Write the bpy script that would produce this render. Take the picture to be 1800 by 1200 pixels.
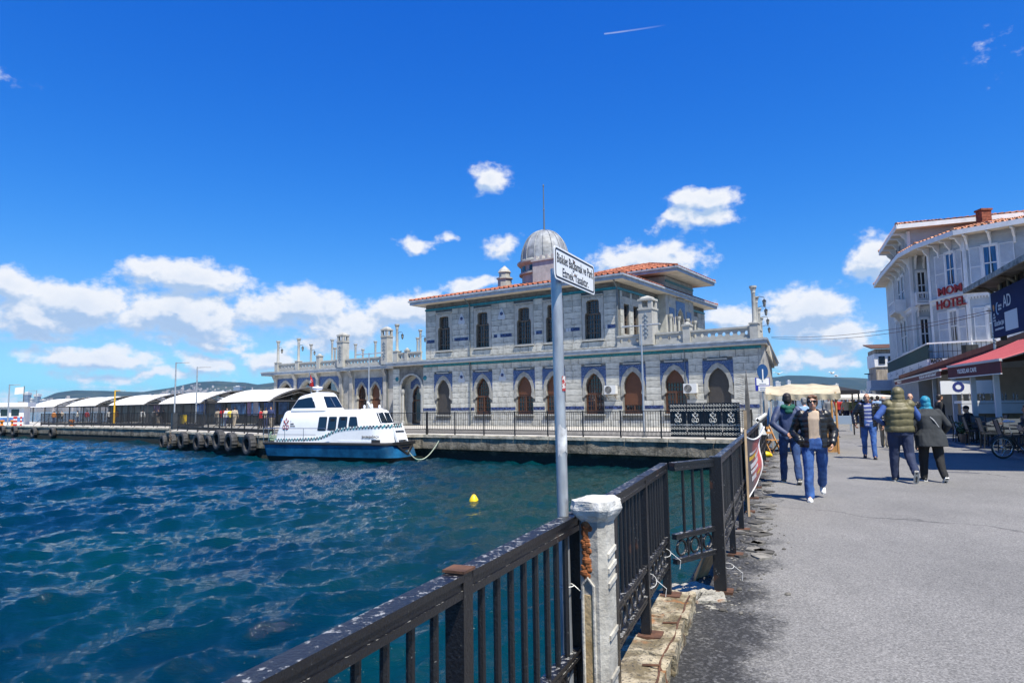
import bpy, bmesh, math, random
import numpy as np
from mathutils import Vector, Matrix, noise as mnoise
from mathutils.geometry import tessellate_polygon
R = math.radians
for _o in list(bpy.data.objects): bpy.data.objects.remove(_o)
scene = bpy.context.scene
COL = scene.collection
rng = random.Random(11)
# ---------------------------------------------------------------- camera
F_PX, PITCH, ROLL, CAM_Z = 1190.0, R(5.3), R(0.85), 1.6
_fwd = Vector((0, math.cos(PITCH), math.sin(PITCH)))
_r0 = Vector((1, 0, 0)); _u0 = _r0.cross(_fwd)
_right = math.cos(ROLL) * _r0 - math.sin(ROLL) * _u0
_up = math.sin(ROLL) * _r0 + math.cos(ROLL) * _u0
CAMP = Vector((0, 0, CAM_Z))
cam_d = bpy.data.cameras.new('camera'); cam_d.sensor_width = 36.0
cam_d.lens = 36.0 * F_PX / 1800.0
cam_d.clip_start = 0.05; cam_d.clip_end = 40000
cam = bpy.data.objects.new('camera', cam_d); COL.objects.link(cam)
_m = Matrix((( _right.x, _up.x, -_fwd.x, 0), (_right.y, _up.y, -_fwd.y, 0), (_right.z, _up.z, -_fwd.z, CAM_Z), (0, 0, 0, 1)))
cam.matrix_world = _m
scene.camera = cam
def ray(x, y): return _fwd + _right * ((x - 900) / F_PX) - _up * ((y - 600) / F_PX)
def on_z(x, y, z=0.0):
 d = ray(x, y); return CAMP + d * ((z - CAM_Z) / d.z)
def on_plane(x, y, p, n):
 d = ray(x, y); return CAMP + d * ((Vector(p) - CAMP).dot(Vector(n)) / d.dot(Vector(n)))
def at_y(x, y, Y):
 d = ray(x, y); return CAMP + d * (Y / d.y)
# ---------------------------------------------------------------- light, exposure
SUN_EL = R(61.5)
SUN_H = Vector((0.46, -0.888, 0)).normalized()
SUN_V = Vector((SUN_H.x * math.cos(SUN_EL), SUN_H.y * math.cos(SUN_EL), math.sin(SUN_EL)))
sd = bpy.data.lights.new('sun', 'SUN'); sd.energy = 4.7; sd.angle = R(0.53); sd.color = (1.0, 0.94, 0.82)
so = bpy.data.objects.new('sun', sd); COL.objects.link(so)
so.rotation_euler = SUN_V.to_track_quat('Z', 'Y').to_euler()
so.location = (0, 0, 300)
scene.view_settings.view_transform = 'Standard'
scene.view_settings.look = 'None'
EXPO = 0.80
SKR = (.348, .551, .813); SKP = (2.4, 1.226, .586)
scene.view_settings.exposure = EXPO
scene.view_settings.gamma = 1.0
scene.view_settings.use_curve_mapping = False
scene.cycles.use_denoising = True
scene.cycles.max_bounces = 7
scene.cycles.diffuse_bounces = 3
scene.cycles.glossy_bounces = 3
scene.cycles.transmission_bounces = 5
scene.cycles.volume_bounces = 0
scene.cycles.transparent_max_bounces = 8
scene.cycles.caustics_reflective = False
scene.cycles.caustics_refractive = False
# ---------------------------------------------------------------- sky
world = bpy.data.worlds.new('World'); scene.world = world; world.use_nodes = True
WN = world.node_tree; WN.nodes.clear()
def nd(nt, typ, ins=None, **props):
 n = nt.nodes.new(typ)
 for k, v in props.items(): setattr(n, k, v)
 for k, v in (ins or {}).items():
  if hasattr(v, 'is_output') or isinstance(v, bpy.types.NodeSocket): nt.links.new(v, n.inputs[k])
  else: n.inputs[k].default_value = v
 return n
def mth(nt, op, a, b=None, c=None, clamp=False):
 ins = {0: a}
 if b is not None: ins[1] = b
 if c is not None: ins[2] = c
 n = nd(nt, 'ShaderNodeMath', ins, operation=op); n.use_clamp = clamp
 return n.outputs[0]
def vmth(nt, op, a, b=None):
 ins = {0: a}
 if b is not None: ins[1] = b
 n = nd(nt, 'ShaderNodeVectorMath', ins, operation=op)
 return n.outputs['Value'] if op in ('LENGTH', 'DOT_PRODUCT') else n.outputs[0]
def azel(x, y):
 d = ray(x, y).normalized(); return math.atan2(d.x, d.y), math.asin(d.z)
# clouds: (centre x, centre y, half width, half height, weight) measured against the photograph, turned into bearings
CLOUDS = [(862, 318, 52, 33, 1.0), (1240, 352, 84, 30, 1.0), (1225, 385, 100, 30, .9), (732, 423, 44, 17, .7), (795, 417, 36, 13, .45), (880, 430, 46, 21, .8),
 (1140, 458, 130, 46, 1.1), (1545, 455, 66, 52, 1.1), (330, 488, 150, 44, 1.1), (20, 508, 85, 40, 1.1), (140, 538, 140, 58, 1.2), (320, 562, 165, 60, 1.2), (60, 562, 140, 46, 1.1),
 (520, 540, 145, 52, 1.1), (610, 575, 130, 46, 1.0), (720, 545, 110, 44, 1.1), (830, 500, 60, 22, .9), (1415, 545, 105, 66, 1.15), (1290, 555, 70, 40, .9), (1480, 585, 70, 34, 1.0),
 (180, 634, 170, 26, .85), (60, 598, 110, 18, .75), (370, 606, 130, 16, .6), (370, 640, 70, 26, .85), (480, 632, 80, 28, .9), (560, 602, 70, 20, .75), (250, 660, 200, 14, .6), (1440, 630, 120, 34, .8),
 (-230, 560, 190, 60, 1.1), (2000, 540, 160, 60, 1.0), (-520, 470, 140, 50, 1.0), (1750, 85, 52, 40, .22), (2350, 420, 150, 60, 1.0), (0, 122, 60, 22, .20)]
g = bpy.data.node_groups.new('cloud_density', 'ShaderNodeTree')
g.interface.new_socket('P', in_out='INPUT', socket_type='NodeSocketVector')
g.interface.new_socket('D', in_out='OUTPUT', socket_type='NodeSocketFloat')
gi = g.nodes.new('NodeGroupInput'); go = g.nodes.new('NodeGroupOutput')
P0 = gi.outputs[0]
wn = nd(g, 'ShaderNodeTexNoise', {'Vector': P0, 'Scale': 14.0, 'Detail': 3.0})
wv = vmth(g, 'SCALE', vmth(g, 'SUBTRACT', wn.outputs['Color'], (0.5, 0.5, 0.5)))
wv.node.inputs['Scale'].default_value = 0.055
P1 = vmth(g, 'ADD', P0, wv)
best = None
for (cx_, cy_, hw, hh, wgt) in CLOUDS:
 a, e = azel(cx_, cy_)
 a2, _ = azel(cx_ + hw, cy_); _, e2 = azel(cx_, cy_ - hh)
 q = vmth(g, 'MULTIPLY', vmth(g, 'SUBTRACT', P1, (a, e, 0)), (1 / abs(a2 - a), 1 / abs(e2 - e), 0))
 l = vmth(g, 'LENGTH', q)
 b = mth(g, 'MULTIPLY_ADD', l, -wgt, wgt)
 best = b if best is None else mth(g, 'SMOOTH_MAX', best, b, 0.25)
# low bank of layered cloud all round the horizon
sepP = nd(g, 'ShaderNodeSeparateXYZ', {0: P0})
sb = vmth(g, 'MULTIPLY', P0, (5.0, 22.0, 1.0))
bn = nd(g, 'ShaderNodeTexNoise', {'Vector': sb, 'Scale': 1.6, 'Detail': 5.0, 'Roughness': 0.55})
bandw = nd(g, 'ShaderNodeMapRange', {'Value': sepP.outputs[1], 1: 0.02, 2: 0.105, 3: 0.10, 4: -0.8})
band = mth(g, 'ADD', bn.outputs[0], mth(g, 'SUBTRACT', bandw.outputs[0], 0.42))
best = mth(g, 'MAXIMUM', best, band)
fb = nd(g, 'ShaderNodeTexNoise', {'Vector': vmth(g, 'MULTIPLY', P0, (1.0, 1.35, 1.0)), 'Scale': 38.0, 'Detail': 9.0, 'Roughness': 0.58, 'Lacunarity': 2.1})
dens = mth(g, 'ADD', best, mth(g, 'MULTIPLY', mth(g, 'SUBTRACT', fb.outputs[0], 0.52), 1.25))
g.links.new(dens, go.inputs[0])
tc = nd(WN, 'ShaderNodeTexCoord')
sp = nd(WN, 'ShaderNodeSeparateXYZ', {0: tc.outputs['Generated']})
az_ = mth(WN, 'ARCTAN2', sp.outputs[0], sp.outputs[1]); el_ = mth(WN, 'ARCSINE', sp.outputs[2])
pv = nd(WN, 'ShaderNodeCombineXYZ', {0: az_, 1: el_}).outputs[0]
def cden(vec):
 n = WN.nodes.new('ShaderNodeGroup'); n.node_tree = g; WN.links.new(vec, n.inputs[0]); return n.outputs[0]
d0 = cden(pv); d1 = cden(vmth(WN, 'ADD', pv, (0.006, 0.016, 0)))
mask = nd(WN, 'ShaderNodeMapRange', {'Value': d0, 1: 0.04, 2: 0.52, 3: 0.0, 4: 0.97}, interpolation_type='SMOOTHSTEP').outputs[0]
lit = nd(WN, 'ShaderNodeMapRange', {'Value': mth(WN, 'SUBTRACT', d0, d1), 1: -0.30, 2: 0.30, 3: 0.0, 4: 1.0}, interpolation_type='SMOOTHSTEP').outputs[0]
thick = nd(WN, 'ShaderNodeMapRange', {'Value': d0, 1: 0.25, 2: 1.3, 3: 0.0, 4: 0.5}).outputs[0]
lit2 = mth(WN, 'SUBTRACT', mth(WN, 'ADD', lit, 0.15), thick, clamp=True)
ccol = nd(WN, 'ShaderNodeMix', {'Factor': lit2, 6: (0.25, 0.34, 0.48, 1), 7: (0.54, 0.55, 0.57, 1)}, data_type='RGBA').outputs[2]
sky = nd(WN, 'ShaderNodeTexSky', sky_type='NISHITA', sun_disc=False, sun_elevation=SUN_EL, sun_rotation=R(152.6), altitude=50, air_density=1.0, dust_density=0.35, ozone_density=2.2)
SKY_STR = 0.085
KS = SKY_STR * 2 ** EXPO
sc3 = nd(WN, 'ShaderNodeSeparateXYZ', {0: sky.outputs[0]})
def grade(ch, ref, out, p): return mth(WN, 'MULTIPLY', mth(WN, 'POWER', mth(WN, 'MULTIPLY', sc3.outputs[ch], KS / ref), p), out / KS)
sg_ = grade(1, SKR[1], .361, SKP[1])
skyc = nd(WN, 'ShaderNodeCombineXYZ', {0: mth(WN, 'MINIMUM', grade(0, SKR[0], .080, SKP[0]), mth(WN, 'MULTIPLY', sg_, .44)), 1: grade(1, SKR[1], .361, SKP[1]), 2: grade(2, SKR[2], .94, SKP[2])}).outputs[0]
# contrail: a thin streak between two bearings
(a0, e0), (a1, e1) = azel(1062, 60), azel(1172, 44)
tl = math.hypot(a1 - a0, e1 - e0); tx, ty = (a1 - a0) / tl, (e1 - e0) / tl
rel = vmth(WN, 'SUBTRACT', pv, (a0, e0, 0))
along = vmth(WN, 'DOT_PRODUCT', rel, (tx, ty, 0)); acr = mth(WN, 'ABSOLUTE', vmth(WN, 'DOT_PRODUCT', rel, (-ty, tx, 0)))
c1 = nd(WN, 'ShaderNodeMapRange', {'Value': acr, 1: 0.0003, 2: 0.0014, 3: 0.42, 4: 0.0}).outputs[0]
c2 = nd(WN, 'ShaderNodeMapRange', {'Value': along, 1: 0.0, 2: tl, 3: 1.0, 4: 0.0}).outputs[0]
c3 = mth(WN, 'GREATER_THAN', along, 0.0)
trail = mth(WN, 'MULTIPLY', mth(WN, 'MULTIPLY', c1, c2), c3)
upper = mth(WN, 'GREATER_THAN', el_, -0.02)
mask = mth(WN, 'MULTIPLY', mth(WN, 'MAXIMUM', mask, trail), upper)
cl = vmth(WN, 'SCALE', ccol); cl.node.inputs['Scale'].default_value = 1.0 / SKY_STR
mixs = nd(WN, 'ShaderNodeMix', {'Factor': mask, 6: skyc, 7: cl}, data_type='RGBA').outputs[2]
bg = nd(WN, 'ShaderNodeBackground', {'Color': mixs, 'Strength': SKY_STR})
wo = nd(WN, 'ShaderNodeOutputWorld', {'Surface': bg.outputs[0]})
# ---------------------------------------------------------------- helpers: materials
_mats = {}
def mat(name, col=(.5, .5, .5), rough=.7, metal=0.0, var=0.0, vscale=3.0, bump=0.0, bscale=20.0, col2=None, objvar=0.0, spec=0.5, coords='Object', stretch=(1, 1, 1), detail=5.0, lo=.35, hi=.65, island=0.0, emit=None, alpha=None, coat=0.0):
 if name in _mats: return _mats[name]
 m = bpy.data.materials.new(name); m.use_nodes = True
 nt = m.node_tree; b = nt.nodes['Principled BSDF']
 b.inputs['Roughness'].default_value = rough; b.inputs['Metallic'].default_value = metal
 b.inputs['Specular IOR Level'].default_value = spec
 if coat: b.inputs['Coat Weight'].default_value = coat
 tcn = nd(nt, 'ShaderNodeTexCoord'); vec = tcn.outputs[coords]
 mp = nd(nt, 'ShaderNodeMapping', {'Vector': vec, 'Scale': stretch}).outputs[0]
 c = None
 if var or col2 is not None:
  n = nd(nt, 'ShaderNodeTexNoise', {'Vector': mp, 'Scale': vscale, 'Detail': detail, 'Roughness': .62})
  f = nd(nt, 'ShaderNodeMapRange', {'Value': n.outputs[0], 1: lo, 2: hi}).outputs[0]
  ca = tuple(x * (1 - var) for x in col) + (1,)
  cb = (tuple(col2) if col2 is not None else tuple(min(1, x * (1 + var)) for x in col)) + (1,)
  c = nd(nt, 'ShaderNodeMix', {'Factor': f, 6: ca, 7: cb}, data_type='RGBA').outputs[2]
 if objvar or island:
  r1 = nd(nt, 'ShaderNodeObjectInfo').outputs['Random'] if objvar else nd(nt, 'ShaderNodeNewGeometry').outputs['Random Per Island']
  k = objvar or island
  s = nd(nt, 'ShaderNodeMapRange', {'Value': r1, 3: 1 - k, 4: 1 + k}).outputs[0]
  if c is None: c = nd(nt, 'ShaderNodeRGB').outputs[0]; c.default_value = tuple(col) + (1,)
  v = vmth(nt, 'SCALE', c); nt.links.new(s, v.node.inputs['Scale']); c = v
 if c is not None: nt.links.new(c, b.inputs['Base Color'])
 else: b.inputs['Base Color'].default_value = tuple(col) + (1,)
 if bump:
  n2 = nd(nt, 'ShaderNodeTexNoise', {'Vector': mp, 'Scale': bscale, 'Detail': 6.0, 'Roughness': .65})
  bp = nd(nt, 'ShaderNodeBump', {'Height': n2.outputs[0], 'Strength': 1.0, 'Distance': bump})
  nt.links.new(bp.outputs[0], b.inputs['Normal'])
 if emit: b.inputs['Emission Color'].default_value = tuple(emit) + (1,); b.inputs['Emission Strength'].default_value = 1.0
 if alpha is not None: b.inputs['Alpha'].default_value = alpha
 _mats[name] = m
 return m
def bsdf(m): return m.node_tree.nodes['Principled BSDF']
# ---------------------------------------------------------------- helpers: meshes
class MB:
 def __init__(s): s.v = []; s.f = []; s.mi = []; s.cur = 0
 def add(s, vs, fs):
  o = len(s.v); s.v += [tuple(p) for p in vs]
  for f in fs: s.f.append(tuple(i + o for i in f)); s.mi.append(s.cur)
  return s
 def box(s, x0, x1, y0, y1, z0, z1):
  return s.add([(x0, y0, z0), (x1, y0, z0), (x1, y1, z0), (x0, y1, z0), (x0, y0, z1), (x1, y0, z1), (x1, y1, z1), (x0, y1, z1)],
      [(0, 3, 2, 1), (4, 5, 6, 7), (0, 1, 5, 4), (1, 2, 6, 5), (2, 3, 7, 6), (3, 0, 4, 7)])
 def cbox(s, c, size, M=None):
  h = [a / 2 for a in size]
  vs = [Vector((sx * h[0], sy * h[1], sz * h[2])) for sz in (-1, 1) for sx, sy in ((-1, -1), (1, -1), (1, 1), (-1, 1))]
  if M is not None: vs = [M @ v for v in vs]
  return s.add([v + Vector(c) for v in vs], [(0, 3, 2, 1), (4, 5, 6, 7), (0, 1, 5, 4), (1, 2, 6, 5), (2, 3, 7, 6), (3, 0, 4, 7)])
 def bar(s, p0, p1, w, h, upv=(0, 0, 1), w1=None, h1=None):
  p0 = Vector(p0); p1 = Vector(p1); d = (p1 - p0).normalized(); u = Vector(upv)
  if abs(d.dot(u)) > .98: u = Vector((0, 1, 0)) if abs(d.y) < .9 else Vector((1, 0, 0))
  sx = d.cross(u).normalized(); u = sx.cross(d)
  w1 = w if w1 is None else w1; h1 = h if h1 is None else h1
  vs = []
  for p, a, b in ((p0, w, h), (p1, w1, h1)):
   vs += [p - sx * a / 2 - u * b / 2, p + sx * a / 2 - u * b / 2, p + sx * a / 2 + u * b / 2, p - sx * a / 2 + u * b / 2]
  return s.add(vs, [(0, 1, 2, 3)[::-1], (4, 5, 6, 7), (0, 1, 5, 4), (1, 2, 6, 5), (2, 3, 7, 6), (3, 0, 4, 7)])
 def tube(s, pts, r, n=8, cap=True, closed=False, flat=1.0):
  pts = [Vector(p) for p in pts]; k = len(pts)
  rs = r if isinstance(r, (list, tuple)) else [r] * k
  vs = []; prev = None
  for i, p in enumerate(pts):
   a = pts[(i - 1) % k] if (i > 0 or closed) else p; b = pts[(i + 1) % k] if (i < k - 1 or closed) else p
   d = (b - a).normalized()
   if prev is None:
    u = Vector((0, 0, 1)) if abs(d.z) < .9 else Vector((0, 1, 0))
    u = (u - d * u.dot(d)).normalized()
   else: u = (prev - d * prev.dot(d)).normalized()
   prev = u; w = d.cross(u)
   for j in range(n):
    t = 2 * math.pi * j / n; vs.append(p + (w * math.cos(t) + u * math.sin(t) * flat) * rs[i])
  fs = []
  for i in range(k if closed else k - 1):
   for j in range(n):
    a = i * n + j; b = i * n + (j + 1) % n; i2 = ((i + 1) % k) * n
    fs.append((a, b, i2 + (j + 1) % n, i2 + j))
  if cap and not closed: fs.append(tuple(range(n))[::-1]); fs.append(tuple((k - 1) * n + j for j in range(n)))
  return s.add(vs, fs)
 def cyl(s, c, r, z0, z1, n=12, r1=None):
  return s.tube([(c[0], c[1], z0), (c[0], c[1], z1)], [r, r if r1 is None else r1], n)
 def lathe(s, prof, n=16, c=(0, 0, 0), M=None, cap=True):
  vs = []; C = Vector(c)
  for r, z in prof:
   for j in range(n):
    t = 2 * math.pi * j / n; v = Vector((r * math.cos(t), r * math.sin(t), z))
    vs.append((M @ v if M is not None else v) + C)
  fs = []
  for i in range(len(prof) - 1):
   for j in range(n):
    fs.append((i * n + j, i * n + (j + 1) % n, (i + 1) * n + (j + 1) % n, (i + 1) * n + j))
  if cap: fs.append(tuple(range(n))[::-1]); fs.append(tuple((len(prof) - 1) * n + j for j in range(n)))
  return s.add(vs, fs)
 def poly(s, loops, to3, depth_vec):
  """solid plate: 2-D loops (outer, holes...) mapped by to3, thickened along depth_vec"""
  dv = Vector(depth_vec); flat = [p for l in loops for p in l]
  tri = tessellate_polygon([[Vector((p[0], p[1], 0)) for p in l] for l in loops])
  top = [Vector(to3(*p)) for p in flat]; k = len(top)
  vs = top + [t + dv for t in top]
  fs = []
  for t in tri:
   a, b, c = t
   nrm = (top[b] - top[a]).cross(top[c] - top[a])
   if nrm.dot(dv) > 0: a, b, c = a, c, b
   fs.append((a, b, c)); fs.append((a + k, c + k, b + k))
  o = 0
  for l in loops:
   m_ = len(l)
   for i in range(m_):
    a, b = o + i, o + (i + 1) % m_
    fs.append((a, b, b + k, a + k))
   o += m_
  return s.add(vs, fs)
 def ring(s, inner, outer, to3, depth_vec):
  """frame between two loops with the same number of points (closed)"""
  dv = Vector(depth_vec); k = len(inner)
  a = [Vector(to3(*p)) for p in outer]; b = [Vector(to3(*p)) for p in inner]
  vs = a + b + [x + dv for x in a] + [x + dv for x in b]; fs = []
  for i in range(k):
   j = (i + 1) % k
   fs += [(i, j, k + j, k + i), (2 * k + j, 2 * k + i, 3 * k + i, 3 * k + j), (j, i, 2 * k + i, 2 * k + j), (k + i, k + j, 3 * k + j, 3 * k + i)]
  return s.add(vs, fs)
 def grid(s, rows):
  n = len(rows[0]); vs = [p for r in rows for p in r]
  fs = [(i * n + j, i * n + j + 1, (i + 1) * n + j + 1, (i + 1) * n + j) for i in range(len(rows) - 1) for j in range(n - 1)]
  return s.add(vs, fs)
 def sphere(s, c, r, nu=12, nv=8, sc=(1, 1, 1), M=None):
  vs = []; fs = []
  for i in range(nv + 1):
   t = math.pi * i / nv
   for j in range(nu):
    a = 2 * math.pi * j / nu
    v = Vector((math.sin(t) * math.cos(a) * r * sc[0], math.sin(t) * math.sin(a) * r * sc[1], math.cos(t) * r * sc[2]))
    if M is not None: v = M @ v
    vs.append(v + Vector(c))
  for i in range(nv):
   for j in range(nu): fs.append((i * nu + j, (i + 1) * nu + j, (i + 1) * nu + (j + 1) % nu, i * nu + (j + 1) % nu))
  return s.add(vs, fs)
 def torus(s, c, Rr, r, M=None, nu=20, nv=8, flat=1.0):
  vs = []; fs = []
  for i in range(nu):
   a = 2 * math.pi * i / nu
   for j in range(nv):
    b = 2 * math.pi * j / nv; q = Rr + r * math.cos(b)
    v = Vector((q * math.cos(a), q * math.sin(a), r * math.sin(b) * flat))
    if M is not None: v = M @ v
    vs.append(v + Vector(c))
  for i in range(nu):
   for j in range(nv):
    i2 = (i + 1) % nu; j2 = (j + 1) % nv
    fs.append((i * nv + j, i2 * nv + j, i2 * nv + j2, i * nv + j2))
  return s.add(vs, fs)
 def mesh(s, name, mats, smooth=False, fix=True):
  me = bpy.data.meshes.new(name); me.from_pydata([tuple(v) for v in s.v], [], s.f)
  for m in (mats if isinstance(mats, (list, tuple)) else [mats]):
   if m is not None: me.materials.append(m)
  me.polygons.foreach_set('material_index', s.mi)
  if fix:
   bm = bmesh.new(); bm.from_mesh(me); bmesh.ops.recalc_face_normals(bm, faces=bm.faces); bm.to_mesh(me); bm.free()
  if smooth: shade(me, smooth)
  me.update()
  return me
 def build(s, name, mats, parent=None, smooth=False, loc=None, rz=0, bevel=0, fix=True):
  me = s.mesh(name, mats, False, fix)
  if bevel:
   bm = bmesh.new(); bm.from_mesh(me)
   bmesh.ops.remove_doubles(bm, verts=bm.verts, dist=1e-5)
   es = [e for e in bm.edges if len(e.link_faces) == 2 and e.calc_face_angle(0) > .5]
   bmesh.ops.bevel(bm, geom=es, offset=bevel, segments=2, affect='EDGES', clamp_overlap=True)
   bm.to_mesh(me); bm.free()
  if smooth: shade(me, smooth)
  return put(name, me, parent, loc, rz)
def shade(me, ang=True):
 me.polygons.foreach_set('use_smooth', [True] * len(me.polygons))
 if ang is not True:
  a = R(ang)
  bm = bmesh.new(); bm.from_mesh(me)
  for e in bm.edges:
   e.smooth = not (len(e.link_faces) == 2 and e.calc_face_angle(0) > a)
  bm.to_mesh(me); bm.free()
def put(name, me, parent=None, loc=None, rz=0):
 o = bpy.data.objects.new(name, me); COL.objects.link(o)
 if parent is not None: o.parent = parent
 if loc is not None: o.location = loc
 if rz: o.rotation_euler = (0, 0, rz)
 return o
def thing(name, label, cat, loc=(0, 0, 0), rz=0, group=None):
 o = bpy.data.objects.new(name, None); COL.objects.link(o); o.empty_display_size = .2
 o.location = loc; o.rotation_euler = (0, 0, rz); return tag(o, label, cat, group)
def tag(o, label, cat, group=None):
 o['label'] = label; o['category'] = cat
 if group: o['group'] = group
 return o
def kind(o, k): o['kind'] = k; return o
_kids = {}
def copy_tree(o, parent=None):
 if not _kids.get('ok'):
  _kids.clear(); _kids['ok'] = 1
  for q in bpy.data.objects:
   if q.parent: _kids.setdefault(q.parent.name, []).append(q)
 c = o.copy(); COL.objects.link(c)
 if parent is not None: c.parent = parent
 for ch in _kids.get(o.name, []): copy_tree(ch, c)
 return c
def dup(o, loc, rz, label=None, group=None, scale=None):
 _kids.clear(); c = copy_tree(o); c.location = loc; c.rotation_euler = (0, 0, rz)
 if label: c['label'] = label
 if group: c['group'] = group
 if scale: c.scale = scale
 return c
_font_cache = {}
def lettering(txt, size, parent, origin, ax, ay, material, name='lettering', ext=.002, align='CENTER', bold=0.0, xs=1.0, fit=None):
 """real raised letters; origin = anchor, ax = reading direction, ay = up"""
 cu = bpy.data.curves.new('text', 'FONT'); cu.body = txt; cu.size = size; cu.extrude = ext; cu.align_x = align; cu.align_y = 'CENTER'; cu.offset = bold; cu.resolution_u = 3
 t = bpy.data.objects.new('text', cu); COL.objects.link(t)
 dg = bpy.context.evaluated_depsgraph_get()
 me = bpy.data.meshes.new_from_object(t.evaluated_get(dg)); bpy.data.objects.remove(t)
 if fit and len(me.vertices):
  w = max(v.co.x for v in me.vertices) - min(v.co.x for v in me.vertices); xs = fit / w
 ax = Vector(ax).normalized(); ay = Vector(ay).normalized(); az = ax.cross(ay).normalized()
 Mx = Matrix(((ax.x * xs, ay.x, az.x, origin[0]), (ax.y * xs, ay.y, az.y, origin[1]), (ax.z * xs, ay.z, az.z, origin[2]), (0, 0, 0, 1)))
 me.transform(Mx); me.materials.clear(); me.materials.append(material)
 return put(name, me, parent)
def arc_pts(cx, cz, r, a0, a1, n): return [(cx + r * math.cos(R(a0 + (a1 - a0) * i / n)), cz + r * math.sin(R(a0 + (a1 - a0) * i / n))) for i in range(n + 1)]
def fbm(x, y, z=0.0, s=1.0, o=4): return mnoise.fractal(Vector((x * s, y * s, z * s)), 1.0, 2.0, o)
# ================================================================ SEA
WZ = -1.3
def ocean_tile(L, N, wind, wdir, lo, hi, std, seed, chop):
 rs = np.random.RandomState(seed)
 k1 = np.fft.fftfreq(N, L / N) * 2 * np.pi
 kx, ky = np.meshgrid(k1, k1, indexing='ij'); k = np.hypot(kx, ky); k[0, 0] = 1
 lw = wind * wind / 9.81
 cosf = (kx * wdir[0] + ky * wdir[1]) / k
 P = np.exp(-1 / (k * lw) ** 2) / k ** 3.6 * np.abs(cosf) ** 2.4
 lam = 2 * np.pi / k; P *= (lam > lo) * (lam < hi); P[0, 0] = 0
 h = np.sqrt(P) * (rs.randn(N, N) + 1j * rs.randn(N, N))
 z = np.real(np.fft.ifft2(h)); s = std / z.std()
 dx = np.real(np.fft.ifft2(1j * kx / k * h)); dy = np.real(np.fft.ifft2(1j * ky / k * h))
 return z * s, dx * s * chop, dy * s * chop, L, N
def sample(t, X, Y):
 z, dx, dy, L, N = t
 u = (X / L * N) % N; v = (Y / L * N) % N
 i = np.floor(u).astype(int); j = np.floor(v).astype(int); fu = u - i; fv = v - j
 i0 = i % N; i1 = (i + 1) % N; j0 = j % N; j1 = (j + 1) % N
 return [a[i0, j0] * (1 - fu) * (1 - fv) + a[i1, j0] * fu * (1 - fv) + a[i0, j1] * (1 - fu) * fv + a[i1, j1] * fu * fv for a in (z, dx, dy)]
def np_mesh(name, V, nr, nc, material):
 me = bpy.data.meshes.new(name)
 me.vertices.add(nr * nc); me.vertices.foreach_set('co', V.astype(np.float32).ravel())
 idx = np.arange(nr * nc).reshape(nr, nc)
 q = np.stack([idx[:-1, :-1], idx[:-1, 1:], idx[1:, 1:], idx[1:, :-1]], -1).reshape(-1, 4)
 me.loops.add(q.size); me.loops.foreach_set('vertex_index', q.ravel())
 me.polygons.add(len(q)); me.polygons.foreach_set('loop_start', np.arange(0, q.size, 4)); me.polygons.foreach_set('loop_total', np.full(len(q), 4))
 me.polygons.foreach_set('use_smooth', [True] * len(q))
 me.materials.append(material); me.update(); me.validate()
 return me
def water_mat(name, bumpd, far=False):
 m = bpy.data.materials.new(name); m.use_nodes = True; nt = m.node_tree; b = nt.nodes['Principled BSDF']
 geo = nd(nt, 'ShaderNodeNewGeometry')
 n = nd(nt, 'ShaderNodeTexNoise', {'Vector': geo.outputs['Position'], 'Scale': .22, 'Detail': 3.0})
 f = nd(nt, 'ShaderNodeMapRange', {'Value': n.outputs[0], 1: .35, 2: .65}).outputs[0]
 c = nd(nt, 'ShaderNodeMix', {'Factor': f, 6: (.0002, .015, .032, 1), 7: (.0004, .028, .036, 1)}, data_type='RGBA').outputs[2]
 nt.links.new(c, b.inputs['Base Color'])
 ps_ = nd(nt, 'ShaderNodeSeparateXYZ', {0: geo.outputs['Position']})
 cl_ = mth(nt, 'SQRT', mth(nt, 'ADD', mth(nt, 'POWER', mth(nt, 'ABSOLUTE', mth(nt, 'SUBTRACT', ps_.outputs[0], 4.5)), 2.0), mth(nt, 'POWER', mth(nt, 'ABSOLUTE', mth(nt, 'SUBTRACT', ps_.outputs[1], 21.0)), 2.0)))
 sh_ = nd(nt, 'ShaderNodeMapRange', {'Value': cl_, 1: 5.0, 2: 13.0, 3: .85, 4: 0.0}).outputs[0]      # shallower greenish water in the corner of the basin
 c = nd(nt, 'ShaderNodeMix', {'Factor': sh_, 6: c, 7: (.006, .030, .020, 1)}, data_type='RGBA').outputs[2]
 nt.links.new(c, b.inputs['Base Color'])
 b.inputs['Roughness'].default_value = .05; b.inputs['IOR'].default_value = 1.333
 mp = nd(nt, 'ShaderNodeMapping', {'Vector': geo.outputs['Position'], 'Rotation': (0, 0, R(-20)), 'Scale': (.75, 1.5, 1)}).outputs[0]
 n1 = nd(nt, 'ShaderNodeTexNoise', {'Vector': mp, 'Scale': .5 if far else 4.6, 'Detail': 7.0, 'Roughness': .62})
 bp = nd(nt, 'ShaderNodeBump', {'Height': n1.outputs[0], 'Strength': 1.0, 'Distance': bumpd})
 nt.links.new(bp.outputs[0], b.inputs['Normal'])
 return m
wd = np.array((.35, -.94)); wd /= np.hypot(*wd)
T1 = ocean_tile(41.0, 256, 4.4, wd, .8, 9.0, .082, 3, .9)
T2 = ocean_tile(10.7, 256, 3.2, wd, .16, 1.5, .034, 5, .8)
rr = 2.4 * np.exp(np.arange(0, 480) * .0082); rr = rr[rr < 122]
aa = np.radians(np.arange(-54, 29.01, .145))
RR, AA = np.meshgrid(rr, aa, indexing='ij')
X0 = RR * np.sin(AA); Y0 = RR * np.cos(AA)
z1, dx1, dy1 = sample(T1, X0, Y0); z2, dx2, dy2 = sample(T2, X0 * .94 + Y0 * .34, Y0 * .94 - X0 * .34)
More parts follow.
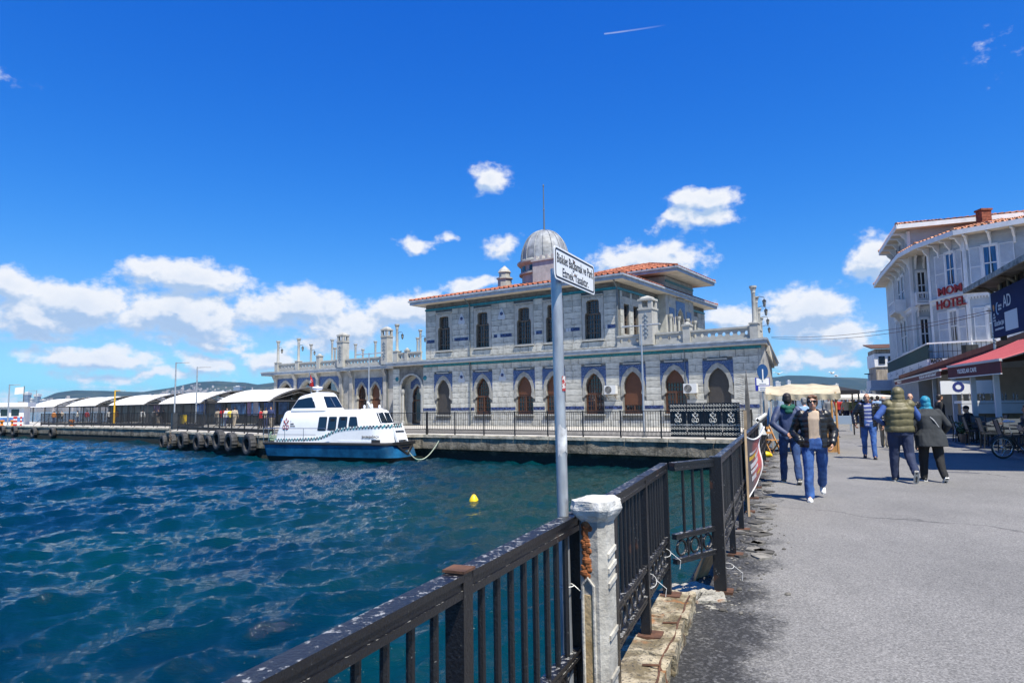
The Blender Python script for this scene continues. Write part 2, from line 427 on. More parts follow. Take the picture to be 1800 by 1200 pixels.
# calmer water in the lee of the quay
lee = np.clip((np.hypot(X0 - 5, Y0 - 24)) / 22, .28, 1.0)
z1 *= lee; dx1 *= lee; dy1 *= lee
fade = np.clip((118 - RR) / 20, 0, 1)
V = np.stack([X0 + (dx1 + dx2) * fade, Y0 + (dy1 + dy2) * fade, WZ + (z1 + z2) * fade], -1)
sea_m = water_mat('sea_water', .055)
sea = put('sea', np_mesh('sea', V.reshape(-1, 3), len(rr), len(aa), sea_m)); kind(sea, 'structure')
rf = np.concatenate([[121.0], 140 * np.exp(np.arange(0, 60) * .078)]); rf = rf[rf < 11000]
af = np.radians(np.arange(-75, 75.1, 2.5))
RF, AF = np.meshgrid(rf, af, indexing='ij')
Vf = np.stack([RF * np.sin(AF), RF * np.cos(AF), np.full_like(RF, WZ - .003)], -1)
open_sea = put('open_sea', np_mesh('open_sea', Vf.reshape(-1, 3), len(rf), len(af), water_mat('open_sea_water', .28, True))); kind(open_sea, 'structure')
# ================================================================ STREET AND QUAYS
def asphalt():
 m = bpy.data.materials.new('asphalt'); m.use_nodes = True; nt = m.node_tree; b = nt.nodes['Principled BSDF']
 P = nd(nt, 'ShaderNodeNewGeometry').outputs['Position']
 sp_ = nd(nt, 'ShaderNodeSeparateXYZ', {0: P})
 big = nd(nt, 'ShaderNodeTexNoise', {'Vector': P, 'Scale': .55, 'Detail': 5.0}).outputs[0]
 fine = nd(nt, 'ShaderNodeTexNoise', {'Vector': P, 'Scale': 55.0, 'Detail': 4.0, 'Roughness': .75}).outputs[0]
 grit = nd(nt, 'ShaderNodeTexVoronoi', {'Vector': P, 'Scale': 95.0}).outputs['Color']
 gs = nd(nt, 'ShaderNodeSeparateXYZ', {0: grit}).outputs[0]
 stn = nd(nt, 'ShaderNodeTexNoise', {'Vector': vmth(nt, 'MULTIPLY', P, (1.6, .7, 1)), 'Scale': .9, 'Detail': 7.0, 'Roughness': .7}).outputs[0]
 base = nd(nt, 'ShaderNodeMix', {'Factor': nd(nt, 'ShaderNodeMapRange', {'Value': mth(nt, 'ADD', mth(nt, 'MULTIPLY', big, .5), mth(nt, 'MULTIPLY', stn, .5)), 1: .36, 2: .62}).outputs[0], 6: (.142, .139, .133, 1), 7: (.190, .185, .176, 1)}, data_type='RGBA').outputs[2]
 # dark crumbling older surface beside the kerb: distance from the fence line decides
 dist = mth(nt, 'SUBTRACT', mth(nt, 'MULTIPLY', mth(nt, 'SUBTRACT', sp_.outputs[0], 1.73), .928), mth(nt, 'MULTIPLY', mth(nt, 'SUBTRACT', sp_.outputs[1], 5.88), .372))
 n2 = nd(nt, 'ShaderNodeTexNoise', {'Vector': P, 'Scale': 1.7, 'Detail': 6.0, 'Roughness': .65}).outputs[0]
 dd = mth(nt, 'ADD', dist, mth(nt, 'MULTIPLY', mth(nt, 'SUBTRACT', n2, .5), 1.25))
 nearcam = nd(nt, 'ShaderNodeMapRange', {'Value': sp_.outputs[1], 1: 3.5, 2: 9.5, 3: .05, 4: -.20}).outputs[0]
 rough_f = nd(nt, 'ShaderNodeMapRange', {'Value': mth(nt, 'SUBTRACT', dd, nearcam), 1: .16, 2: .56, 3: 1.0, 4: 0.0}, interpolation_type='SMOOTHSTEP').outputs[0]
 dark = nd(nt, 'ShaderNodeMix', {'Factor': nd(nt, 'ShaderNodeMapRange', {'Value': n2, 1: .55, 2: .72}).outputs[0], 6: (.036, .036, .037, 1), 7: (.10, .097, .088, 1)}, data_type='RGBA').outputs[2]
 c = nd(nt, 'ShaderNodeMix', {'Factor': rough_f, 6: base, 7: dark}, data_type='RGBA').outputs[2]
 sc_ = mth(nt, 'MULTIPLY', nd(nt, 'ShaderNodeMapRange', {'Value': fine, 1: .25, 2: .75, 3: .60, 4: 1.4}).outputs[0], nd(nt, 'ShaderNodeMapRange', {'Value': gs, 3: .62, 4: 1.38}).outputs[0])
 gv = nd(nt, 'ShaderNodeSeparateXYZ', {0: nd(nt, 'ShaderNodeTexVoronoi', {'Vector': P, 'Scale': 48.0}).outputs['Color']}).outputs[1]
 gr_ = nd(nt, 'ShaderNodeMapRange', {'Value': gv, 1: .55, 2: 1.0, 3: .75, 4: 2.6}).outputs[0]
 sc_ = mth(nt, 'MULTIPLY', sc_, mth(nt, 'ADD', mth(nt, 'MULTIPLY', gr_, rough_f), mth(nt, 'SUBTRACT', 1.0, rough_f)))
 v = vmth(nt, 'SCALE', c); nt.links.new(sc_, v.node.inputs['Scale'])
 spk = nd(nt, 'ShaderNodeTexVoronoi', {'Vector': P, 'Scale': 9.0}).outputs['Distance']
 sf = mth(nt, 'LESS_THAN', spk, .035)
 # hairline cracks and tar seams
 wv_ = nd(nt, 'ShaderNodeTexVoronoi', {'Vector': vmth(nt, 'ADD', P, vmth(nt, 'SCALE', nd(nt, 'ShaderNodeTexNoise', {'Vector': P, 'Scale': 1.2, 'Detail': 4.0}).outputs['Color'])), 'Scale': .16}, feature='DISTANCE_TO_EDGE').outputs['Distance']
 cr = nd(nt, 'ShaderNodeMapRange', {'Value': wv_, 1: .0015, 2: .006, 3: .55, 4: 1.0}).outputs[0]
 v2 = vmth(nt, 'SCALE', v); nt.links.new(cr, v2.node.inputs['Scale'])
 c2 = nd(nt, 'ShaderNodeMix', {'Factor': mth(nt, 'MULTIPLY', sf, .7), 6: v2, 7: (.42, .42, .40, 1)}, data_type='RGBA').outputs[2]
 nt.links.new(c2, b.inputs['Base Color']); b.inputs['Roughness'].default_value = .86
 h = mth(nt, 'ADD', mth(nt, 'MULTIPLY', fine, mth(nt, 'MULTIPLY_ADD', rough_f, .016, .006)), mth(nt, 'MULTIPLY', mth(nt, 'MULTIPLY', n2, rough_f), .07))
 nt.links.new(nd(nt, 'ShaderNodeBump', {'Height': h, 'Strength': .9, 'Distance': 1.0}).outputs[0], b.inputs['Normal'])
 return m
ASPH = asphalt()
def wall_mat(name, c1, c2, dark):
 """weathered quay concrete: wet dark algae zone above the water line, streaks, joints"""
 m = bpy.data.materials.new(name); m.use_nodes = True; nt = m.node_tree; b = nt.nodes['Principled BSDF']
 P = nd(nt, 'ShaderNodeNewGeometry').outputs['Position']
 z = nd(nt, 'ShaderNodeSeparateXYZ', {0: P}).outputs[2]
 n1 = nd(nt, 'ShaderNodeTexNoise', {'Vector': P, 'Scale': 1.6, 'Detail': 8.0, 'Roughness': .68}).outputs[0]
 st = nd(nt, 'ShaderNodeTexNoise', {'Vector': vmth(nt, 'MULTIPLY', P, (3.0, 3.0, .35)), 'Scale': 1.5, 'Detail': 6.0, 'Roughness': .7}).outputs[0]
 c = nd(nt, 'ShaderNodeMix', {'Factor': nd(nt, 'ShaderNodeMapRange', {'Value': n1, 1: .36, 2: .62}).outputs[0], 6: c1 + (1,), 7: c2 + (1,)}, data_type='RGBA').outputs[2]
 c = nd(nt, 'ShaderNodeMix', {'Factor': nd(nt, 'ShaderNodeMapRange', {'Value': st, 1: .52, 2: .66, 4: .85}).outputs[0], 6: c, 7: (.045, .043, .036, 1)}, data_type='RGBA').outputs[2]
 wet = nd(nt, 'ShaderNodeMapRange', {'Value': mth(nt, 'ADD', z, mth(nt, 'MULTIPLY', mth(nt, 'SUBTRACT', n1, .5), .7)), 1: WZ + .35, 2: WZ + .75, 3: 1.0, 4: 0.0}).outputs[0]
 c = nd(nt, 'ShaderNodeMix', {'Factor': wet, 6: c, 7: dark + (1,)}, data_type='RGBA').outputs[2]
 nt.links.new(c, b.inputs['Base Color']); b.inputs['Roughness'].default_value = .85
 nt.links.new(nd(nt, 'ShaderNodeBump', {'Height': nd(nt, 'ShaderNodeTexNoise', {'Vector': P, 'Scale': 7.0, 'Detail': 8.0, 'Roughness': .7}).outputs[0], 'Strength': 1.0, 'Distance': .08}).outputs[0], b.inputs['Normal'])
 return m
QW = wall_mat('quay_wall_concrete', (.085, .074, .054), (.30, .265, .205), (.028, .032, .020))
DECK = mat('quay_deck_concrete', (.42, .40, .36), .9, var=.18, vscale=.9, bump=.01, bscale=6)
def slab(name, poly, z0, z1, mats):
 """ground block: top = material 0, sides = material 1"""
 mb = MB(); k = len(poly)
 tri = tessellate_polygon([[Vector((p[0], p[1], 0)) for p in poly]])
 mb.v = [(p[0], p[1], z1) for p in poly] + [(p[0], p[1], z0) for p in poly]
 for t in tri: mb.f.append(tuple(t)); mb.mi.append(0)
 for i in range(k):
  j = (i + 1) % k; mb.f.append((i, j, k + j, k + i)); mb.mi.append(1)
 o = mb.build(name, mats); return kind(o, 'structure')
FD = Vector((.372, .928, 0)).normalized()                      # street direction
FP = Vector((1.73, 5.88, 0))                                   # first post of the street fence
def street_pt(s, off=0.0): return FP + FD * s + Vector((-FD.y, FD.x, 0)) * off     # off > 0 is towards the water
e0_ = street_pt(0.1, .22); e1_ = street_pt(23.0, .22); e2_ = street_pt(130, .22)
slab('street', [(-4.35, -8), (-.80, 1.24), (.02, 3.09), (.95, 5.5), (1.35, 6.18), tuple(e0_[:2]), tuple(e1_[:2]), tuple(e2_[:2]), (140, 118), (140, -8)], -3.2, 0.0, [ASPH, QW])
# terminal quay: a deck slab that overhangs a dark wall
qe = [tuple(street_pt(23.0, .224)[:2]), (-4.93, 37.62), (-14.98, 40.3), (-26.1, 51.3), (-27.4, 56.9), (-59.4, 79.2), (-96, 104), (-88, 116), (-30, 79), (-8, 92), (16, 128), tuple(street_pt(130, .224)[:2])]
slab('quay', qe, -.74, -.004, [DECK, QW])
def inset(p, q, d):  # shift both ends away from the water
 a = Vector((p[0], p[1])); b = Vector((q[0], q[1])); n_ = Vector((-(b - a).y, (b - a).x)).normalized()
 return n_
wl = []
for i, p in enumerate(qe): wl.append((p[0] + (.10 if i < 4 else .03 if i < 7 else 0), p[1] + (.15 if i < 4 else .04 if i < 7 else 0)))
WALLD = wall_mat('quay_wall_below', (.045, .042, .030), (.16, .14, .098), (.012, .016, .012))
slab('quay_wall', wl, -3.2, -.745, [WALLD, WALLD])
# broken cap along the quay edge: paler worn lip made of cast lengths
CAP = mat('quay_cap_concrete', (.36, .33, .26), .9, var=.4, vscale=2.2, bump=.03, bscale=9, objvar=.12)
def cap_run(a, b, n, w=.5, h=.13):
 a = Vector((a[0], a[1], 0)); b = Vector((b[0], b[1], 0)); d = (b - a).normalized(); nn = Vector((-d.y, d.x, 0))
 if nn.y < 0: nn = -nn
 L = (b - a).length / n
 for i in range(n):
  mb = MB(); m = 7; j0 = .015
  rows = []
  for k in range(m + 1):
   t = i * L + j0 + (L - 2 * j0) * k / m
   o = .035 * mnoise.noise(Vector((t * 1.3, a.x, 0))); o2 = .03 * mnoise.noise(Vector((t * 2.1, a.y, 4)))
   p = a + d * t
   rows.append([p - nn * (.06 + o) + Vector((0, 0, -h)), p - nn * (.05 + o) + Vector((0, 0, .012 + o2)), p + nn * (w + o2) + Vector((0, 0, .014)), p + nn * (w + o2) + Vector((0, 0, -.0035))])
  mb.grid(rows); o_ = mb.build('cap_stone', CAP); o_['kind'] = 'structure'
cap_run(qe[1], qe[0], 9); cap_run(qe[2], qe[1], 5); cap_run(qe[3], qe[2], 8); cap_run(qe[5], qe[4], 18)
# ================================================================ FAR SHORE: hills, city, towers
SKYL = [(-600, 690), (-300, 686), (-100, 700), (0, 716), (70, 702), (100, 690), (130, 686), (200, 687), (250, 688), (300, 681), (345, 671), (380, 669), (430, 672), (452, 676), (480, 672), (560, 668), (700, 660), (900, 650), (1100, 655), (1280, 664), (1360, 662), (1385, 659), (1420, 659.5), (1460, 663), (1500, 664), (1540, 667), (1600, 664), (1700, 655), (1900, 650), (2300, 660), (2800, 680)]
sk = [(azel(x, y)) for x, y in SKYL]
_sa = [a for a, e in sk]; _se = [e for a, e in sk]
SHORE, RIDGE, BACK = 4300.0, 6800.0, 9000.0
def ridge_el(a): return float(np.interp(a, _sa, _se))
def terrain(a, r):
 hz = CAM_Z + math.tan(max(ridge_el(a), .002)) * RIDGE
 x, y = r * math.sin(a), r * math.cos(a)
 if r <= RIDGE:
  t = (r - SHORE) / (RIDGE - SHORE); s = .10 * t + .90 * t ** 2.3
 else:
  t = (r - RIDGE) / (BACK - RIDGE); s = 1 - t ** 1.5
 nz = mnoise.fractal(Vector((x / 900, y / 900, 1.3)), 1.0, 2.0, 5)
 edge = max(0.0, min(1.0, (r - SHORE) / 1500)) * (1 if r < RIDGE - 300 else max(0, 1 - (r - RIDGE + 300) / 300) if r < RIDGE else .2)
 return WZ + .4 + max(0, hz * s + nz * 38 * edge)
rows = []
ang = [R(-40 + .2 * i) for i in range(401)]
for r in [SHORE + (RIDGE - SHORE) * i / 26 for i in range(27)] + [7300, 8000, 9000]:
 rows.append([(r * math.sin(a), r * math.cos(a), terrain(a, r)) for a in ang])
mb = MB(); mb.grid(rows)
HILL = mat('hill_forest', (.014, .030, .016), .95, var=.3, vscale=.004, col2=(.045, .055, .030), lo=.48, hi=.62, coords='Object', detail=8)
kind(mb.build('hills', HILL, smooth=True), 'structure')
# the city on the lower slopes: nobody could count it
CITY = mat('city_render', (.30, .27, .25), .9, island=.45)
mb = MB(); cr_ = random.Random(5)
def house_at(mb, a, r, w, dp, h):
 x, y, z = r * math.sin(a), r * math.cos(a), terrain(a, r)
 mb.cbox((x, y, z + h / 2 - 6), (w, dp, h + 12), Matrix.Rotation(cr_.uniform(0, 1.5), 3, 'Z'))
for i in range(5200):
 px = cr_.uniform(-60, 1800); a, _ = azel(px, 700)
 left = px < 160; right_city = px > 1330
 r = SHORE + 40 + (cr_.random() ** 1.6) * (1100 if not left else 1700)
 h = cr_.uniform(8, 26) if cr_.random() < .88 else cr_.uniform(30, 55)
 house_at(mb, a, r, cr_.uniform(12, 30), cr_.uniform(12, 26), h)
for i in range(1500):                                             # villages high on the hill
 cx_ = cr_.choice([(262, 22, .62), (330, 30, .75), (175, 12, .35), (460, 26, .72), (480, 22, .6), (445, 30, .5), (1380, 30, .42), (1440, 40, .5), (1560, 40, .5)])
 px = cr_.gauss(cx_[0], cx_[1]); a, _ = azel(px, 700)
 r = SHORE + (RIDGE - SHORE) * min(.97, max(.05, cr_.gauss(cx_[2], .07)))
 house_at(mb, a, r, cr_.uniform(10, 24), cr_.uniform(10, 22), cr_.uniform(8, 22))
kind(mb.build('distant_city', CITY, fix=False), 'stuff')
TOWG = mat('tower_glass', (.16, .22, .30), .35, var=.2, vscale=.02); TOWW = mat('tower_concrete', (.55, .54, .52), .8, var=.1, vscale=.03)
def tower(px, ytop, wpx, label, cap=False, r=4700.0, m=TOWG):
 a, e = azel(px, ytop); x, y = r * math.sin(a), r * math.cos(a); z0 = terrain(a, r) - 8; z1 = CAM_Z + math.tan(e) * r
 w = wpx / F_PX * r
 t = thing('tower_block', label, 'tower', (x, y, z0), 0, 'tower blocks on the far shore')
 h = z1 - z0; mb = MB(); mb.box(-w / 2, w / 2, -w / 2, w / 2, 0, h); mb.build('shaft', m, t)
 mb = MB()
 nf = max(3, int(h / 9))
 for i in range(1, nf): mb.box(-w / 2 - 1, w / 2 + 1, -w / 2 - 1, w / 2 + 1, h * i / nf - .6, h * i / nf + .6)
 o = mb.build('floor_edges', TOWW, t); o['kind'] = 'stuff'
 mb = MB(); ch = 14 if cap else 4; mb.box(-w / 2 - 2, w / 2 + 2, -w / 2 - 2, w / 2 + 2, h, h + ch); mb.box(-w / 4, w / 4, -w / 4, w / 4, h + ch, h + ch + 5); mb.build('crown', TOWW, t)
tower(48, 694, 7, 'tall glass tower with a white crown, left one of the far pair', True)
tower(66, 697, 6, 'tall glass tower with a white crown, right one of the far pair', True)
tower(56, 702, 4.5, 'slim pale tower block between the two crowned glass towers', False, 4700, TOWW)
tower(77, 704, 7, 'squat dark glass block beside the crowned towers across the sea', False)
tower(298, 693, 3.5, 'small pale tower left on the slope behind the white canopies', False, 4900, TOWW)
tower(392, 688, 4, 'pale tower on the slope above the last white canopy', False, 5000, TOWW)
tower(418, 680, 10, 'broad glass tower on the slope near the terminal columns', False, 5000)
tower(405, 687, 3, 'thin pale tower beside the broad glass tower on the slope', False, 5000, TOWW)
tower(1533, 657, 9, 'left tall glass tower beside the old house over the street', False, 4700)
tower(1546, 655, 9, 'right tall glass tower beside the old house over the street', False, 4700)
tower(1366, 672, 8, 'pale tower block behind the blue round sign', False, 4800, TOWW)
tower(1386, 670, 5, 'slim tower block above the beige stall awning', False, 4800, TOWW)
tower(1470, 676, 4.5, 'pale slim tower block above the crowd at the street end', False, 4700, TOWW)
# ---------------------------------------------------------------- the air
mb = MB(); mb.box(-9500, 9500, -60, 9900, -4.6, 345)
hz = mb.build('haze', None)
hz.data.materials.clear()
hm = bpy.data.materials.new('haze_air'); hm.use_nodes = True; ht = hm.node_tree; ht.nodes.clear()
pvn = nd(ht, 'ShaderNodeVolumePrincipled', {'Color': (.22, .56, 1.0, 1), 'Density': 3.0e-5, 'Anisotropy': 0.0})
ho = nd(ht, 'ShaderNodeOutputMaterial', {'Volume': pvn.outputs[0]})
hz.data.materials.append(hm); kind(hz, 'stuff')
# ================================================================ FERRY TERMINAL (local axes: u along the quay front to the left, w towards the water, z up)
TO = Vector((14.82, 40.15, 0)); TRZ = R(145.196)
tu = Vector((math.cos(TRZ), math.sin(TRZ), 0)); tw = Vector((-math.sin(TRZ), math.cos(TRZ), 0))
def T2W(u, w, z=0): return TO + tu * u + tw * w + Vector((0, 0, z))
def tloc(x, y, w=0.0):                       # pixel -> (u, z) on the plane at offset w
 p = on_plane(x, y, TO + tw * w, tw); return ((p - TO).dot(tu), p.z)
def tside(x, y, u):                          # pixel -> (w, z) on the plane at u
 p = on_plane(x, y, TO + tu * u, tu); return ((p - TO).dot(tw), p.z)
term = thing('ferry_terminal', 'two storey grey stone ferry terminal with blue tiled arches and ribbed dome', 'building', TO, TRZ)
STONE = mat('ashlar_stone', (.38, .375, .335), .88, var=.26, vscale=1.6, col2=(.61, .595, .53), bump=.014, bscale=9, objvar=.10, lo=.3, hi=.7)
STONE_R = mat('ashlar_stone_small', (.32, .335, .31), .88, var=.18, vscale=1.7, col2=(.46, .465, .43), bump=.012, bscale=9, island=.10)
MORT = mat('mortar', (.15, .148, .138), .95, var=.3, vscale=2.5)
ARCHS = mat('arch_stone', (.29, .285, .26), .88, var=.22, vscale=3, bump=.01, bscale=12)
TRIM = mat('pale_limestone', (.37, .365, .335), .85, var=.14, vscale=2.5, bump=.008, bscale=14)
PLAS = mat('grey_plaster', (.36, .345, .31), .9, var=.3, vscale=1.3, bump=.006, col2=(.44, .42, .38))
TEAL = mat('teal_tile_band', (.015, .16, .20), .35, var=.35, vscale=7)
WOODB = mat('brown_window_wood', (.075, .030, .014), .6, var=.35, vscale=6, stretch=(4, 4, .6))
WOODU = mat('weathered_window_wood', (.10, .075, .055), .7, var=.35, vscale=6)
SHUTB = mat('brown_roller_shutter', (.115, .042, .017), .6, var=.12, vscale=4)
SHUTD = mat('dark_roller_shutter', (.055, .048, .042), .6, var=.12, vscale=4)
GLASS = mat('dark_window_glass', (.012, .016, .020), .06, spec=.8)
GLASSW = mat('pale_curtained_glass', (.28, .30, .32), .12, var=.3, vscale=2)
CREAM = mat('cream_soffit', (.55, .50, .42), .85, var=.15, vscale=1.5)
FASC = mat('grey_blue_fascia', (.30, .35, .42), .6, var=.2, vscale=2)
ZINC = mat('zinc_gutter', (.42, .44, .46), .45, var=.25, vscale=2.5, metal=.3)
PIPE = mat('grey_downpipe', (.12, .14, .15), .5)
def blue_tile():
 m = bpy.data.materials.new('painted_blue_tile'); m.use_nodes = True; nt = m.node_tree; b = nt.nodes['Principled BSDF']
 P = nd(nt, 'ShaderNodeTexCoord').outputs['Object']
 w_ = vmth(nt, 'ADD', P, vmth(nt, 'SCALE', nd(nt, 'ShaderNodeTexNoise', {'Vector': P, 'Scale': 7.0, 'Detail': 2.0}).outputs['Color']))
 w_.node.inputs[1].links[0].from_node.inputs['Scale'].default_value = .12
 v = nd(nt, 'ShaderNodeTexVoronoi', {'Vector': w_, 'Scale': 8.0}, feature='F1').outputs['Distance']
 rings = mth(nt, 'SINE', mth(nt, 'MULTIPLY', v, 26.0))
 f = nd(nt, 'ShaderNodeMapRange', {'Value': rings, 1: .70, 2: .92}).outputs[0]
 c = nd(nt, 'ShaderNodeMix', {'Factor': f, 6: (.006, .020, .12, 1), 7: (.26, .33, .44, 1)}, data_type='RGBA').outputs[2]
 n = nd(nt, 'ShaderNodeTexNoise', {'Vector': P, 'Scale': 5.0}).outputs[0]
 c2 = nd(nt, 'ShaderNodeMix', {'Factor': nd(nt, 'ShaderNodeMapRange', {'Value': n, 1: .5, 2: .75, 4: .6}).outputs[0], 6: c, 7: (.010, .07, .17, 1)}, data_type='RGBA').outputs[2]
 nt.links.new(c2, b.inputs['Base Color']); b.inputs['Roughness'].default_value = .28
 return m
BTILE = blue_tile()
TILEB = mat('blue_tile_band', (.008, .022, .12), .35, var=.5, vscale=9, col2=(.06, .09, .22), lo=.45, hi=.6)
TILEW = mat('white_tile_band', (.45, .47, .5), .4)
F3 = lambda w: (lambda a, b: (a, w, b))
# ---- outlines (half width, height); mirrored about the window's centre line
LOW = [(.72, .86), (.72, 2.08), (.60, 2.20), (.665, 2.5), (.64, 2.85), (.50, 3.22), (.24, 3.52), (0, 3.66)]
LOWO = [(.90, 1.98), (.90, 2.2), (.88, 2.55), (.86, 2.95), (.70, 3.42), (.36, 3.82), (0, 3.98)]
UPP = [(.63, 6.02), (.63, 7.62), (.60, 7.78), (.49, 7.86), (.49, 8.58), (.42, 8.70), (0, 8.74)]
def mirror(h, u0, dz=0, s=1.0): return [(u0 - a * s, z + dz) for a, z in h] + [(u0 + a * s, z + dz) for a, z in h[::-1] if a != 0]
def blocked(outs, z0, z1):
 res = []
 for lo in outs:
  us = []
  k = len(lo)
  for i in range(k):
   (a, za), (b, zb) = lo[i], lo[(i + 1) % k]
   if max(za, zb) < z0 or min(za, zb) > z1: continue
   for z in (z0, z1):
    if (za - z) * (zb - z) < 0: us.append(a + (b - a) * (z - za) / (zb - za))
   for q, zq in ((a, za), (b, zb)):
    if z0 <= zq <= z1: us.append(q)
  if us: res.append((min(us), max(us)))
 return sorted(res)
_unit = MB().box(-.5, .5, 0, 1, -.5, .5)
stone_meshes = []
for i in range(6):
 mb = MB(); j = lambda: rng.uniform(-.016, .016)
 vs = [(x + j(), y - .25 * (y > .5) * rng.random() * .3, z + j() * 1.6) for x, y, z in _unit.v]; mb.add(vs, _unit.f); stone_meshes.append(mb.mesh('stone', STONE))
n_stone = [0]; rest = MB()
def lay_stones(parent, outs, u0, u1, z0, z1, at, hc=.42, wmin=.55, wmax=1.25, proud=.03, deep=.05, seed=1, axis='u', limit=300):
 rs = random.Random(seed); z = z0; n = max(1, round((z1 - z0) / hc)); hc = (z1 - z0) / n
 for k in range(n):
  a, b = z0 + k * hc, z0 + (k + 1) * hc
  free = [(u0, u1)]
  for (x0, x1) in blocked(outs, a + .01, b - .01):
   nf = []
   for f0, f1 in free:
    if x1 <= f0 or x0 >= f1: nf.append((f0, f1)); continue
    if x0 - f0 > .08: nf.append((f0, x0))
    if f1 - x1 > .08: nf.append((x1, f1))
   free = nf
  for f0, f1 in free:
   L = f1 - f0; m = max(1, round(L / rs.uniform(wmin, wmax)))
   cuts = [f0] + sorted(f0 + L * (i + rs.uniform(-.22, .22)) / m for i in range(1, m)) + [f1]
   for c0, c1 in zip(cuts, cuts[1:]):
    w = c1 - c0 - .022; h = hc - .022; cu = (c0 + c1) / 2; cz = (a + b) / 2
    d = deep + proud + rs.uniform(-.006, .006)
    if n_stone[0] < limit:
     o = put('stone', rs.choice(stone_meshes), parent); n_stone[0] += 1
     o.scale = (w, d, h)
     if axis == 'u': o.location = (cu, at - deep, cz)
     else: o.location = (at + deep, cu, cz); o.rotation_euler = (0, 0, R(90))
    else:
     if axis == 'u': rest.box(cu - w / 2, cu + w / 2, at - deep, at - deep + d, cz - h / 2, cz + h / 2)
     else: rest.box(at + deep - d, at + deep, cu - w / 2, cu + w / 2, cz - h / 2, cz + h / 2)
# ---- lower front wall
LU = [24.8, 20.85, 17.0, 14.45, 11.25, 8.35, 5.45, 2.65]
UU = [24.7, 20.8, 16.95, 14.4, 11.2]
alc = [(27.15, .05)] + [(27.15, 3.0)] + [(28.3 + 1.15 * math.cos(R(a)), 3.0 + 1.15 * math.sin(R(a))) for a in range(180, -1, -20)][1:-1][::-1] + [(29.45, 3.0), (29.45, .05)]
alc = [(27.15, .05), (27.15, 3.0)] + [(28.3 - 1.15 * math.cos(R(a)), 3.0 + 1.15 * math.sin(R(a))) for a in range(20, 180, 20)] + [(29.45, 3.0), (29.45, .05)]
holes = [mirror(LOW, u) for u in LU] + [alc]
mb = MB(); mb.poly([[(0, 0), (30.4, 0), (30.4, 5.0), (0, 5.0)]] + holes, F3(-.03), (0, -.42, 0))
front = mb.build('front_wall', MORT, term)
def spandrel(u): return mirror([(.93, 2.72), (.93, 4.12)], u)
skip = []
for u in LU:
 skip.append(mirror([(.76, .84), (.76, 2.0)], u)); skip.append(mirror([(.93, 1.98), (.93, 4.22)], u))
skip.append([(26.95, 0), (26.95, 4.35), (29.65, 4.35), (29.65, 0)])
lay_stones(front, skip, 0.02, 30.38, 0.0, 4.72, 0, seed=3, limit=220)
# ---- upper front wall
mb = MB(); mb.poly([[(9.35, 5.2), (26.67, 5.2), (26.67, 9.8), (9.35, 9.8)]] + [mirror(UPP, u) for u in UU], F3(-.03), (0, -.42, 0))
upw = mb.build('upper_wall', MORT, term)
skip2 = [mirror([(.86, 5.9), (.86, 9.22)], u) for u in UU]
lay_stones(upw, skip2, 9.36, 26.66, 5.36, 9.28, 0, seed=8)
# right side wall of the upper storey, with the raised pavilion
PAVU = 8.75
sidew = [(-1.45, 6.3, 8.4), (-3.0, 6.3, 8.4), (-15.2, 6.3, 8.3)]
S3 = lambda u: (lambda a, b: (u, a, b))
mb = MB(); mb.poly([[(-.45, 5.2), (-7.2, 5.2), (-7.2, 9.8), (-.45, 9.8)]] + [[(w - .42, a), (w - .42, b), (w + .42, b), (w + .42, a)] for w, a, b in sidew[:2]], S3(9.38), (.4, 0, 0))
mb.poly([[(-13.2, 5.2), (-17.6, 5.2), (-17.6, 9.8), (-13.2, 9.8)]] + [[(w - .42, a), (w - .42, b), (w + .42, b), (w + .42, a)] for w, a, b in sidew[2:]], S3(9.38), (.4, 0, 0))
sw = mb.build('side_wall', MORT, term)
lay_stones(sw, [[(w - .62, 6.1), (w - .62, 8.95), (w + .62, 8.95), (w + .62, 6.1)] for w, a, b in sidew], -7.2, -.46, 5.36, 9.28, 9.35, seed=5, axis='w', limit=300)
lay_stones(sw, [[(w - .62, 6.1), (w - .62, 8.95), (w + .62, 8.95), (w + .62, 6.1)] for w, a, b in sidew], -17.6, -13.22, 5.36, 9.28, 9.35, seed=6, axis='w', limit=300)
# pavilion (three arches under a higher roof)
POUT = [(.72, 6.0), (.72, 7.6), (.66, 8.1), (.42, 8.6), (0, 8.95)]
PS = [(.34, 6.0), (.34, 7.6), (.30, 7.95), (.18, 8.2), (0, 8.4)]
mb = MB(); mb.poly([[(-7.2, 5.2), (-13.2, 5.2), (-13.2, 11.2), (-7.2, 11.2)], mirror(POUT, -10.2), mirror(PS, -8.35), mirror(PS, -12.05)], S3(PAVU), (.45, 0, 0))
mb.box(PAVU + .02, 9.37, -7.2, -7.19 + .02, 5.2, 11.2); mb.box(PAVU + .02, 9.37, -13.2, -13.18, 5.2, 11.2); mb.box(9.4, 16, -13.19, -7.21, 9.9, 11.2)
pv_ = mb.build('pavilion', TRIM, term)
mb = MB()
for w0, out in ((-10.2, [(.95, 7.7), (.95, 9.5)]), (-8.35, [(.52, 7.7), (.52, 8.85)]), (-12.05, [(.52, 7.7), (.52, 8.85)])):
 big = w0 == -10.2
 inn = POUT[1:] if big else PS[1:]
 s_ = 1.16 if big else 1.22
 arch = [(a * s_, b + (.12 if b > 7.7 else 0)) for a, b in inn]
 lp = [(w0 - out[0][0], out[0][1]), (w0 - out[1][0], out[1][1]), (w0 + out[1][0], out[1][1]), (w0 + out[0][0], out[0][1])] + [(w0 + a, b) for a, b in arch] + [(w0 - a, b) for a, b in arch[::-1][1:]]
 mb.poly([lp], S3(PAVU - .03), (.025, 0, 0))
mb.build('tile_panel', BTILE, pv_)
mb = MB()
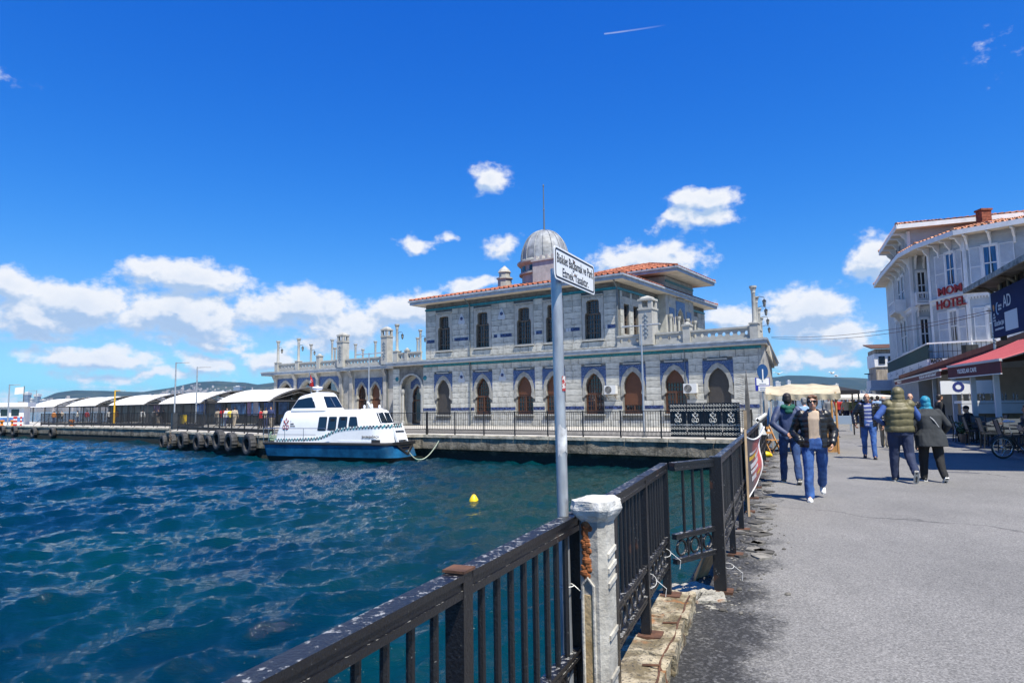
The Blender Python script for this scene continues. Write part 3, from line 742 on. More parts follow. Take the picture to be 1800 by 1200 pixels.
for w0 in (-9.25, -11.15, -7.55, -12.85):
 mb.lathe([(.16, 5.35), (.16, 5.6), (.11, 5.65), (.10, 7.9), (.17, 8.1), (.18, 8.25)], 10, (PAVU - .2, w0, 0))
mb.build('columns_group', TRIM, pv_)['kind'] = 'stuff'
mb = MB(); mb.poly([mirror(POUT, -10.2)], S3(PAVU + .3), (.03, 0, 0)); mb.poly([mirror(PS, -8.35)], S3(PAVU + .3), (.03, 0, 0)); mb.poly([mirror(PS, -12.05)], S3(PAVU + .3), (.03, 0, 0)); mb.build('pane', GLASS, pv_)
mb = MB()
for w0 in (-10.2,):
 for a in (-.24, .24, 0): mb.box(PAVU + .2, PAVU + .28, w0 + a - .03, w0 + a + .03, 6.0, 8.5)
 for z in (6.5, 7.0, 7.5, 8.0): mb.box(PAVU + .2, PAVU + .28, w0 - .68, w0 + .68, z - .03, z + .03)
mb.build('window_bars', WOODU, pv_)
mb = MB()
for w0 in (-8.0, -12.4):
 mb.lathe([(.05, 0), (.30, .1), (.34, .3), (.2, .45), (.3, .65), (.34, .9), (.2, 1.15), (.04, 1.35)], 10, (PAVU - .02, w0, 8.98), Matrix.Diagonal((.18, 1, 1)))
mb.box(PAVU - .14, PAVU - .002, -11.0, -9.4, 9.62, 9.74)
mb.build('ornament', TRIM, pv_)
# small wooden windows of the side face
for w0, a, b in sidew:
 mb = MB(); mb.ring([(w0 - .34, a + .08), (w0 - .34, b - .08), (w0 + .34, b - .08), (w0 + .34, a + .08)], [(w0 - .42, a), (w0 - .42, b), (w0 + .42, b), (w0 + .42, a)], S3(9.5), (.08, 0, 0))
 mb.box(9.5, 9.56, w0 - .025, w0 + .025, a, b)
 for z in (a + .5, a + 1.0, a + 1.5): mb.box(9.51, 9.55, w0 - .36, w0 + .36, z - .02, z + .02)
 f = mb.build('window', WOODU, term)
 MB().box(9.57, 9.59, w0 - .40, w0 + .40, a, b).build('pane', GLASS, f)
 mb = MB(); mb.ring([(w0 - .44, 6.3), (w0 - .44, 8.42), (w0 + .44, 8.42), (w0 + .44, 6.3)], [(w0 - .60, 6.14), (w0 - .60, 8.9), (w0 + .60, 8.9), (w0 + .60, 6.14)], S3(9.32), (.06, 0, 0)); mb.build('frame', TRIM, f)
# ---- windows of the front
def muntins(mb, out, u0, w, us, zs, r=.022, zmin=None, zmax=None):
 pts = mirror(out, u0)
 zlo = min(p[1] for p in pts); zhi = max(p[1] for p in pts)
 zlo = zlo if zmin is None else zmin; zhi = zhi if zmax is None else zmax
 def half(z):
  for (a, za), (b, zb) in zip(out, out[1:]):
   if min(za, zb) <= z <= max(za, zb) and za != zb: return a + (b - a) * (z - za) / (zb - za)
  return 0
 def top(du):
  zz = zlo
  for i in range(60):
   z = zlo + (max(p[1] for p in pts) - zlo) * i / 60
   if half(z) > abs(du): zz = z
  return zz
 for z in zs:
  h = half(z)
  if h > .05: mb.box(u0 - h, u0 + h, w - .03, w, z - r, z + r)
 for du in us: mb.box(u0 + du - r, u0 + du + r, w - .033, w - .003, zlo, min(zhi, top(du)))
def shrink(out, k=.09): return [(max(0, a - k) if a else 0, (z + k * .9 if i == 0 else z - k * (1 if a < .55 else .3))) for i, (a, z) in enumerate(out)]
def low_window(u, style):
 out = LOW; inn = shrink(LOW, .075)
 mb = MB(); mb.ring(mirror(inn, u), mirror(out, u), F3(-.20), (0, -.09, 0))
 f = None
 if style in ('wood', 'half', 'third', 'most'):
  mb.box(u - .62, u + .62, -.29, -.19, 2.16, 2.30)
  mb.box(u - .055, u + .055, -.28, -.185, .9, 2.2)
  for s in (-1, 1): mb.box(u + s * .40 - .30, u + s * .40 + .30, -.28, -.205, .93, 1.10)
  muntins(mb, LOW, u, -.22, (-.62, -.37, -.17, .17, .37, .62), (1.1, 1.42, 1.75, 2.05), .02, .95, 2.2)
  if style in ('wood', 'third'):
   muntins(mb, LOW, u, -.22, (-.4, -.2, 0, .2, .4), (2.55, 2.8, 3.05, 3.3), .018, 2.3)
 f = mb.build('window', WOODB if style != 'dark' else SHUTD, term)
 if style != 'dark':
  MB().poly([mirror(LOW, u)], F3(-.262), (0, -.01, 0)).build('pane', GLASS, f)
 def shutter(z0, z1, m):
  mb = MB(); z = z0
  while z < z1 - .01:
   h = min(.075, z1 - z); zz = z + h / 2
   hw = 0
   for (a, za), (b, zb) in zip(LOW, LOW[1:]):
    if min(za, zb) <= zz <= max(za, zb) and za != zb: hw = a + (b - a) * (zz - za) / (zb - za)
   if hw > .05: mb.box(u - hw + .02, u + hw - .02, -.185, -.165, z, z + h - .012); mb.box(u - hw + .02, u + hw - .02, -.19, -.178, z, z + h)
   z += h
  mb.build('shutter', m, f)
 if style == 'dark': shutter(.9, 3.62, SHUTD)
 if style == 'half': shutter(2.3, 3.62, SHUTB)
 if style == 'third': shutter(2.85, 3.62, SHUTB)
 if style == 'most': shutter(1.45, 3.62, SHUTB)
 # stone surround, sill, tiles, little hood
 inner = LOW[1:]
 outer = [(.90, 1.98)] + LOWO[1:]
 lp = [(u - a, z) for a, z in outer] + [(u + a, z) for a, z in outer[::-1][1:]] + [(u + a, z) for a, z in inner] + [(u - a, z) for a, z in inner[::-1][1:]]
 mb = MB(); mb.poly([lp], F3(.045), (0, -.075, 0)); mb.build('arch_surround', ARCHS, f)
 MB().box(u - .86, u + .86, -.2, .16, .76, .855).build('sill', TRIM, f)
 ar = [(.90, 2.72), (.87, 2.95), (.71, 3.43), (.37, 3.83), (0, 3.99)]
 lp = [(u - .95, 2.68), (u - .95, 4.10), (u + .95, 4.10), (u + .95, 2.68)] + [(u + a, z) for a, z in ar] + [(u - a, z) for a, z in ar[::-1][1:]]
 MB().poly([lp], F3(.040), (0, -.06, 0)).build('tile_panel', BTILE, f)
 MB().box(u - .62, u + .62, -.02, .14, 4.14, 4.23).build('hood', TRIM, f)
for u, st in zip(LU, ('dark', 'wood', 'half', 'half', 'wood', 'most', 'third', 'dark')): low_window(u, st)
for u in UU:
 inn = shrink(UPP, .07)
 mb = MB(); mb.ring(mirror(inn, u), mirror(UPP, u), F3(-.2), (0, -.09, 0))
 mb.box(u - .5, u + .5, -.28, -.19, 7.70, 7.82); mb.box(u - .045, u + .045, -.28, -.185, 6.1, 7.7); mb.box(u - .6, u + .6, -.28, -.19, 6.42, 6.48)
 muntins(mb, UPP, u, -.21, (-.42, -.22, .22, .42), (6.75, 7.05, 7.35), .018, 6.1, 7.75)
 muntins(mb, UPP, u, -.21, (-.3, -.1, .1, .3), (7.98, 8.15, 8.32, 8.5), .018, 7.82, 8.68)
 f = mb.build('window', WOODU, term)
 MB().poly([mirror(UPP, u)], F3(-.252), (0, -.01, 0)).build('pane', GLASS, f)
 out = [(.84, 5.93), (.84, 9.0)]
 mb = MB(); mb.poly([mirror(out, u), mirror(UPP, u)], F3(.02), (0, -.045, 0)); mb.box(u - .86, u + .86, -.02, .10, 9.02, 9.09)
 # carved wave frieze over the window
 for i in range(7): mb.tube([(u - .72 + i * .206, .02, 8.98), (u - .66 + i * .206, .035, 8.84), (u - .60 + i * .206, .02, 8.98)], .03, 5)
 mb.build('frame', TRIM, f)
 MB().box(u - .86, u + .86, -.2, .13, 5.86, 5.945).build('sill', TRIM, f)
# ---- blue bands between the windows
def band(z0, z1, us, half, a, b, broken):
 edges = [a]
 for u in sorted(us): edges += [u - half, u + half]
 edges.append(b); mbb, mbw = MB(), MB(); rs = random.Random(4)
 for s, e in zip(edges[::2], edges[1::2]):
  if e - s < .3: continue
  if not broken: MB().box(s, e, -.03, .042, z0, z1).build('tile_band', TILEB, term); continue
  L = e - s; m = min(L * .8, 2.2); s = (s + e - m) / 2; x = s
  while x < s + m:
   w = rs.uniform(.14, .30); (mbb if rs.random() < .72 else mbw).box(x, min(x + w, s + m), -.03, .042, z0, z1)
   mbb.box(x + w, x + w + .02, -.03, .04, z0, z1); x += w + .02
 if broken: kind(mbb.build('tile_band', TILEB, term), 'stuff'); kind(mbw.build('tile_band', TILEW, term), 'stuff')
band(1.18, 1.40, LU, .80, .25, 27.0, False); band(6.66, 6.90, UU, .9, 9.4, 26.6, True)
MB().box(0.0, 26.9, -.03, .05, 4.73, 4.90).build('teal_band', TEAL, term)
MB().box(9.3, 26.7, -.03, .06, 9.30, 9.46).build('teal_band', TEAL, term)
for a_ in ((9.29, 9.37, -7.2, .05, 9.30, 9.46), (9.29, 9.37, -17.6, -13.2, 9.30, 9.46), (8.69, 8.748, -13.2, -7.2, 10.75, 10.92)): MB().box(*a_).build('teal_band', TEAL, term)
# ---- bell shaped plaster medallions with a blue boss
for u, z in ((22.85, 8.35), (18.95, 8.4), (22.9, 3.75), (18.95, 3.75)):
 mb = MB(); lp = [(u - .20, z - .42), (u - .36, z - .30), (u - .30, z - .1), (u - .20, z + .12), (u - .10, z + .38), (u, z + .5), (u + .10, z + .38), (u + .20, z + .12), (u + .30, z - .1), (u + .36, z - .30), (u + .20, z - .42), (u, z - .36)]
 mb.poly([lp], F3(.05), (0, -.05, 0)); m_ = mb.build('medallion', TILEW, term)
 MB().lathe([(.13, .05), (.12, .09), (.02, .12)], 12, (u, 0, z + .05), Matrix.Rotation(R(-90), 3, 'X')).build('boss', TILEB, m_)
for u in (26.75, 29.9): MB().lathe([(.20, .03), (.17, .07), (.02, .09)], 12, (u, 0, 3.85), Matrix.Rotation(R(-90), 3, 'X')).build('boss', TEAL, term)
# ---- porch
mb = MB(); mb.poly([alc, mirror([(.62, .1), (.62, 1.9), (.52, 2.0), (.58, 2.4), (.45, 2.9), (0, 3.3)], 28.3)], F3(-.75), (0, -.15, 0)); mb.build('porch_wall', TRIM, term)
ring_i = alc; ring_o = [(28.3 + (a - 28.3) * 1.16, z + (.12 if z > 2.9 else 0)) for a, z in alc]
MB().ring(ring_i, ring_o, F3(.05), (0, -.85, 0)).build('porch_arch', TRIM, term)
mb = MB(); mb.ring(mirror([(.52, .2), (.52, 1.9), (.44, 2.0), (.5, 2.4), (.37, 2.8), (0, 3.15)], 28.3), mirror([(.62, .1), (.62, 1.9), (.52, 2.0), (.58, 2.4), (.45, 2.9), (0, 3.3)], 28.3), F3(-.82), (0, -.06, 0)); mb.box(27.8, 28.8, -.9, -.8, 2.0, 2.1)
f = mb.build('door', WOODB, term); MB().poly([mirror([(.6, .1), (.6, 1.9), (.5, 2.0), (.56, 2.4), (.43, 2.9), (0, 3.25)], 28.3)], F3(-.87), (0, -.01, 0)).build('pane', GLASS, f)
for u in (27.25, 29.35): MB().lathe([(.16, .05), (.16, .3), (.11, .35), (.10, 2.5), (.19, 2.75), (.2, 3.0)], 10, (u, -.12, 0)).build('column', TRIM, term)
MB().poly([[(27.55, 3.05), (27.6, 3.6), (28.3, 3.98), (29.0, 3.6), (29.05, 3.05), (28.85, 3.0), (28.6, 3.3), (28.3, 3.45), (28.0, 3.3), (27.75, 3.0)]], F3(-.73), (0, .03, 0)).build('tile_panel', BTILE, term)
# ---- lower cornice and terrace
RS = Vector((6.3, -27))                                            # far end of the right side (u, w)
CORN = [(-.45, .42), (30.85, .42), (30.85, -1.58), (51.1, -1.58), (51.1, -17), (30, -20), (6.3, -27.5), (5.6, -27.4)]
def rim(poly, z0, z1, grow, m, name):
 c = Vector((20, -8)); mb = MB()
 mb.poly([[(p[0] + (grow if p[0] > 20 else -grow), p[1] + (grow if p[1] > -10 else -grow)) for p in poly]], lambda a, b: (a, b, z0), (0, 0, z1 - z0)); return mb.build(name, m, term)
rim(CORN, 4.92, 5.0, -.02, CREAM, 'soffit'); rim(CORN, 5.001, 5.16, 0, FASC, 'cornice'); rim(CORN, 5.161, 5.235, .09, ZINC, 'gutter'); rim(CORN, 5.236, 5.30, .03, TRIM, 'terrace_floor')
mb = MB()
for p, q in ((Vector((0, 0)), RS), (RS, Vector((30, -20))), (Vector((30, -20)), Vector((49.2, -17))),):
 mb.bar((p.x, p.y, 2.46), (q.x, q.y, 2.46), .4, 4.9, (0, 0, 1))
mb.build('side_wall', PLAS, term)
# brackets under the cornice at the street end
mb = MB()
for i in range(14):
 t = .05 + i * .065; p = RS * t
 mb.box(p.x - .45, p.x + .1, p.y - .08, p.y + .08, 4.6, 4.93)
mb.build('bracket_row', CREAM, term)['kind'] = 'stuff'
# ---- left wing: open arcade, set back two metres
WB = -2.0
AO = [(1.30, .05), (1.30, 2.3), (1.24, 2.75), (1.05, 3.25), (.7, 3.72), (.3, 4.02), (0, 4.15)]
AU = [47.55, 44.2, 40.8]
DW = [(.62, .3), (.62, 2.2), (.52, 2.3), (.60, 2.6), (.5, 3.15), (.22, 3.5), (0, 3.68)]
mb = MB(); mb.poly([[(30.4, 0), (49.3, 0), (49.3, 4.95), (30.4, 4.95)]] + [mirror(AO, u) for u in AU] + [mirror(DW, 36.4), mirror(DW, 34.6), mirror(DW, 31.35)], F3(WB), (0, -.45, 0))
wing = mb.build('wing_wall', PLAS, term)
MB().poly([[(-2.46, 0), (-9, 0), (-9, 4.95), (-2.46, 4.95)], mirror([(a * 1.5, z) for a, z in AO], -5.6)], S3(48.9), (.4, 0, 0)).build('wing_end_wall', PLAS, term)
MB().box(31, 45.0, -9, -8.6, 0, 4.9).build('wing_back_wall', CREAM, term)
MB().box(39.0, 39.3, -8.6, -2.46, 0, 4.9).build('wing_inner_wall', CREAM, term)
for u in AU:
 o_ = [(1.55, 2.3), (1.5, 2.75), (1.28, 3.35), (.86, 3.9), (.4, 4.24), (0, 4.38)]; i_ = AO[1:]
 lp = [(u - a, z) for a, z in o_] + [(u + a, z) for a, z in o_[::-1][1:]] + [(u + a, z) for a, z in i_] + [(u - a, z) for a, z in i_[::-1][1:]]
 a_ = MB().poly([lp], F3(WB + .06), (0, -.09, 0)).build('arch', ARCHS, term)
 lp = [(u - 1.58, 2.9), (u - 1.58, 4.52), (u + 1.58, 4.52), (u + 1.58, 2.9)] + [(u + a, z) for a, z in o_[1:]] + [(u - a, z) for a, z in o_[1:][::-1][1:]]
 lp = [(x, z) for x, z in lp]
 MB().poly([lp], F3(WB + .035), (0, -.05, 0)).build('tile_panel', BTILE, a_)
for u in (49.05, 45.88, 42.5, 39.15, 37.7, 33.3):
 mb = MB(); mb.box(u - .2, u + .2, WB - .02, WB + .16, 0, 4.3); mb.add([(u - .2, WB, 4.3), (u + .2, WB, 4.3), (u + .2, WB + .16, 4.3), (u - .2, WB + .16, 4.3), (u - .2, WB, 4.92), (u + .2, WB, 4.92), (u + .2, WB + .52, 4.92), (u - .2, WB + .52, 4.92)], [(0, 1, 2, 3), (4, 5, 6, 7), (0, 1, 5, 4), (1, 2, 6, 5), (2, 3, 7, 6), (3, 0, 4, 7)]); mb.build('pilaster', PLAS, term)
for u, st in ((36.4, 'wood'), (34.6, 'shut'), (31.35, 'wood')):
 mb = MB(); mb.ring(mirror(shrink(DW, .07), u), mirror(DW, u), F3(WB - .2), (0, -.08, 0)); mb.box(u - .55, u + .55, WB - .28, WB - .19, 2.15, 2.27); muntins(mb, DW, u, WB - .21, (-.4, -.2, 0, .2, .4), (.8, 1.2, 1.6, 2.6, 2.9), .02, .4)
 f = mb.build('window', WOODB, term)
 (MB().poly([mirror(DW, u)], F3(WB - (.252 if st == 'wood' else .19)), (0, -.01, 0))).build('pane' if st == 'wood' else 'shutter', GLASS if st == 'wood' else SHUTB, f)
 o_ = [(.78, 2.2), (.74, 2.65), (.66, 3.2), (.32, 3.72), (0, 3.9)]; i_ = DW[1:]
 MB().poly([[(u - a, z) for a, z in o_] + [(u + a, z) for a, z in o_[::-1][1:]] + [(u + a, z) for a, z in i_] + [(u - a, z) for a, z in i_[::-1][1:]]], F3(WB + .05), (0, -.08, 0)).build('arch_surround', ARCHS, f)
 lp = [(u - .9, 2.7), (u - .9, 4.2), (u + .9, 4.2), (u + .9, 2.7)] + [(u + a, z) for a, z in o_[1:]] + [(u - a, z) for a, z in o_[1:][::-1][1:]]
 MB().poly([lp], F3(WB + .03), (0, -.05, 0)).build('tile_panel', BTILE, f)
# ---- balustrade: plates with round openings, posts, tall piers, free columns with lanterns
IRON = mat('black_iron', (.012, .012, .013), .55, var=.3, vscale=8)
LAMPG = mat('lantern_glass', (.35, .33, .28), .2)
def balus(u0, u1, w, z=5.30):
 L = abs(u1 - u0); n = max(1, int((L - .2) / .42)); s = 1 if u1 > u0 else -1
 hs = []
 for i in range(n):
  c = u0 + s * L * (i + .5) / n; hs.append([(c + .125 * math.cos(R(a)), z + .38 + .125 * math.sin(R(a))) for a in range(0, 360, 36)])
 mb = MB(); mb.poly([[(u0, z + .1), (u1, z + .1), (u1, z + .64), (u0, z + .64)]] + hs, F3(w + .06), (0, -.12, 0))
 mb.box(min(u0, u1), max(u0, u1), w - .12, w + .12, z, z + .10); mb.box(min(u0, u1), max(u0, u1), w - .13, w + .13, z + .64, z + .76)
 mb.build('balustrade', TRIM, term)
def post(u, w, z=5.30, s=.46, h=1.05, m=TRIM):
 mb = MB(); mb.box(u - s / 2, u + s / 2, w - s / 2, w + s / 2, z, z + h); mb.box(u - s * .62, u + s * .62, w - s * .62, w + s * .62, z + h, z + h + .09); mb.lathe([(s * .5, z + h + .09), (s * .42, z + h + .2), (.03, z + h + .28)], 8, (u, w, 0)); return mb.build('post', m, term)
def pier(u, w, z=5.30, s=.92, top=8.55):
 mb = MB(); h = s / 2
 mb.box(u - h, u + h, w - h, w + h, z, top - .95); mb.box(u - h * 1.12, u + h * 1.12, w - h * 1.12, w + h * 1.12, top - .95, top - .85)
 for sx in (-1, 1):
  for sy in (-1, 1): mb.box(u + sx * h * .72 - h * .27, u + sx * h * .72 + h * .27, w + sy * h * .72 - h * .27, w + sy * h * .72 + h * .27, top - .85, top - .35)
 mb.box(u - h * .9, u + h * .9, w - h * .9, w + h * .9, top - .82, top - .78)
 mb.box(u - h * 1.1, u + h * 1.1, w - h * 1.1, w + h * 1.1, top - .35, top - .22); mb.lathe([(h * 1.25, top - .22), (h * .9, top - .08), (.05, top + .02)], 4, (u, w, 0), Matrix.Rotation(R(45), 3, 'Z'))
 p = mb.build('pier', TRIM, term)
 mb = MB()
 for k in range(6): mb.sphere((u, w + h + .01, z + .55 + k * .28), .1, 8, 6, (1, .4, 1.2))
 for k in range(5):
  for s_ in (-1, 1): mb.sphere((u + s_ * .13, w + h + .01, z + .7 + k * .28), .055, 6, 5, (1.3, .4, 1))
 mb.build('carved_relief', mat('relief_grey_blue', (.16, .20, .24), .7), p)
def free_col(u, w, z=5.30, top=8.45, lant=True, side=1):
 mb = MB(); mb.box(u - .24, u + .24, w - .24, w + .24, z, z + .85); mb.box(u - .28, u + .28, w - .28, w + .28, z + .85, z + .93)
 mb.lathe([(.17, z + .93), (.15, z + 1.0), (.125, z + 1.1), (.115, top - .45), (.14, top - .40), (.12, top - .33), (.20, top - .12), (.22, top - .1), (.22, top)], 12, (u, w, 0)); c = mb.build('column', TRIM, term, smooth=40)
 if lant:
  x = u - side * .62; zt = top - .75
  mb = MB(); mb.tube([(u - side * .12, w, zt), (u - side * .35, w, zt + .08), (x, w, zt)], .018, 5); mb.tube([(x, w, zt), (x, w, zt - .12)], .012, 5); mb.lathe([(.02, zt - .1), (.12, zt - .2), (.12, zt - .22)], 6, (x, w, 0)); mb.lathe([(.06, zt - .52), (.02, zt - .58)], 6, (x, w, 0))
  for k in range(6): mb.bar((x + .11 * math.cos(k * 1.047), w + .11 * math.sin(k * 1.047), zt - .2), (x + .06 * math.cos(k * 1.047), w + .06 * math.sin(k * 1.047), zt - .52), .015, .015)
  l = mb.build('lantern', IRON, c)
  MB().lathe([(.05, zt - .5), (.095, zt - .22)], 6, (x, w, 0)).build('lantern_glass', LAMPG, l)
ez = .16
balus(9.3, 7.55, ez); balus(6.55, 4.68, ez); balus(4.18, .55, ez); pier(7.05, ez); post(4.43, ez); free_col(.28, ez, top=8.45)
for t, tp in ((.16, 8.45), (.36, 8.4), (.55, 8.3)): p = RS * t; free_col(p.x + .3, p.y + .1, top=tp, side=1)
mb = MB(); mb.bar((.3, -.1, 5.68), (RS.x * .8 + .3, RS.y * .8, 5.68), .14, .75); mb.build('balustrade', TRIM, term)
mb = MB(); mb.lathe([(.28, 5.3), (.28, 6.2), (.36, 6.25), (.36, 6.35), (.2, 6.5), (.06, 6.62)], 8, (1.2, -2.6, 0)); mb.build('vent_turret', TRIM, term)
balus(27.0, 30.1, ez); free_col(tloc(698, 600, ez)[0], ez, top=8.5); post(28.6, ez, h=.85, s=.34)
def front_u(px): return tloc(px, 620, WB + .16)[0]
us = [front_u(x) for x in (489, 525, 562, 603, 680)]
wz = WB + .16
free_col(us[0], wz, top=8.45); free_col(us[1], wz, top=8.5); post(us[2], wz, h=1.2); pier(us[3], wz, s=.8, top=8.6); pier(us[4], wz, s=.75, top=8.7)
balus(us[0] - .3, us[1] + .3, wz); balus(us[1] - .3, us[2] + .3, wz); balus(us[2] - .3, us[3] + .45, wz); balus(us[3] - .45, us[4] + .42, wz)
for px, w_, tp in ((547, -9.5, 8.9), (584, -9.5, 9.2), (589, -13, 9.0), (625, -12, 9.1), (638, -16, 8.9), (660, -12, 9.2), (734, -13, 9.3), (739, -9.5, 9.3)):
 free_col(tloc(px, 600, w_)[0], w_, top=tp if w_ > -11 else tp - .3, lant=px in (547, 739))
balus(33, 48.5, -16.6)
# ---- roofs
RTILE = mat('red_roof_tile', (.30, .085, .040), .85, var=.3, vscale=2.0, col2=(.40, .15, .085), island=.22)
def hip(x0, x1, y0, y1, ze, zr, ins, name='roof', parent=term, mt=None, fx=None):
 """hipped roof over a rectangle; ridge along x; returns the roof object; tile rows are joined geometry"""
 mt = mt or RTILE; fx = fx or (lambda a, b, c: (a, b, c)); yc = (y0 + y1) / 2
 e = [Vector(fx(*p)) for p in ((x0, y0, ze), (x1, y0, ze), (x1, y1, ze), (x0, y1, ze))]; r0 = Vector(fx(x0 + ins, yc, zr)); r1 = Vector(fx(x1 - ins, yc, zr))
 mb = MB(); mb.add(e + [r0, r1] + [v - Vector((0, 0, .12)) for v in e], [(0, 1, 5, 4), (1, 2, 5), (2, 3, 4, 5), (3, 0, 4), (0, 1, 7, 6), (1, 2, 8, 7), (2, 3, 9, 8), (3, 0, 6, 9), (6, 7, 8, 9)])
 ro = mb.build(name, mt, parent)
 tm = MB()
 for a, b, c, d in ((e[0], e[1], r1, r0), (e[1], e[2], r1, r1), (e[2], e[3], r0, r1), (e[3], e[0], r0, r0)):
  L = (b - a).length; n = max(2, int(L / .42)); nrm = (b - a).cross(d - a).normalized()
  if nrm.z < 0: nrm = -nrm
  for i in range(n):
   t = (i + .5) / n; p = a.lerp(b, t)
   ml = (d - a)
   lt = (d - a).dot((b - a).normalized()) / L; rt = 1 - (c - b).dot((a - b).normalized()) / L
   k = 1.0
   if t < lt: k = t / lt
   elif t > rt: k = (1 - t) / (1 - rt)
   inw = nrm.cross((b - a).normalized())
   if inw.z < 0: inw = -inw
   H = (d - a).dot(inw); q = p + inw * H * k
   rows = max(1, int(H * k / .6))
   for j in range(rows):
    s0 = p.lerp(q, j / rows); s1 = p.lerp(q, (j + 1.06) / rows)
    tm.tube([s0 + nrm * .035, s1 + nrm * .012], [.085, .075], 5, cap=False)
 for a, b in ((e[0], r0), (e[3], r0), (e[1], r1), (e[2], r1), (r0, r1)):
  m = max(2, int((b - a).length / .5))
  for i in range(m): tm.tube([a.lerp(b, i / m) + Vector((0, 0, .05)), a.lerp(b, (i + 1.05) / m) + Vector((0, 0, .03))], [.12, .10], 6)
 o = tm.build('roof_tiles', mt, ro, fix=False); o['kind'] = 'stuff'
 return ro
def eave(x0, x1, y0, y1, z, parent=term, m1=None):
 mb = MB(); mb.box(x0, x1, y0, y1, z - .08, z); mb.build('soffit', CREAM, parent)
 mb = MB(); t = .05
 for a in ((x0 - t, x1 + t, y1, y1 + t), (x0 - t, x1 + t, y0 - t, y0), (x0 - t, x0, y0, y1), (x1, x1 + t, y0, y1)): mb.box(*a, z - .10, z + .14)
 mb.build('fascia', m1 or FASC, parent)
 mb = MB(); t2 = .16
 for a in ((x0 - t2, x1 + t2, y1 + t + .002, y1 + t2), (x0 - t2, x1 + t2, y0 - t2, y0 - t - .002), (x0 - t2, x0 - t - .002, y0 - t, y1 + t), (x1 + t + .002, x1 + t2, y0 - t, y1 + t)): mb.box(*a, z + .12, z + .24)
 n = int((x1 - x0) / 1.1)
 for i in range(n): mb.box(x0 + i * 1.1, x0 + i * 1.1 + .05, y1 + t2, y1 + t2 + .02, z + .10, z + .27)
 n = int((y1 - y0) / 1.1)
 for i in range(n): mb.box(x0 - t2 - .02, x0 - t2, y0 + i * 1.1, y0 + i * 1.1 + .05, z + .10, z + .27)
 mb.build('gutter', ZINC, parent)
eave(8.5, 27.55, -18.4, .88, 9.90); hip(8.42, 27.63, -18.5, .96, 10.16, 12.35, 8.5)
eave(7.35, 17, -14.4, -6.0, 11.35); hip(7.27, 17.1, -14.5, -5.9, 11.60, 12.9, 3.9)
mb = MB(); mb.box(9.8, 26.2, -17.5, -.5, 5.3, 9.8); mb.build('core', MORT, term)
mb = MB(); mb.box(26.1, 26.64, -17.6, -.46, 5.3, 9.8); mb.build('end_wall', STONE_R, term)
if rest.v:
 o = rest.build('stones', STONE_R, sw); o['kind'] = 'stuff'
# ---- dome
DU, DWW, DZ = 20.0, -8.0, 13.95
LEAD = mat('lead_dome_sheet', (.25, .265, .28), .6, var=.4, vscale=1.4, metal=.12, bump=.01, bscale=5)
dome = MB(); prof = []
for i in range(15):
 a = i / 14 * math.pi / 2; prof.append((2.06 * math.cos(a) ** .92 if i < 14 else .03, DZ + 2.72 * math.sin(a)))
dome.lathe(prof, 32, (DU, DWW, 0)); dm = dome.build('dome', LEAD, term, smooth=30)
for k in range(16):
 a = k / 16 * 2 * math.pi + .1
 mb = MB(); mb.tube([(DU + (r + .02) * math.cos(a), DWW + (r + .02) * math.sin(a), z) for r, z in prof[:-1]], .05, 5); mb.build('rib', LEAD, dm)
mb = MB(); mb.lathe([(2.0, 11.5), (2.0, 12.6), (2.25, 12.65), (2.25, 12.8), (2.05, 12.85), (2.05, 13.4), (2.3, 13.5), (2.42, 13.62), (2.42, 13.75), (2.15, 13.8), (2.1, 13.96)], 24, (DU, DWW, 0)); dr = mb.build('drum', TRIM, term, smooth=30)
mb = MB()
for k in range(12):
 a = k / 12 * 2 * math.pi; mb.cbox((DU + 2.06 * math.cos(a), DWW + 2.06 * math.sin(a), 13.12), (.04, .5, .42), Matrix.Rotation(a, 3, 'Z'))
mb.build('drum_window', GLASS, dr)['kind'] = 'stuff'
mb = MB(); mb.lathe([(.09, DZ + 2.7), (.07, DZ + 3.1), (.055, 18.5), (.085, 18.55), (.05, 18.65), (.04, 20.6), (.075, 20.68), (.03, 20.85)], 8, (DU, DWW, 0)); mb.build('flagpole', PIPE, term)
u_, _ = tloc(955, 470, -5.2)
mb = MB(); mb.box(u_ - 1.05, u_ + 1.05, -6.2, -5.2, 11.6, 13.35); mb.box(u_ - 1.15, u_ + 1.15, -6.3, -5.1, 13.35, 13.47)
for k in range(4): mb.box(u_ - .95 + k * .55, u_ - .70 + k * .55, -5.55, -5.25, 13.47, 13.85)
mb.build('parapet_block', mat('parapet_plaster', (.42, .40, .38), .9, var=.15), term)
u_, _ = tloc(887, 480, -7)
mb = MB(); mb.lathe([(.62, 11.4), (.62, 12.6), (.75, 12.65), (.75, 12.75), (.5, 12.8), (.5, 13.2), (.6, 13.25), (.45, 13.5), (.2, 13.72), (.05, 13.85)], 8, (u_, -7, 0)); mb.build('turret', TRIM, term)
# ---- downpipes
mb = MB(); mb.tube([(22.0, .75, 9.85), (22.0, .55, 9.7), (22.0, .12, 9.4), (22.0, .12, 5.35)], .05, 8); mb.build('downpipe', PIPE, term)
mb = MB(); mb.tube([(22.0, .12, 4.9), (22.0, .12, .1)], .05, 8); mb.build('downpipe', PIPE, term)
mb = MB(); mb.tube([(9.2, .7, 9.8), (9.28, .1, 9.4), (9.28, .1, 5.4)], .05, 8); mb.build('downpipe', PIPE, term)
mb = MB(); mb.tube([(33.0, WB + .4, 4.9), (33.0, WB + .12, 4.5), (33.0, WB + .12, .1)], .05, 8); mb.build('downpipe', PIPE, term)
mb = MB(); mb.tube([(5.0 - .22, .35, 5.2), (4.72, .08, 4.7), (4.70, .07, 2.7)], .025, 6); mb.build('cable_run', PIPE, term)
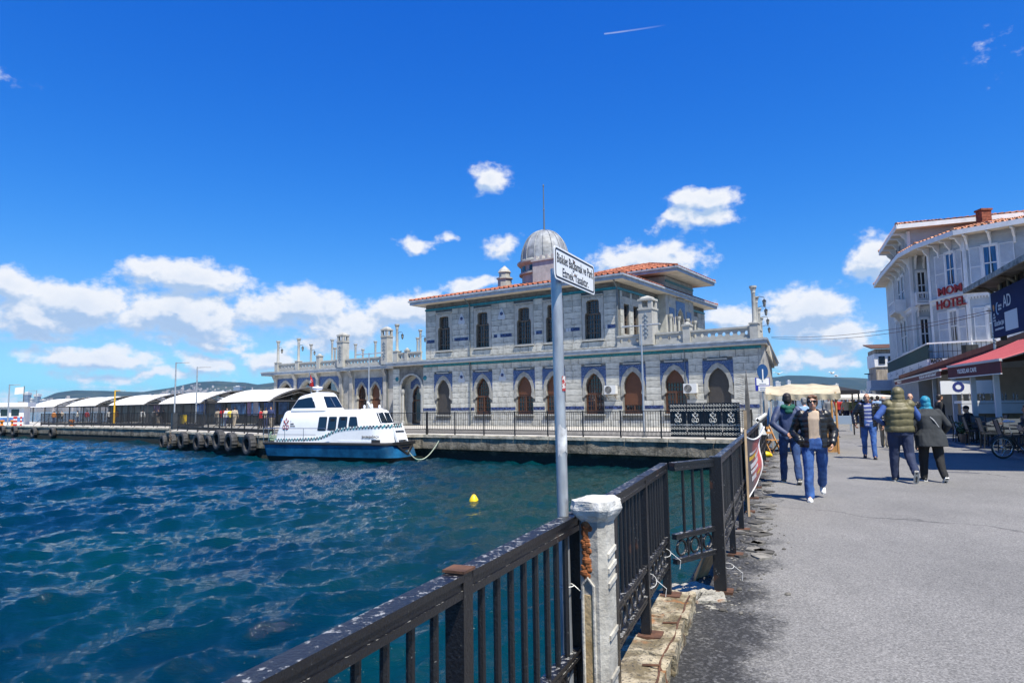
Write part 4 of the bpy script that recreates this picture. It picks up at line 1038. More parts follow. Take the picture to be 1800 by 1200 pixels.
# ---- air conditioners
ACW = mat('ac_white', (.62, .62, .60), .5, var=.06)
def aircon(u, z, label):
 p = T2W(u, .10, z); t = thing('air_conditioner', label, 'air conditioner', p, TRZ, 'air conditioners on the terminal wall')
 MB().box(-.43, .43, 0.0, .34, -.3, .3).build('casing', ACW, t, bevel=.02)
 mb = MB()
 for r_ in (.06, .11, .16, .21, .25): mb.torus((.12, .345, 0), r_, .006, Matrix.Rotation(R(90), 3, 'X'), 20, 4)
 for k in range(8): mb.bar((.12, .345, 0), (.12 + .25 * math.cos(k * .785), .345, .25 * math.sin(k * .785)), .008, .008)
 mb.build('fan_grille', mat('ac_grille', (.30, .30, .30), .5), t)
 MB().lathe([(.25, 0), (.25, .012)], 20, (.12, .33, 0), Matrix.Rotation(R(-90), 3, 'X')).build('fan_opening', mat('ac_dark', (.05, .05, .05), .6), t)
 for s in (-.3, .3):
  mb = MB(); mb.box(s - .02, s + .02, -.09, .34, -.34, -.302); mb.bar((s, -.08, -.62), (s, .3, -.33), .03, .03); mb.build('bracket', mat('bracket_rust', (.30, .22, .15), .8, var=.4), t)
aircon(9.84, 2.47, 'white air conditioner on the terminal wall beside the stained glass window')
aircon(4.32, 2.42, 'white air conditioner on the terminal wall beside the right dark shutter')
# ================================================================ emblem shared by the boat and the gate panels
def emblem(mb, to3, s, r, yoff=0):
 """crossed scrolls under a small ring: strokes as thin flat tubes; s = half height"""
 def st(pts, rr=r): mb.tube([to3(x * s, z * s + yoff) for x, z in pts], rr, 5)
 for sx in (-1, 1):
  st([(sx * .42, .62), (sx * .30, .38), (0, .02), (-sx * .26, -.32), (-sx * .22, -.62), (-sx * .36, -.80), (-sx * .52, -.70), (-sx * .58, -.42), (-sx * .50, -.18), (-sx * .34, -.12)])
  st([(sx * .46, .58), (sx * .34, .18)], r * 1.7); st([(sx * .06, -.58), (sx * .22, -.78), (sx * .4, -.78)], r * 1.4)
 st([(.13 * math.cos(R(a)), .66 + .15 * math.sin(R(a))) for a in range(-60, 241, 30)], r * .8)
 st([(0, .82), (0, 1.0)], r * .9)
# ================================================================ BOAT (x towards the bow, y away from the camera, z above the water)
BO = Vector((-14.0, 38.46, WZ)); bd = Vector((.91, -.415, 0)).normalized(); BRZ = math.atan2(bd.y, bd.x)
boat = thing('water_taxi_boat', 'white water taxi boat with blue hull and checkered stripe moored at the quay', 'boat', BO, BRZ)
BW = mat('boat_white_gelcoat', (.78, .79, .80), .25, var=.04, vscale=1.2, coat=.3)
BB = mat('boat_blue_paint', (.010, .080, .19), .22, var=.4, vscale=.9, col2=(.016, .14, .29), coat=.4)
BK = mat('boat_antifouling', (.008, .007, .008), .5, var=.4, vscale=2)
RUB = mat('black_rubber', (.015, .015, .016), .6, var=.3, vscale=5)
BG = mat('boat_dark_glass', (.006, .014, .024), .05, spec=.9)
STEEL = mat('stainless_rail', (.45, .46, .47), .25, metal=.9)
def plan(x0, x1, y0, y1, r, rb=None, n=6, bowk=0.0):
 """rounded rectangle: bow at x1 bulges by bowk"""
 rb = r if rb is None else rb; P = []
 for cx_, cy_, rr_, a0 in ((x1 - r, y0 + r, r, -90), (x1 - r, y1 - r, r, 0), (x0 + rb, y1 - rb, rb, 90), (x0 + rb, y0 + rb, rb, 180)):
  for i in range(n + 1):
   a = R(a0 + 90 * i / n); P.append((cx_ + rr_ * math.cos(a), cy_ + rr_ * math.sin(a)))
 yc = (y0 + y1) / 2; hw = (y1 - y0) / 2
 return [(x + (bowk * (1 - ((y - yc) / hw) ** 2) if x > (x0 + x1) / 2 else 0) * max(0, (x - (x0 + x1) / 2) / ((x1 - x0) / 2)), y) for x, y in P]
def loft(mb, loops, cap0=True, cap1=True):
 k = len(loops[0][0]); vs = []; fs = []
 for P, z in loops: vs += [(x, y, z(x, y) if callable(z) else z) for x, y in P]
 for i in range(len(loops) - 1):
  for j in range(k): fs.append((i * k + j, i * k + (j + 1) % k, (i + 1) * k + (j + 1) % k, (i + 1) * k + j))
 if cap0: fs.append(tuple(range(k))[::-1])
 if cap1: fs.append(tuple((len(loops) - 1) * k + j for j in range(k)))
 mb.add(vs, fs)
mb = MB(); loft(mb, [(plan(.1, 8.0, .35, 2.35, .5, .3, bowk=.7), -.5), (plan(-.07, 8.33, .05, 2.65, .55, .3, bowk=.52), .24)]); mb.build('hull_bottom', BK, boat, smooth=35)
mb = MB(); loft(mb, [(plan(-.07, 8.33, .05, 2.65, .55, .3, bowk=.52), .24), (plan(-.13, 8.25, .0, 2.7, .55, .3, bowk=.42), .55), (plan(-.2, 8.15, -.04, 2.74, .5, .3, bowk=.3), .88)]); mb.build('hull', BB, boat, smooth=35)
mb = MB(); loft(mb, [(plan(-.22, 8.17, -.06, 2.76, .5, .3, bowk=.3), .87), (plan(-.25, 8.20, -.09, 2.79, .5, .3, bowk=.3), .895), (plan(-.25, 8.20, -.09, 2.79, .5, .3, bowk=.3), .955), (plan(-.2, 8.15, -.04, 2.74, .5, .3, bowk=.3), 1.0)]); mb.build('rubbing_strake', RUB, boat, smooth=35)
# bow fender: black V frame hung under the bow
mb = MB()
mb.bar((8.42, .55, .93), (8.6, 1.35, .36), .11, .11); mb.bar((8.42, 2.15, .93), (8.6, 1.35, .36), .11, .11); mb.bar((8.42, .4, .95), (8.42, 2.3, .95), .18, .16)
for z, h in ((.78, .62), (.62, .42)): mb.bar((8.48, 1.35 - h, z), (8.48, 1.35 + h, z), .08, .08)
mb.build('bow_fender', RUB, boat)
# cabin shell
cabL = [(plan(.32, 7.55, .36, 2.34, .45, .18, bowk=.2), .98), (plan(.46, 7.5, .37, 2.33, .42, .2, bowk=.2), 1.5), (plan(.62, 7.25, .42, 2.28, .36, .22, bowk=.18), 2.0), (plan(.84, 6.95, .50, 2.20, .34, .25, bowk=.16), 2.60), (plan(.93, 6.84, .56, 2.14, .34, .25, bowk=.15), 2.70), (plan(1.1, 6.65, .70, 2.0, .3, .25, bowk=.12), 2.75)]
mb = MB(); loft(mb, cabL); mb.build('cabin', BW, boat, smooth=40)
# outer cowling that rises to the bow under the checkered stripe
def stripe_z(x):
 return float(np.interp(x, [.2, 1.5, 3.0, 3.6, 4.1, 4.7, 5.4, 6.3, 7.6, 9], [1.14, 1.16, 1.21, 1.26, 1.42, 1.68, 1.79, 1.84, 1.90, 1.93]))
cw0 = plan(.28, 7.72, .30, 2.40, .62, .15, 8, bowk=.42); cw1 = plan(.33, 7.62, .33, 2.37, .62, .15, 8, bowk=.40)
def dense(P, m=7):
 o = []
 for i in range(len(P)):
  a = Vector(P[i]); b = Vector(P[(i + 1) % len(P)]); k = max(1, int((b - a).length / .22))
  o += [tuple(a.lerp(b, t / k)) for t in range(k)]
 return o
def pd(P, n=150):
 P = dense(P); d = [0]
 for i in range(len(P)): d.append(d[-1] + (Vector(P[(i + 1) % len(P)]) - Vector(P[i])).length)
 L = d[-1]; out = []; j = 0
 for i in range(n):
  t = L * i / n
  while d[j + 1] < t: j += 1
  a = Vector(P[j]); b = Vector(P[(j + 1) % len(P)]); out.append(tuple(a.lerp(b, (t - d[j]) / max(1e-9, d[j + 1] - d[j]))))
 return out
c0 = pd(cw0); c1 = pd(cw1); c2 = [(x, y + (.06 if y < 1.35 else -.06)) for x, y in pd(plan(.40, 7.50, .38, 2.32, .6, .15, 8, bowk=.38))]
mb = MB(); loft(mb, [(c0, .985), (c1, lambda x, y: stripe_z(x) - .1), (c1, lambda x, y: stripe_z(x) + .03), (c2, lambda x, y: stripe_z(x) + .02)], cap1=False); cowl = mb.build('cowling', BW, boat, smooth=40)
CHT = mat('checker_teal', (.01, .22, .24), .4); CHK = mat('checker_dark', (.01, .02, .035), .4)
mt, mk = MB(), MB(); seg = pd(plan(.315, 7.645, .315, 2.385, .62, .15, 8, bowk=.41), 190); k = len(seg)
for i in range(k):
 a, b = Vector(seg[i]), Vector(seg[(i + 1) % k])
 if a.x < .5 and b.x < .5: continue
 for r_ in (0, 1):
  if (i + r_) % 2: continue
  za, zb = stripe_z(a.x) - .14 + r_ * .09, stripe_z(b.x) - .14 + r_ * .09
  t_ = (b - a).normalized(); n_ = Vector((t_.y, -t_.x)) * .008
  (mt if (i // 2) % 2 else mk).add([(a.x + n_.x, a.y + n_.y, za), (b.x + n_.x, b.y + n_.y, zb), (b.x + n_.x, b.y + n_.y, zb + .088), (a.x + n_.x, a.y + n_.y, za + .088)], [(0, 1, 2, 3)])
kind(mt.build('checker_stripe', CHT, cowl, fix=False), 'stuff'); kind(mk.build('checker_stripe', CHK, cowl, fix=False), 'stuff')
def ys(z): return float(np.interp(z, [.98, 1.5, 2.0, 2.6, 2.7], [.36, .37, .42, .50, .56])) - .012
def side_pane(pts, m, name, par, off=0.0, th=.02):
 return MB().poly([pts], lambda a, b: (a, ys(b) - off, b), (0, th, 0)).build(name, m, par)
def rquad(p, r=.07, n=4):
 o = []; k = len(p)
 for i in range(k):
  c = Vector(p[i]); a = (Vector(p[i - 1]) - c).normalized() * r; b = (Vector(p[(i + 1) % k]) - c).normalized() * r
  for j in range(n + 1):
   t = j / n; o.append(tuple(c + a * (1 - t) ** 2 + b * t ** 2))
 return o
for i, q in enumerate(([(3.46, 2.38), (4.02, 2.38), (3.99, 1.62), (3.40, 1.62)], [(4.14, 2.38), (4.68, 2.38), (4.66, 1.64), (4.08, 1.64)], [(4.83, 2.38), (5.39, 2.38), (5.37, 1.74), (4.77, 1.74)], [(5.53, 2.37), (5.98, 2.37), (6.12, 1.84), (5.48, 1.84)])):
 f = side_pane(rquad(q), RUB, 'window', boat, 0.0, .03)
 c = Vector((sum(p[0] for p in q) / 4, sum(p[1] for p in q) / 4))
 side_pane(rquad([tuple(c + (Vector(p) - c) * .90) for p in q], .05), BG, 'pane', f, .008, .01)
 if i in (1, 2): MB().poly([[(c.x - .13, c.y + .12), (c.x + .16, c.y + .12), (c.x + .16, c.y + .26), (c.x - .13, c.y + .26)]], lambda a, b: (a, ys(b) - .016, b), (0, .01, 0)).build('vent', mat('vent_dark', (.003, .003, .004), .6), f)
# forward cabin window (on the bow face of the cabin)
def front_of(loops, y, z):
 best = []
 for P, zz in loops:
  xs = [P[i - 1][0] + (P[i][0] - P[i - 1][0]) * (y - P[i - 1][1]) / (P[i][1] - P[i - 1][1]) for i in range(len(P)) if (P[i - 1][1] - y) * (P[i][1] - y) <= 0 and abs(P[i][1] - P[i - 1][1]) > 1e-9]
  x = max(xs) if xs else 0; best.append((zz(x, y) if callable(zz) else zz, x))
 return float(np.interp(z, [b[0] for b in best], [b[1] for b in best]))
def bowx(y, z): return front_of(cabL, y, z)
for y0_, y1_ in ((.74, 1.30), (1.40, 1.96)):
 P = rquad([(y0_ - .05, 2.0), (y0_, 2.58), (y1_, 2.58), (y1_ + .05, 2.0)], .05)
 f = MB().poly([P], lambda a, b: (bowx(a, b) + .012, a, b), (-.04, 0, 0)).build('window', RUB, boat)
 c = Vector(((y0_ + y1_) / 2, 2.28)); MB().poly([[tuple(c + (Vector(p) - c) * .92) for p in P]], lambda a, b: (bowx(a, b) + .022, a, b), (-.02, 0, 0)).build('pane', BG, f)
# wheelhouse
wl_ = [(plan(1.26, 3.95, .50, 2.20, .20, .2, bowk=.06), 2.70), (plan(1.34, 3.78, .53, 2.17, .18, .2, bowk=.05), 2.86), (plan(1.74, 3.36, .62, 2.08, .16, .2, bowk=.04), lambda x, y: 3.40 + .20 * min(1, max(0, (x - 1.7) / 1.2))), (plan(1.82, 3.26, .68, 2.02, .16, .2, bowk=.03), lambda x, y: 3.47 + .22 * min(1, max(0, (x - 1.7) / 1.2))), (plan(2.0, 3.1, .82, 1.88, .2, .2), lambda x, y: 3.52 + .22 * min(1, max(0, (x - 1.7) / 1.2)))]
mb = MB(); loft(mb, wl_); wh = mb.build('wheelhouse', BW, boat, smooth=40)
def yw(z): return float(np.interp(z, [2.70, 2.86, 3.45], [.50, .53, .625])) - .014
P = rquad([(1.50, 2.88), (1.84, 3.34), (2.86, 3.50), (3.14, 2.88)], .05)
f = MB().poly([P], lambda a, b: (a, yw(b), b), (0, .03, 0)).build('side_window', RUB, wh)
c = Vector((2.36, 3.13)); MB().poly([[tuple(c + (Vector(p) - c) * .93) for p in P]], lambda a, b: (a, yw(b) - .008, b), (0, .02, 0)).build('pane', BG, f)
def xw(y, z): return front_of(wl_, y, z)
P = rquad([(.68, 2.86), (.80, 3.50), (1.90, 3.50), (2.02, 2.86)], .06)
f = MB().poly([P], lambda a, b: (xw(a, b) + .012, a, b), (-.03, 0, 0)).build('windscreen', RUB, wh)
c = Vector((1.35, 3.17)); MB().poly([[tuple(c + (Vector(p) - c) * .94) for p in P]], lambda a, b: (xw(a, b) + .022, a, b), (-.02, 0, 0)).build('pane', BG, f)
MB().tube([(xw(1.3, 3.45) + .05, 1.3, 3.45), (xw(1.38, 2.95) + .06, 1.38, 2.92)], .018, 6).build('wiper', STEEL, wh)
# radar, flag, horn, roof fittings
mb = MB(); mb.lathe([(.06, 3.70), (.06, 3.84)], 10, (2.72, 1.15, 0)); mb.lathe([(.14, 3.84), (.28, 3.90), (.30, 3.98), (.26, 4.05), (.04, 4.08)], 18, (2.72, 1.15, 0)); rd = mb.build('radar', BW, boat, smooth=40)
mb = MB(); mb.lathe([(.292, 3.915), (.301, 3.965)], 18, (2.72, 1.15, 0), cap=False); mb.build('radar_band', mat('radar_blue', (.01, .06, .30), .4), rd)
mb = MB(); mb.tube([(2.32, 1.1, 3.62), (2.18, 1.1, 4.85)], .02, 6); pole = mb.build('flag_pole', STEEL, boat)
RED = mat('flag_red', (.42, .010, .012), .75); WHT = mat('white_paint', (.70, .70, .69), .5)
rows = []
for i in range(9):
 t = i / 8; rows.append([(2.21 + .36 * s_ * (.3 + .7 * t) + .03 * math.sin(5 * s_ + 3 * t), 1.1 + .05 * math.sin(7 * s_ + 4 * t), 4.74 - .62 * t - .12 * s_) for s_ in (0, .25, .5, .75, 1)])
mb = MB(); mb.grid(rows); fl = mb.build('flag', RED, pole, smooth=True, fix=False)
mb = MB(); mb.tube([(2.36 + .065 * math.cos(R(a)), 1.03, 4.38 + .07 * math.sin(R(a))) for a in range(50, 311, 20)], .013, 4); mb.cbox((2.43, 1.03, 4.37), (.03, .01, .03), Matrix.Rotation(R(45), 3, 'Y')); mb.build('crescent', WHT, fl)
mb = MB(); mb.box(6.05, 6.65, .75, 1.9, 2.745, 2.79); mb.tube([(6.35, 1.3, 2.78), (6.30, 1.2, 2.95), (6.22, 1.25, 3.04), (6.12, 1.2, 3.16)], .045, 6); mb.tube([(6.4, 1.3, 2.78), (6.45, 1.2, 2.93), (6.36, 1.3, 3.0)], .04, 6); mb.lathe([(.03, 2.78), (.07, 2.84), (.06, 2.95), (.02, 2.98)], 8, (6.2, .85, 0)); mb.lathe([(.03, 2.78), (.07, 2.84), (.06, 2.95), (.02, 2.98)], 8, (6.5, 1.8, 0)); mb.build('searchlight_mount', BW, boat, smooth=40)
mb = MB(); mb.lathe([(.05, 3.4), (.03, 3.6), (.015, 3.78)], 8, (1.75, 1.8, 0)); mb.build('antenna', BW, boat)
# stern rail and gear
mb = MB(); zt = 1.76
mb.tube([(-.15, 2.6, zt), (-.15, .05, zt), (.1, .02, zt), (4.15, .02, zt), (4.55, .1, 1.62)], .018, 6); mb.tube([(-.15, 2.6, 1.42), (-.15, .05, 1.42), (.1, .02, 1.42), (3.6, .02, 1.42)], .012, 5)
for x in (-.12, .25, 1.42, 2.75): mb.tube([(x, .02, .98), (x, .02, zt)], .016, 6)
for y in (.9, 1.8): mb.tube([(-.15, y, .98), (-.15, y, zt)], .016, 6)
mb.build('stern_rail', STEEL, boat)
mb = MB()
for x, y in ((-.1, .5), (-.05, 1.1), (0, 1.7)): mb.tube([(x, y, 1.0), (x - .02, y, 1.35), (x + .05, y + .05, 1.55)], .05, 6)
mb.tube([(.1 + .12 * math.cos(i * .6), .5 + .25 * math.sin(i * .6), 1.02 + i * .012) for i in range(30)], .022, 5); mb.build('mooring_gear', mat('green_rope', (.22, .32, .24), .9, var=.4, vscale=15), boat)
MB().box(.30, .34, .9, 1.8, 1.2, 2.3).build('stern_door', mat('stern_blue_sticker', (.02, .10, .25), .4), boat)
# bow ladder: white folding steps on the bow face
mb = MB()
for y in (.98, 1.86): mb.bar((8.25, y, 1.0), (7.86, y, 1.98), .07, .12)
for t in (.12, .62): mb.bar((8.25 - .39 * t, 1.42, 1.0 + .98 * t), (8.25 - .39 * (t + .40), 1.42, 1.0 + .98 * (t + .40)), .80, .03, (1, 0, .4))
mb.bar((8.05, 1.42, 1.52), (8.19, 1.42, 1.14), .04, .05); mb.build('bow_ladder', BW, boat)
mb = MB(); mb.bar((8.28, 1.0, 1.02), (8.28, 1.84, 1.02), .03, .05); mb.bar((8.08, 1.0, 1.55), (8.08, 1.84, 1.55), .03, .05); mb.bar((7.9, 1.0, 1.97), (7.9, 1.84, 1.97), .03, .05); mb.build('ladder_bar', RUB, boat)
# side locker slot and marks
MB().box(4.9, 7.3, .285, .31, .99, 1.10).build('side_step', BW, boat)
MB().box(7.08, 7.62, .272, .30, 1.0, 1.16).build('hatch', mat('hatch_dark', (.03, .03, .03), .6), boat)
INK = mat('black_lettering', (.008, .008, .010), .5)
lettering('ŞH.BAŞAĞAÇA', .16, boat, (7.0, .283, 1.30), (1, 0, 0), (0, .02, 1), INK, bold=.003)
mb = MB(); emblem(mb, lambda x, z: (1.14 + x, ys(2.0 + z) - .004, 1.98 + z), .36, .017); mb.build('emblem', mat('emblem_dark_red', (.22, .008, .014), .5), boat)
for i, (tx_, z) in enumerate((('İ', 2.13), ('ŞEHİR', 1.99), ('HATLARI', 1.87))):
 lettering(tx_, .085, boat, (1.46, ys(z) - .004, z), (1, 0, 0), (0, .1, 1), INK, align='LEFT', bold=.004)
# mooring rope to the quay
p0 = boat.matrix_basis @ Vector((8.55, 1.5, .62)); p0 = BO + Matrix.Rotation(BRZ, 3, 'Z') @ Vector((8.55, 1.5, .55)); p1 = on_z(777, 763, .05) + Vector((0, .3, 0))
pts = []
for i in range(25):
 t = i / 24; p = p0.lerp(p1, t); p.z -= 1.0 * 4 * t * (1 - t) * (1 - .35 * t); p.z = max(p.z, WZ + .04); pts.append(p)
ROPE = mat('pale_green_rope', (.40, .46, .36), .9, var=.3, vscale=20)
tag(MB().tube(pts, .028, 6).build('mooring_rope', ROPE), 'pale green mooring rope sagging from the boat bow to the quay', 'rope')
# ================================================================ BUOY
p = on_z(833, 884, WZ); t = thing('buoy', 'small yellow buoy floating in the harbour water', 'buoy', p)
YEL = mat('yellow_plastic', (.75, .52, .01), .45, var=.1)
MB().lathe([(.02, -.12), (.12, -.08), (.15, .02), (.13, .12), (.07, .22), (.03, .26)], 14).build('float_body', YEL, t, smooth=40)
MB().torus((0, 0, .29), .035, .012, Matrix.Rotation(R(90), 3, 'X'), 12, 5).build('ring', mat('dark_ring', (.05, .05, .05), .5), t)
# ================================================================ TYRES
TYR = mat('tyre_rubber', (.022, .023, .025), .75, var=.5, vscale=4, col2=(.06, .06, .062))
def tyre_mesh():
 mb = MB(); prof = [(.30, -.13), (.34, -.16), (.46, -.17), (.53, -.14), (.55, -.10), (.55, .10), (.53, .14), (.46, .17), (.34, .16), (.30, .13)]
 n = 36; vs = []; fs = []; m = len(prof)
 for i in range(n):
  a = 2 * math.pi * i / n
  for r_, z in prof:
   q = r_ + (.022 if (r_ > .52 and i % 2) else 0); vs.append((q * math.cos(a), z, q * math.sin(a)))
 for i in range(n):
  for j in range(m): fs.append((i * m + j, ((i + 1) % n) * m + j, ((i + 1) % n) * m + (j + 1) % m, i * m + (j + 1) % m))
 mb.add(vs, fs); return mb.mesh('tyre', TYR)
tm_ = tyre_mesh()
def hang_tyre(px, py, a, b, s, label, off=.22):
 a = Vector((a[0], a[1], 0)); b = Vector((b[0], b[1], 0)); d = (b - a).normalized(); n = Vector((d.y, -d.x, 0))
 if n.dot(-a) < 0: n = -n
 p = on_plane(px, py, a + n * off, n)
 t = put('truck_tyre', tm_); t.location = p; t.rotation_euler = (0, rng.uniform(0, 3), math.atan2(n.x * -1, n.y)); t.scale = (s, s * rng.uniform(.95, 1.15), s)
 tag(t, label, 'tyre', 'truck tyres hung on the quays as fenders'); return t
np0, np1 = qe[3], qe[2]
names = ['leftmost tyre on the near pier, turned edge on at the corner', 'second tyre from the left corner of the near pier', 'third tyre on the near pier, hung on a chain', 'fourth tyre on the near pier, set apart left of the small one', 'smallest tyre of the row on the near pier', 'large high tyre just right of the smallest one on the near pier', 'tyre between the high one and the last one on the near pier', 'rightmost tyre on the near pier beside the boat stern']
for (px, py, s), nm in zip(((287, 777, .95), (302, 776, 1.0), (322, 774, 1.1), (349, 777, 1.05), (366, 776, .7), (385, 773, 1.15), (406, 777, 1.1), (438, 781, 1.15)), names):
 hang_tyre(px, py, np0, np1, s, nm)
for (px, py), nm in zip(((4, 756), (25, 757), (59, 760), (92, 760)), ('leftmost tyre on the far pier at the picture edge', 'half sunk tyre second from the left on the far pier', 'third tyre along the far pier below the striped bollards', 'fourth tyre along the far pier left of the orange mooring post')):
 hang_tyre(px, py, qe[5], qe[4], 1.0, nm)
ch = on_plane(312, 770, Vector((qe[3][0], qe[3][1], 0)), Vector((-.7, -.71, 0)))
mb = MB()
for i in range(7): mb.torus((ch.x - .35, ch.y - .35, .0 - i * .13), .07, .018, Matrix.Rotation(R(90), 3, 'X') @ Matrix.Rotation(R(90 * (i % 2)), 3, 'Y'), 10, 5)
t = thing('chain', 'rusty chain hanging over the pier edge between two tyres', 'chain', (0, 0, 0)); mb.build('links', mat('rusty_chain', (.20, .15, .10), .8, var=.4), t)['kind'] = 'stuff'
# ================================================================ RAILINGS ON THE QUAY AND PIERS
RAIL = mat('railing_black', (.013, .013, .014), .5, var=.3, vscale=6)
_barm = {}
def railing(name, label, a, b, h, step, bars, group=None, single=True, braces=False, z0=0.0, ring=True, bw=.018, pw=.055):
 a = Vector((a[0], a[1], z0)); b = Vector((b[0], b[1], z0)); d = (b - a).normalized(); L = (b - a).length; rz = math.atan2(d.y, d.x)
 t = thing(name, label, 'railing', a, rz, group)
 n = max(1, round(L / step)); st = L / n
 pm = MB().box(-pw / 2, pw / 2, -pw / 2, pw / 2, 0, h + .03).mesh('post', RAIL)
 for i in range(n + 1): put('post', pm, t, (i * st, 0, 0))
 for z, w in ((h - .02, .05), (.30, .035), (.10, .035)): MB().box(0, L, -w / 2, w / 2, z - .02, z + .02).build('rail', RAIL, t)
 nb = round(st / bars)
 bm_ = MB().box(-bw / 2, bw / 2, -bw / 2, bw / 2, .30, h - .03).mesh('bar', RAIL); mb = MB(); k = 0
 for i in range(n):
  for j in range(1, nb):
   x = i * st + st * j / nb
   if single and k < 300: put('bar', bm_, t, (x, 0, 0)); k += 1
   else: mb.box(x - bw / 2, x + bw / 2, -bw / 2, bw / 2, .30, h - .03)
 if mb.v: mb.build('bars', RAIL, t, fix=False)['kind'] = 'stuff'
 if ring:
  mb = MB()
  for i in range(n):
   for j in range(nb * 2): x = i * st + st * (j + .5) / (nb * 2); mb.box(x - .028, x + .004, -.008, .008, .12, .28)
  mb.build('lower_pattern', RAIL, t, fix=False)['kind'] = 'stuff'
 if braces:
  for i in range(0, n, 1):
   MB().bar((i * st, 0, .75), (i * st - .05, -.75 if True else .7, .0), .04, .04).build('brace', RAIL, t)
 return t
def along(a, b, off):
 a = Vector((a[0], a[1], 0)); b = Vector((b[0], b[1], 0)); d = (b - a).normalized(); n = Vector((-d.y, d.x, 0))
 return a + n * off, b + n * off
ra, rb_ = along(qe[1], qe[0], .30); rb_ = rb_ - (rb_ - ra).normalized() * .6
railing('quay_railing', 'black iron railing along the terminal quay in front of the arches', ra, rb_, 1.22, 2.05, .125)
a_, b_ = along(qe[2], qe[1], .35); railing('quay_railing', 'black iron railing on the quay behind the moored boat', a_, b_, 1.22, 2.05, .125, single=False)
a_, b_ = along(qe[3], qe[2], .8); railing('pier_railing', 'black iron railing on the near pier above the row of tyres', a_, b_, 1.25, 2.0, .13, single=False, braces=True)
a_, b_ = along(qe[5], qe[4], 1.6); a_ = a_ + (b_ - a_) * .16; railing('pier_railing', 'long dark railing along the far pier in front of the waiting crowd', a_, b_, 1.35, 2.0, .11, single=False, braces=True)
a_, b_ = along(qe[5], qe[4], 3.4); a_ = a_ + (b_ - a_) * .30; railing('pier_railing', 'tall second railing close behind the long one on the far pier', a_, b_, 2.0, 2.2, .14, single=False, ring=False)
# ---- decorated gate leaves leaning on the quay railing
GBL = mat('gate_black_blue', (.010, .014, .022), .45, var=.3, vscale=5); GWH = mat('gate_pale_metal', (.40, .40, .38), .6)
qd = (rb_ - ra).normalized(); qn = Vector((qd.y, -qd.x, 0))
if qn.y > 0: qn = -qn
g0 = on_plane(1178, 730, ra + qn * .07, qn); g1 = on_plane(1302, 730, ra + qn * .07, qn); g0.z = 0; g1.z = 0
GL = (g1 - g0).length / 4
for i in range(4):
 t = thing('iron_gate', ['first', 'second', 'third', 'fourth'][i] + ' black openwork gate leaf with pale emblem, counted from the left along the quay railing', 'gate', g0 + (g1 - g0) * (i / 4) + Vector((0, 0, .12)), math.atan2(qd.y, qd.x), 'emblem gate leaves stood against the quay railing')
 W_, H_ = GL - .03, 1.42
 mb = MB(); mb.ring([(.05, .05), (W_ - .05, .05), (W_ - .05, H_ - .05), (.05, H_ - .05)], [(0, 0), (W_, 0), (W_, H_), (0, H_)], lambda a, b: (a, -.02, b), (0, .04, 0)); mb.build('frame', GBL, t)
 for z in (.24, .42, 1.05, 1.22): MB().box(.04, W_ - .04, -.014, .014, z - .015, z + .015).build('rail', GBL, t)
 bm_ = MB().box(-.011, .011, -.011, .011, .42, 1.05).mesh('bar', GBL)
 for k in range(1, 7): put('bar', bm_, t, (W_ * k / 7, 0, 0))
 MB().box(.04, W_ - .04, .012, .016, .05, H_ - .05).build('backing_sheet', GBL, t)
 mb = MB()
 for z in (.12, .33, 1.12, 1.30):
  for k in range(6):
   x = W_ * (k + .5) / 6
   mb.torus((x, -.02, z), .042, .014, Matrix.Rotation(R(90), 3, 'X'), 8, 4)
   if k % 2: mb.sphere((x, -.02, z + .06), .015, 5, 4)
 mb.build('ornament_rings', GWH, t)['kind'] = 'stuff'
 mb = MB(); emblem(mb, lambda x, z: (W_ / 2 + x, -.03, .80 + z), .25, .022); mb.build('emblem', GWH, t)
 lettering('ŞEHİR HATLARI', .105, t, (W_ / 2, -.03, .485), (1, 0, 0), (0, 0, 1), GWH, bold=.004)
 lettering('1851', .06, t, (W_ / 2, -.03, .565), (1, 0, 0), (0, 0, 1), GWH, bold=.002)
# ---- fan shaped spiked climbing guard
GUARD = mat('grey_spiked_guard', (.16, .145, .125), .75, var=.35, vscale=4)
fp = on_plane(1311, 760, ra + qn * .2, qn); fp.z = 0
t = thing('spiked_guard', 'tall grey fan shaped guard with rows of spikes at the end of the quay railing', 'security guard', fp, math.atan2(qd.y, qd.x))
MB().box(-.06, .06, -.02, .02, 0, 1.2).build('upright', mat('raw_wood', (.42, .30, .18), .8, var=.3), t)
mb = MB(); mb.poly([[(-.16, .7), (-.13, 1.6), (-.05, 2.4), (.02, 2.88), (.10, 2.3), (.16, 1.5), (.20, .7), (.12, .1), (.0, .05)]], lambda a, b: (a * .6 + .1, 0, b), (0, .05, 0)); mb.build('plate', GUARD, t)
sm_ = MB().tube([(0, 0, 0), (-.30, -.05, .10)], [.014, .004], 5).mesh('spike', GUARD)
for k in range(24): put('spike', sm_, t, (.02 - .05 * math.sin(k / 24 * math.pi), .02, .5 + k * .092))
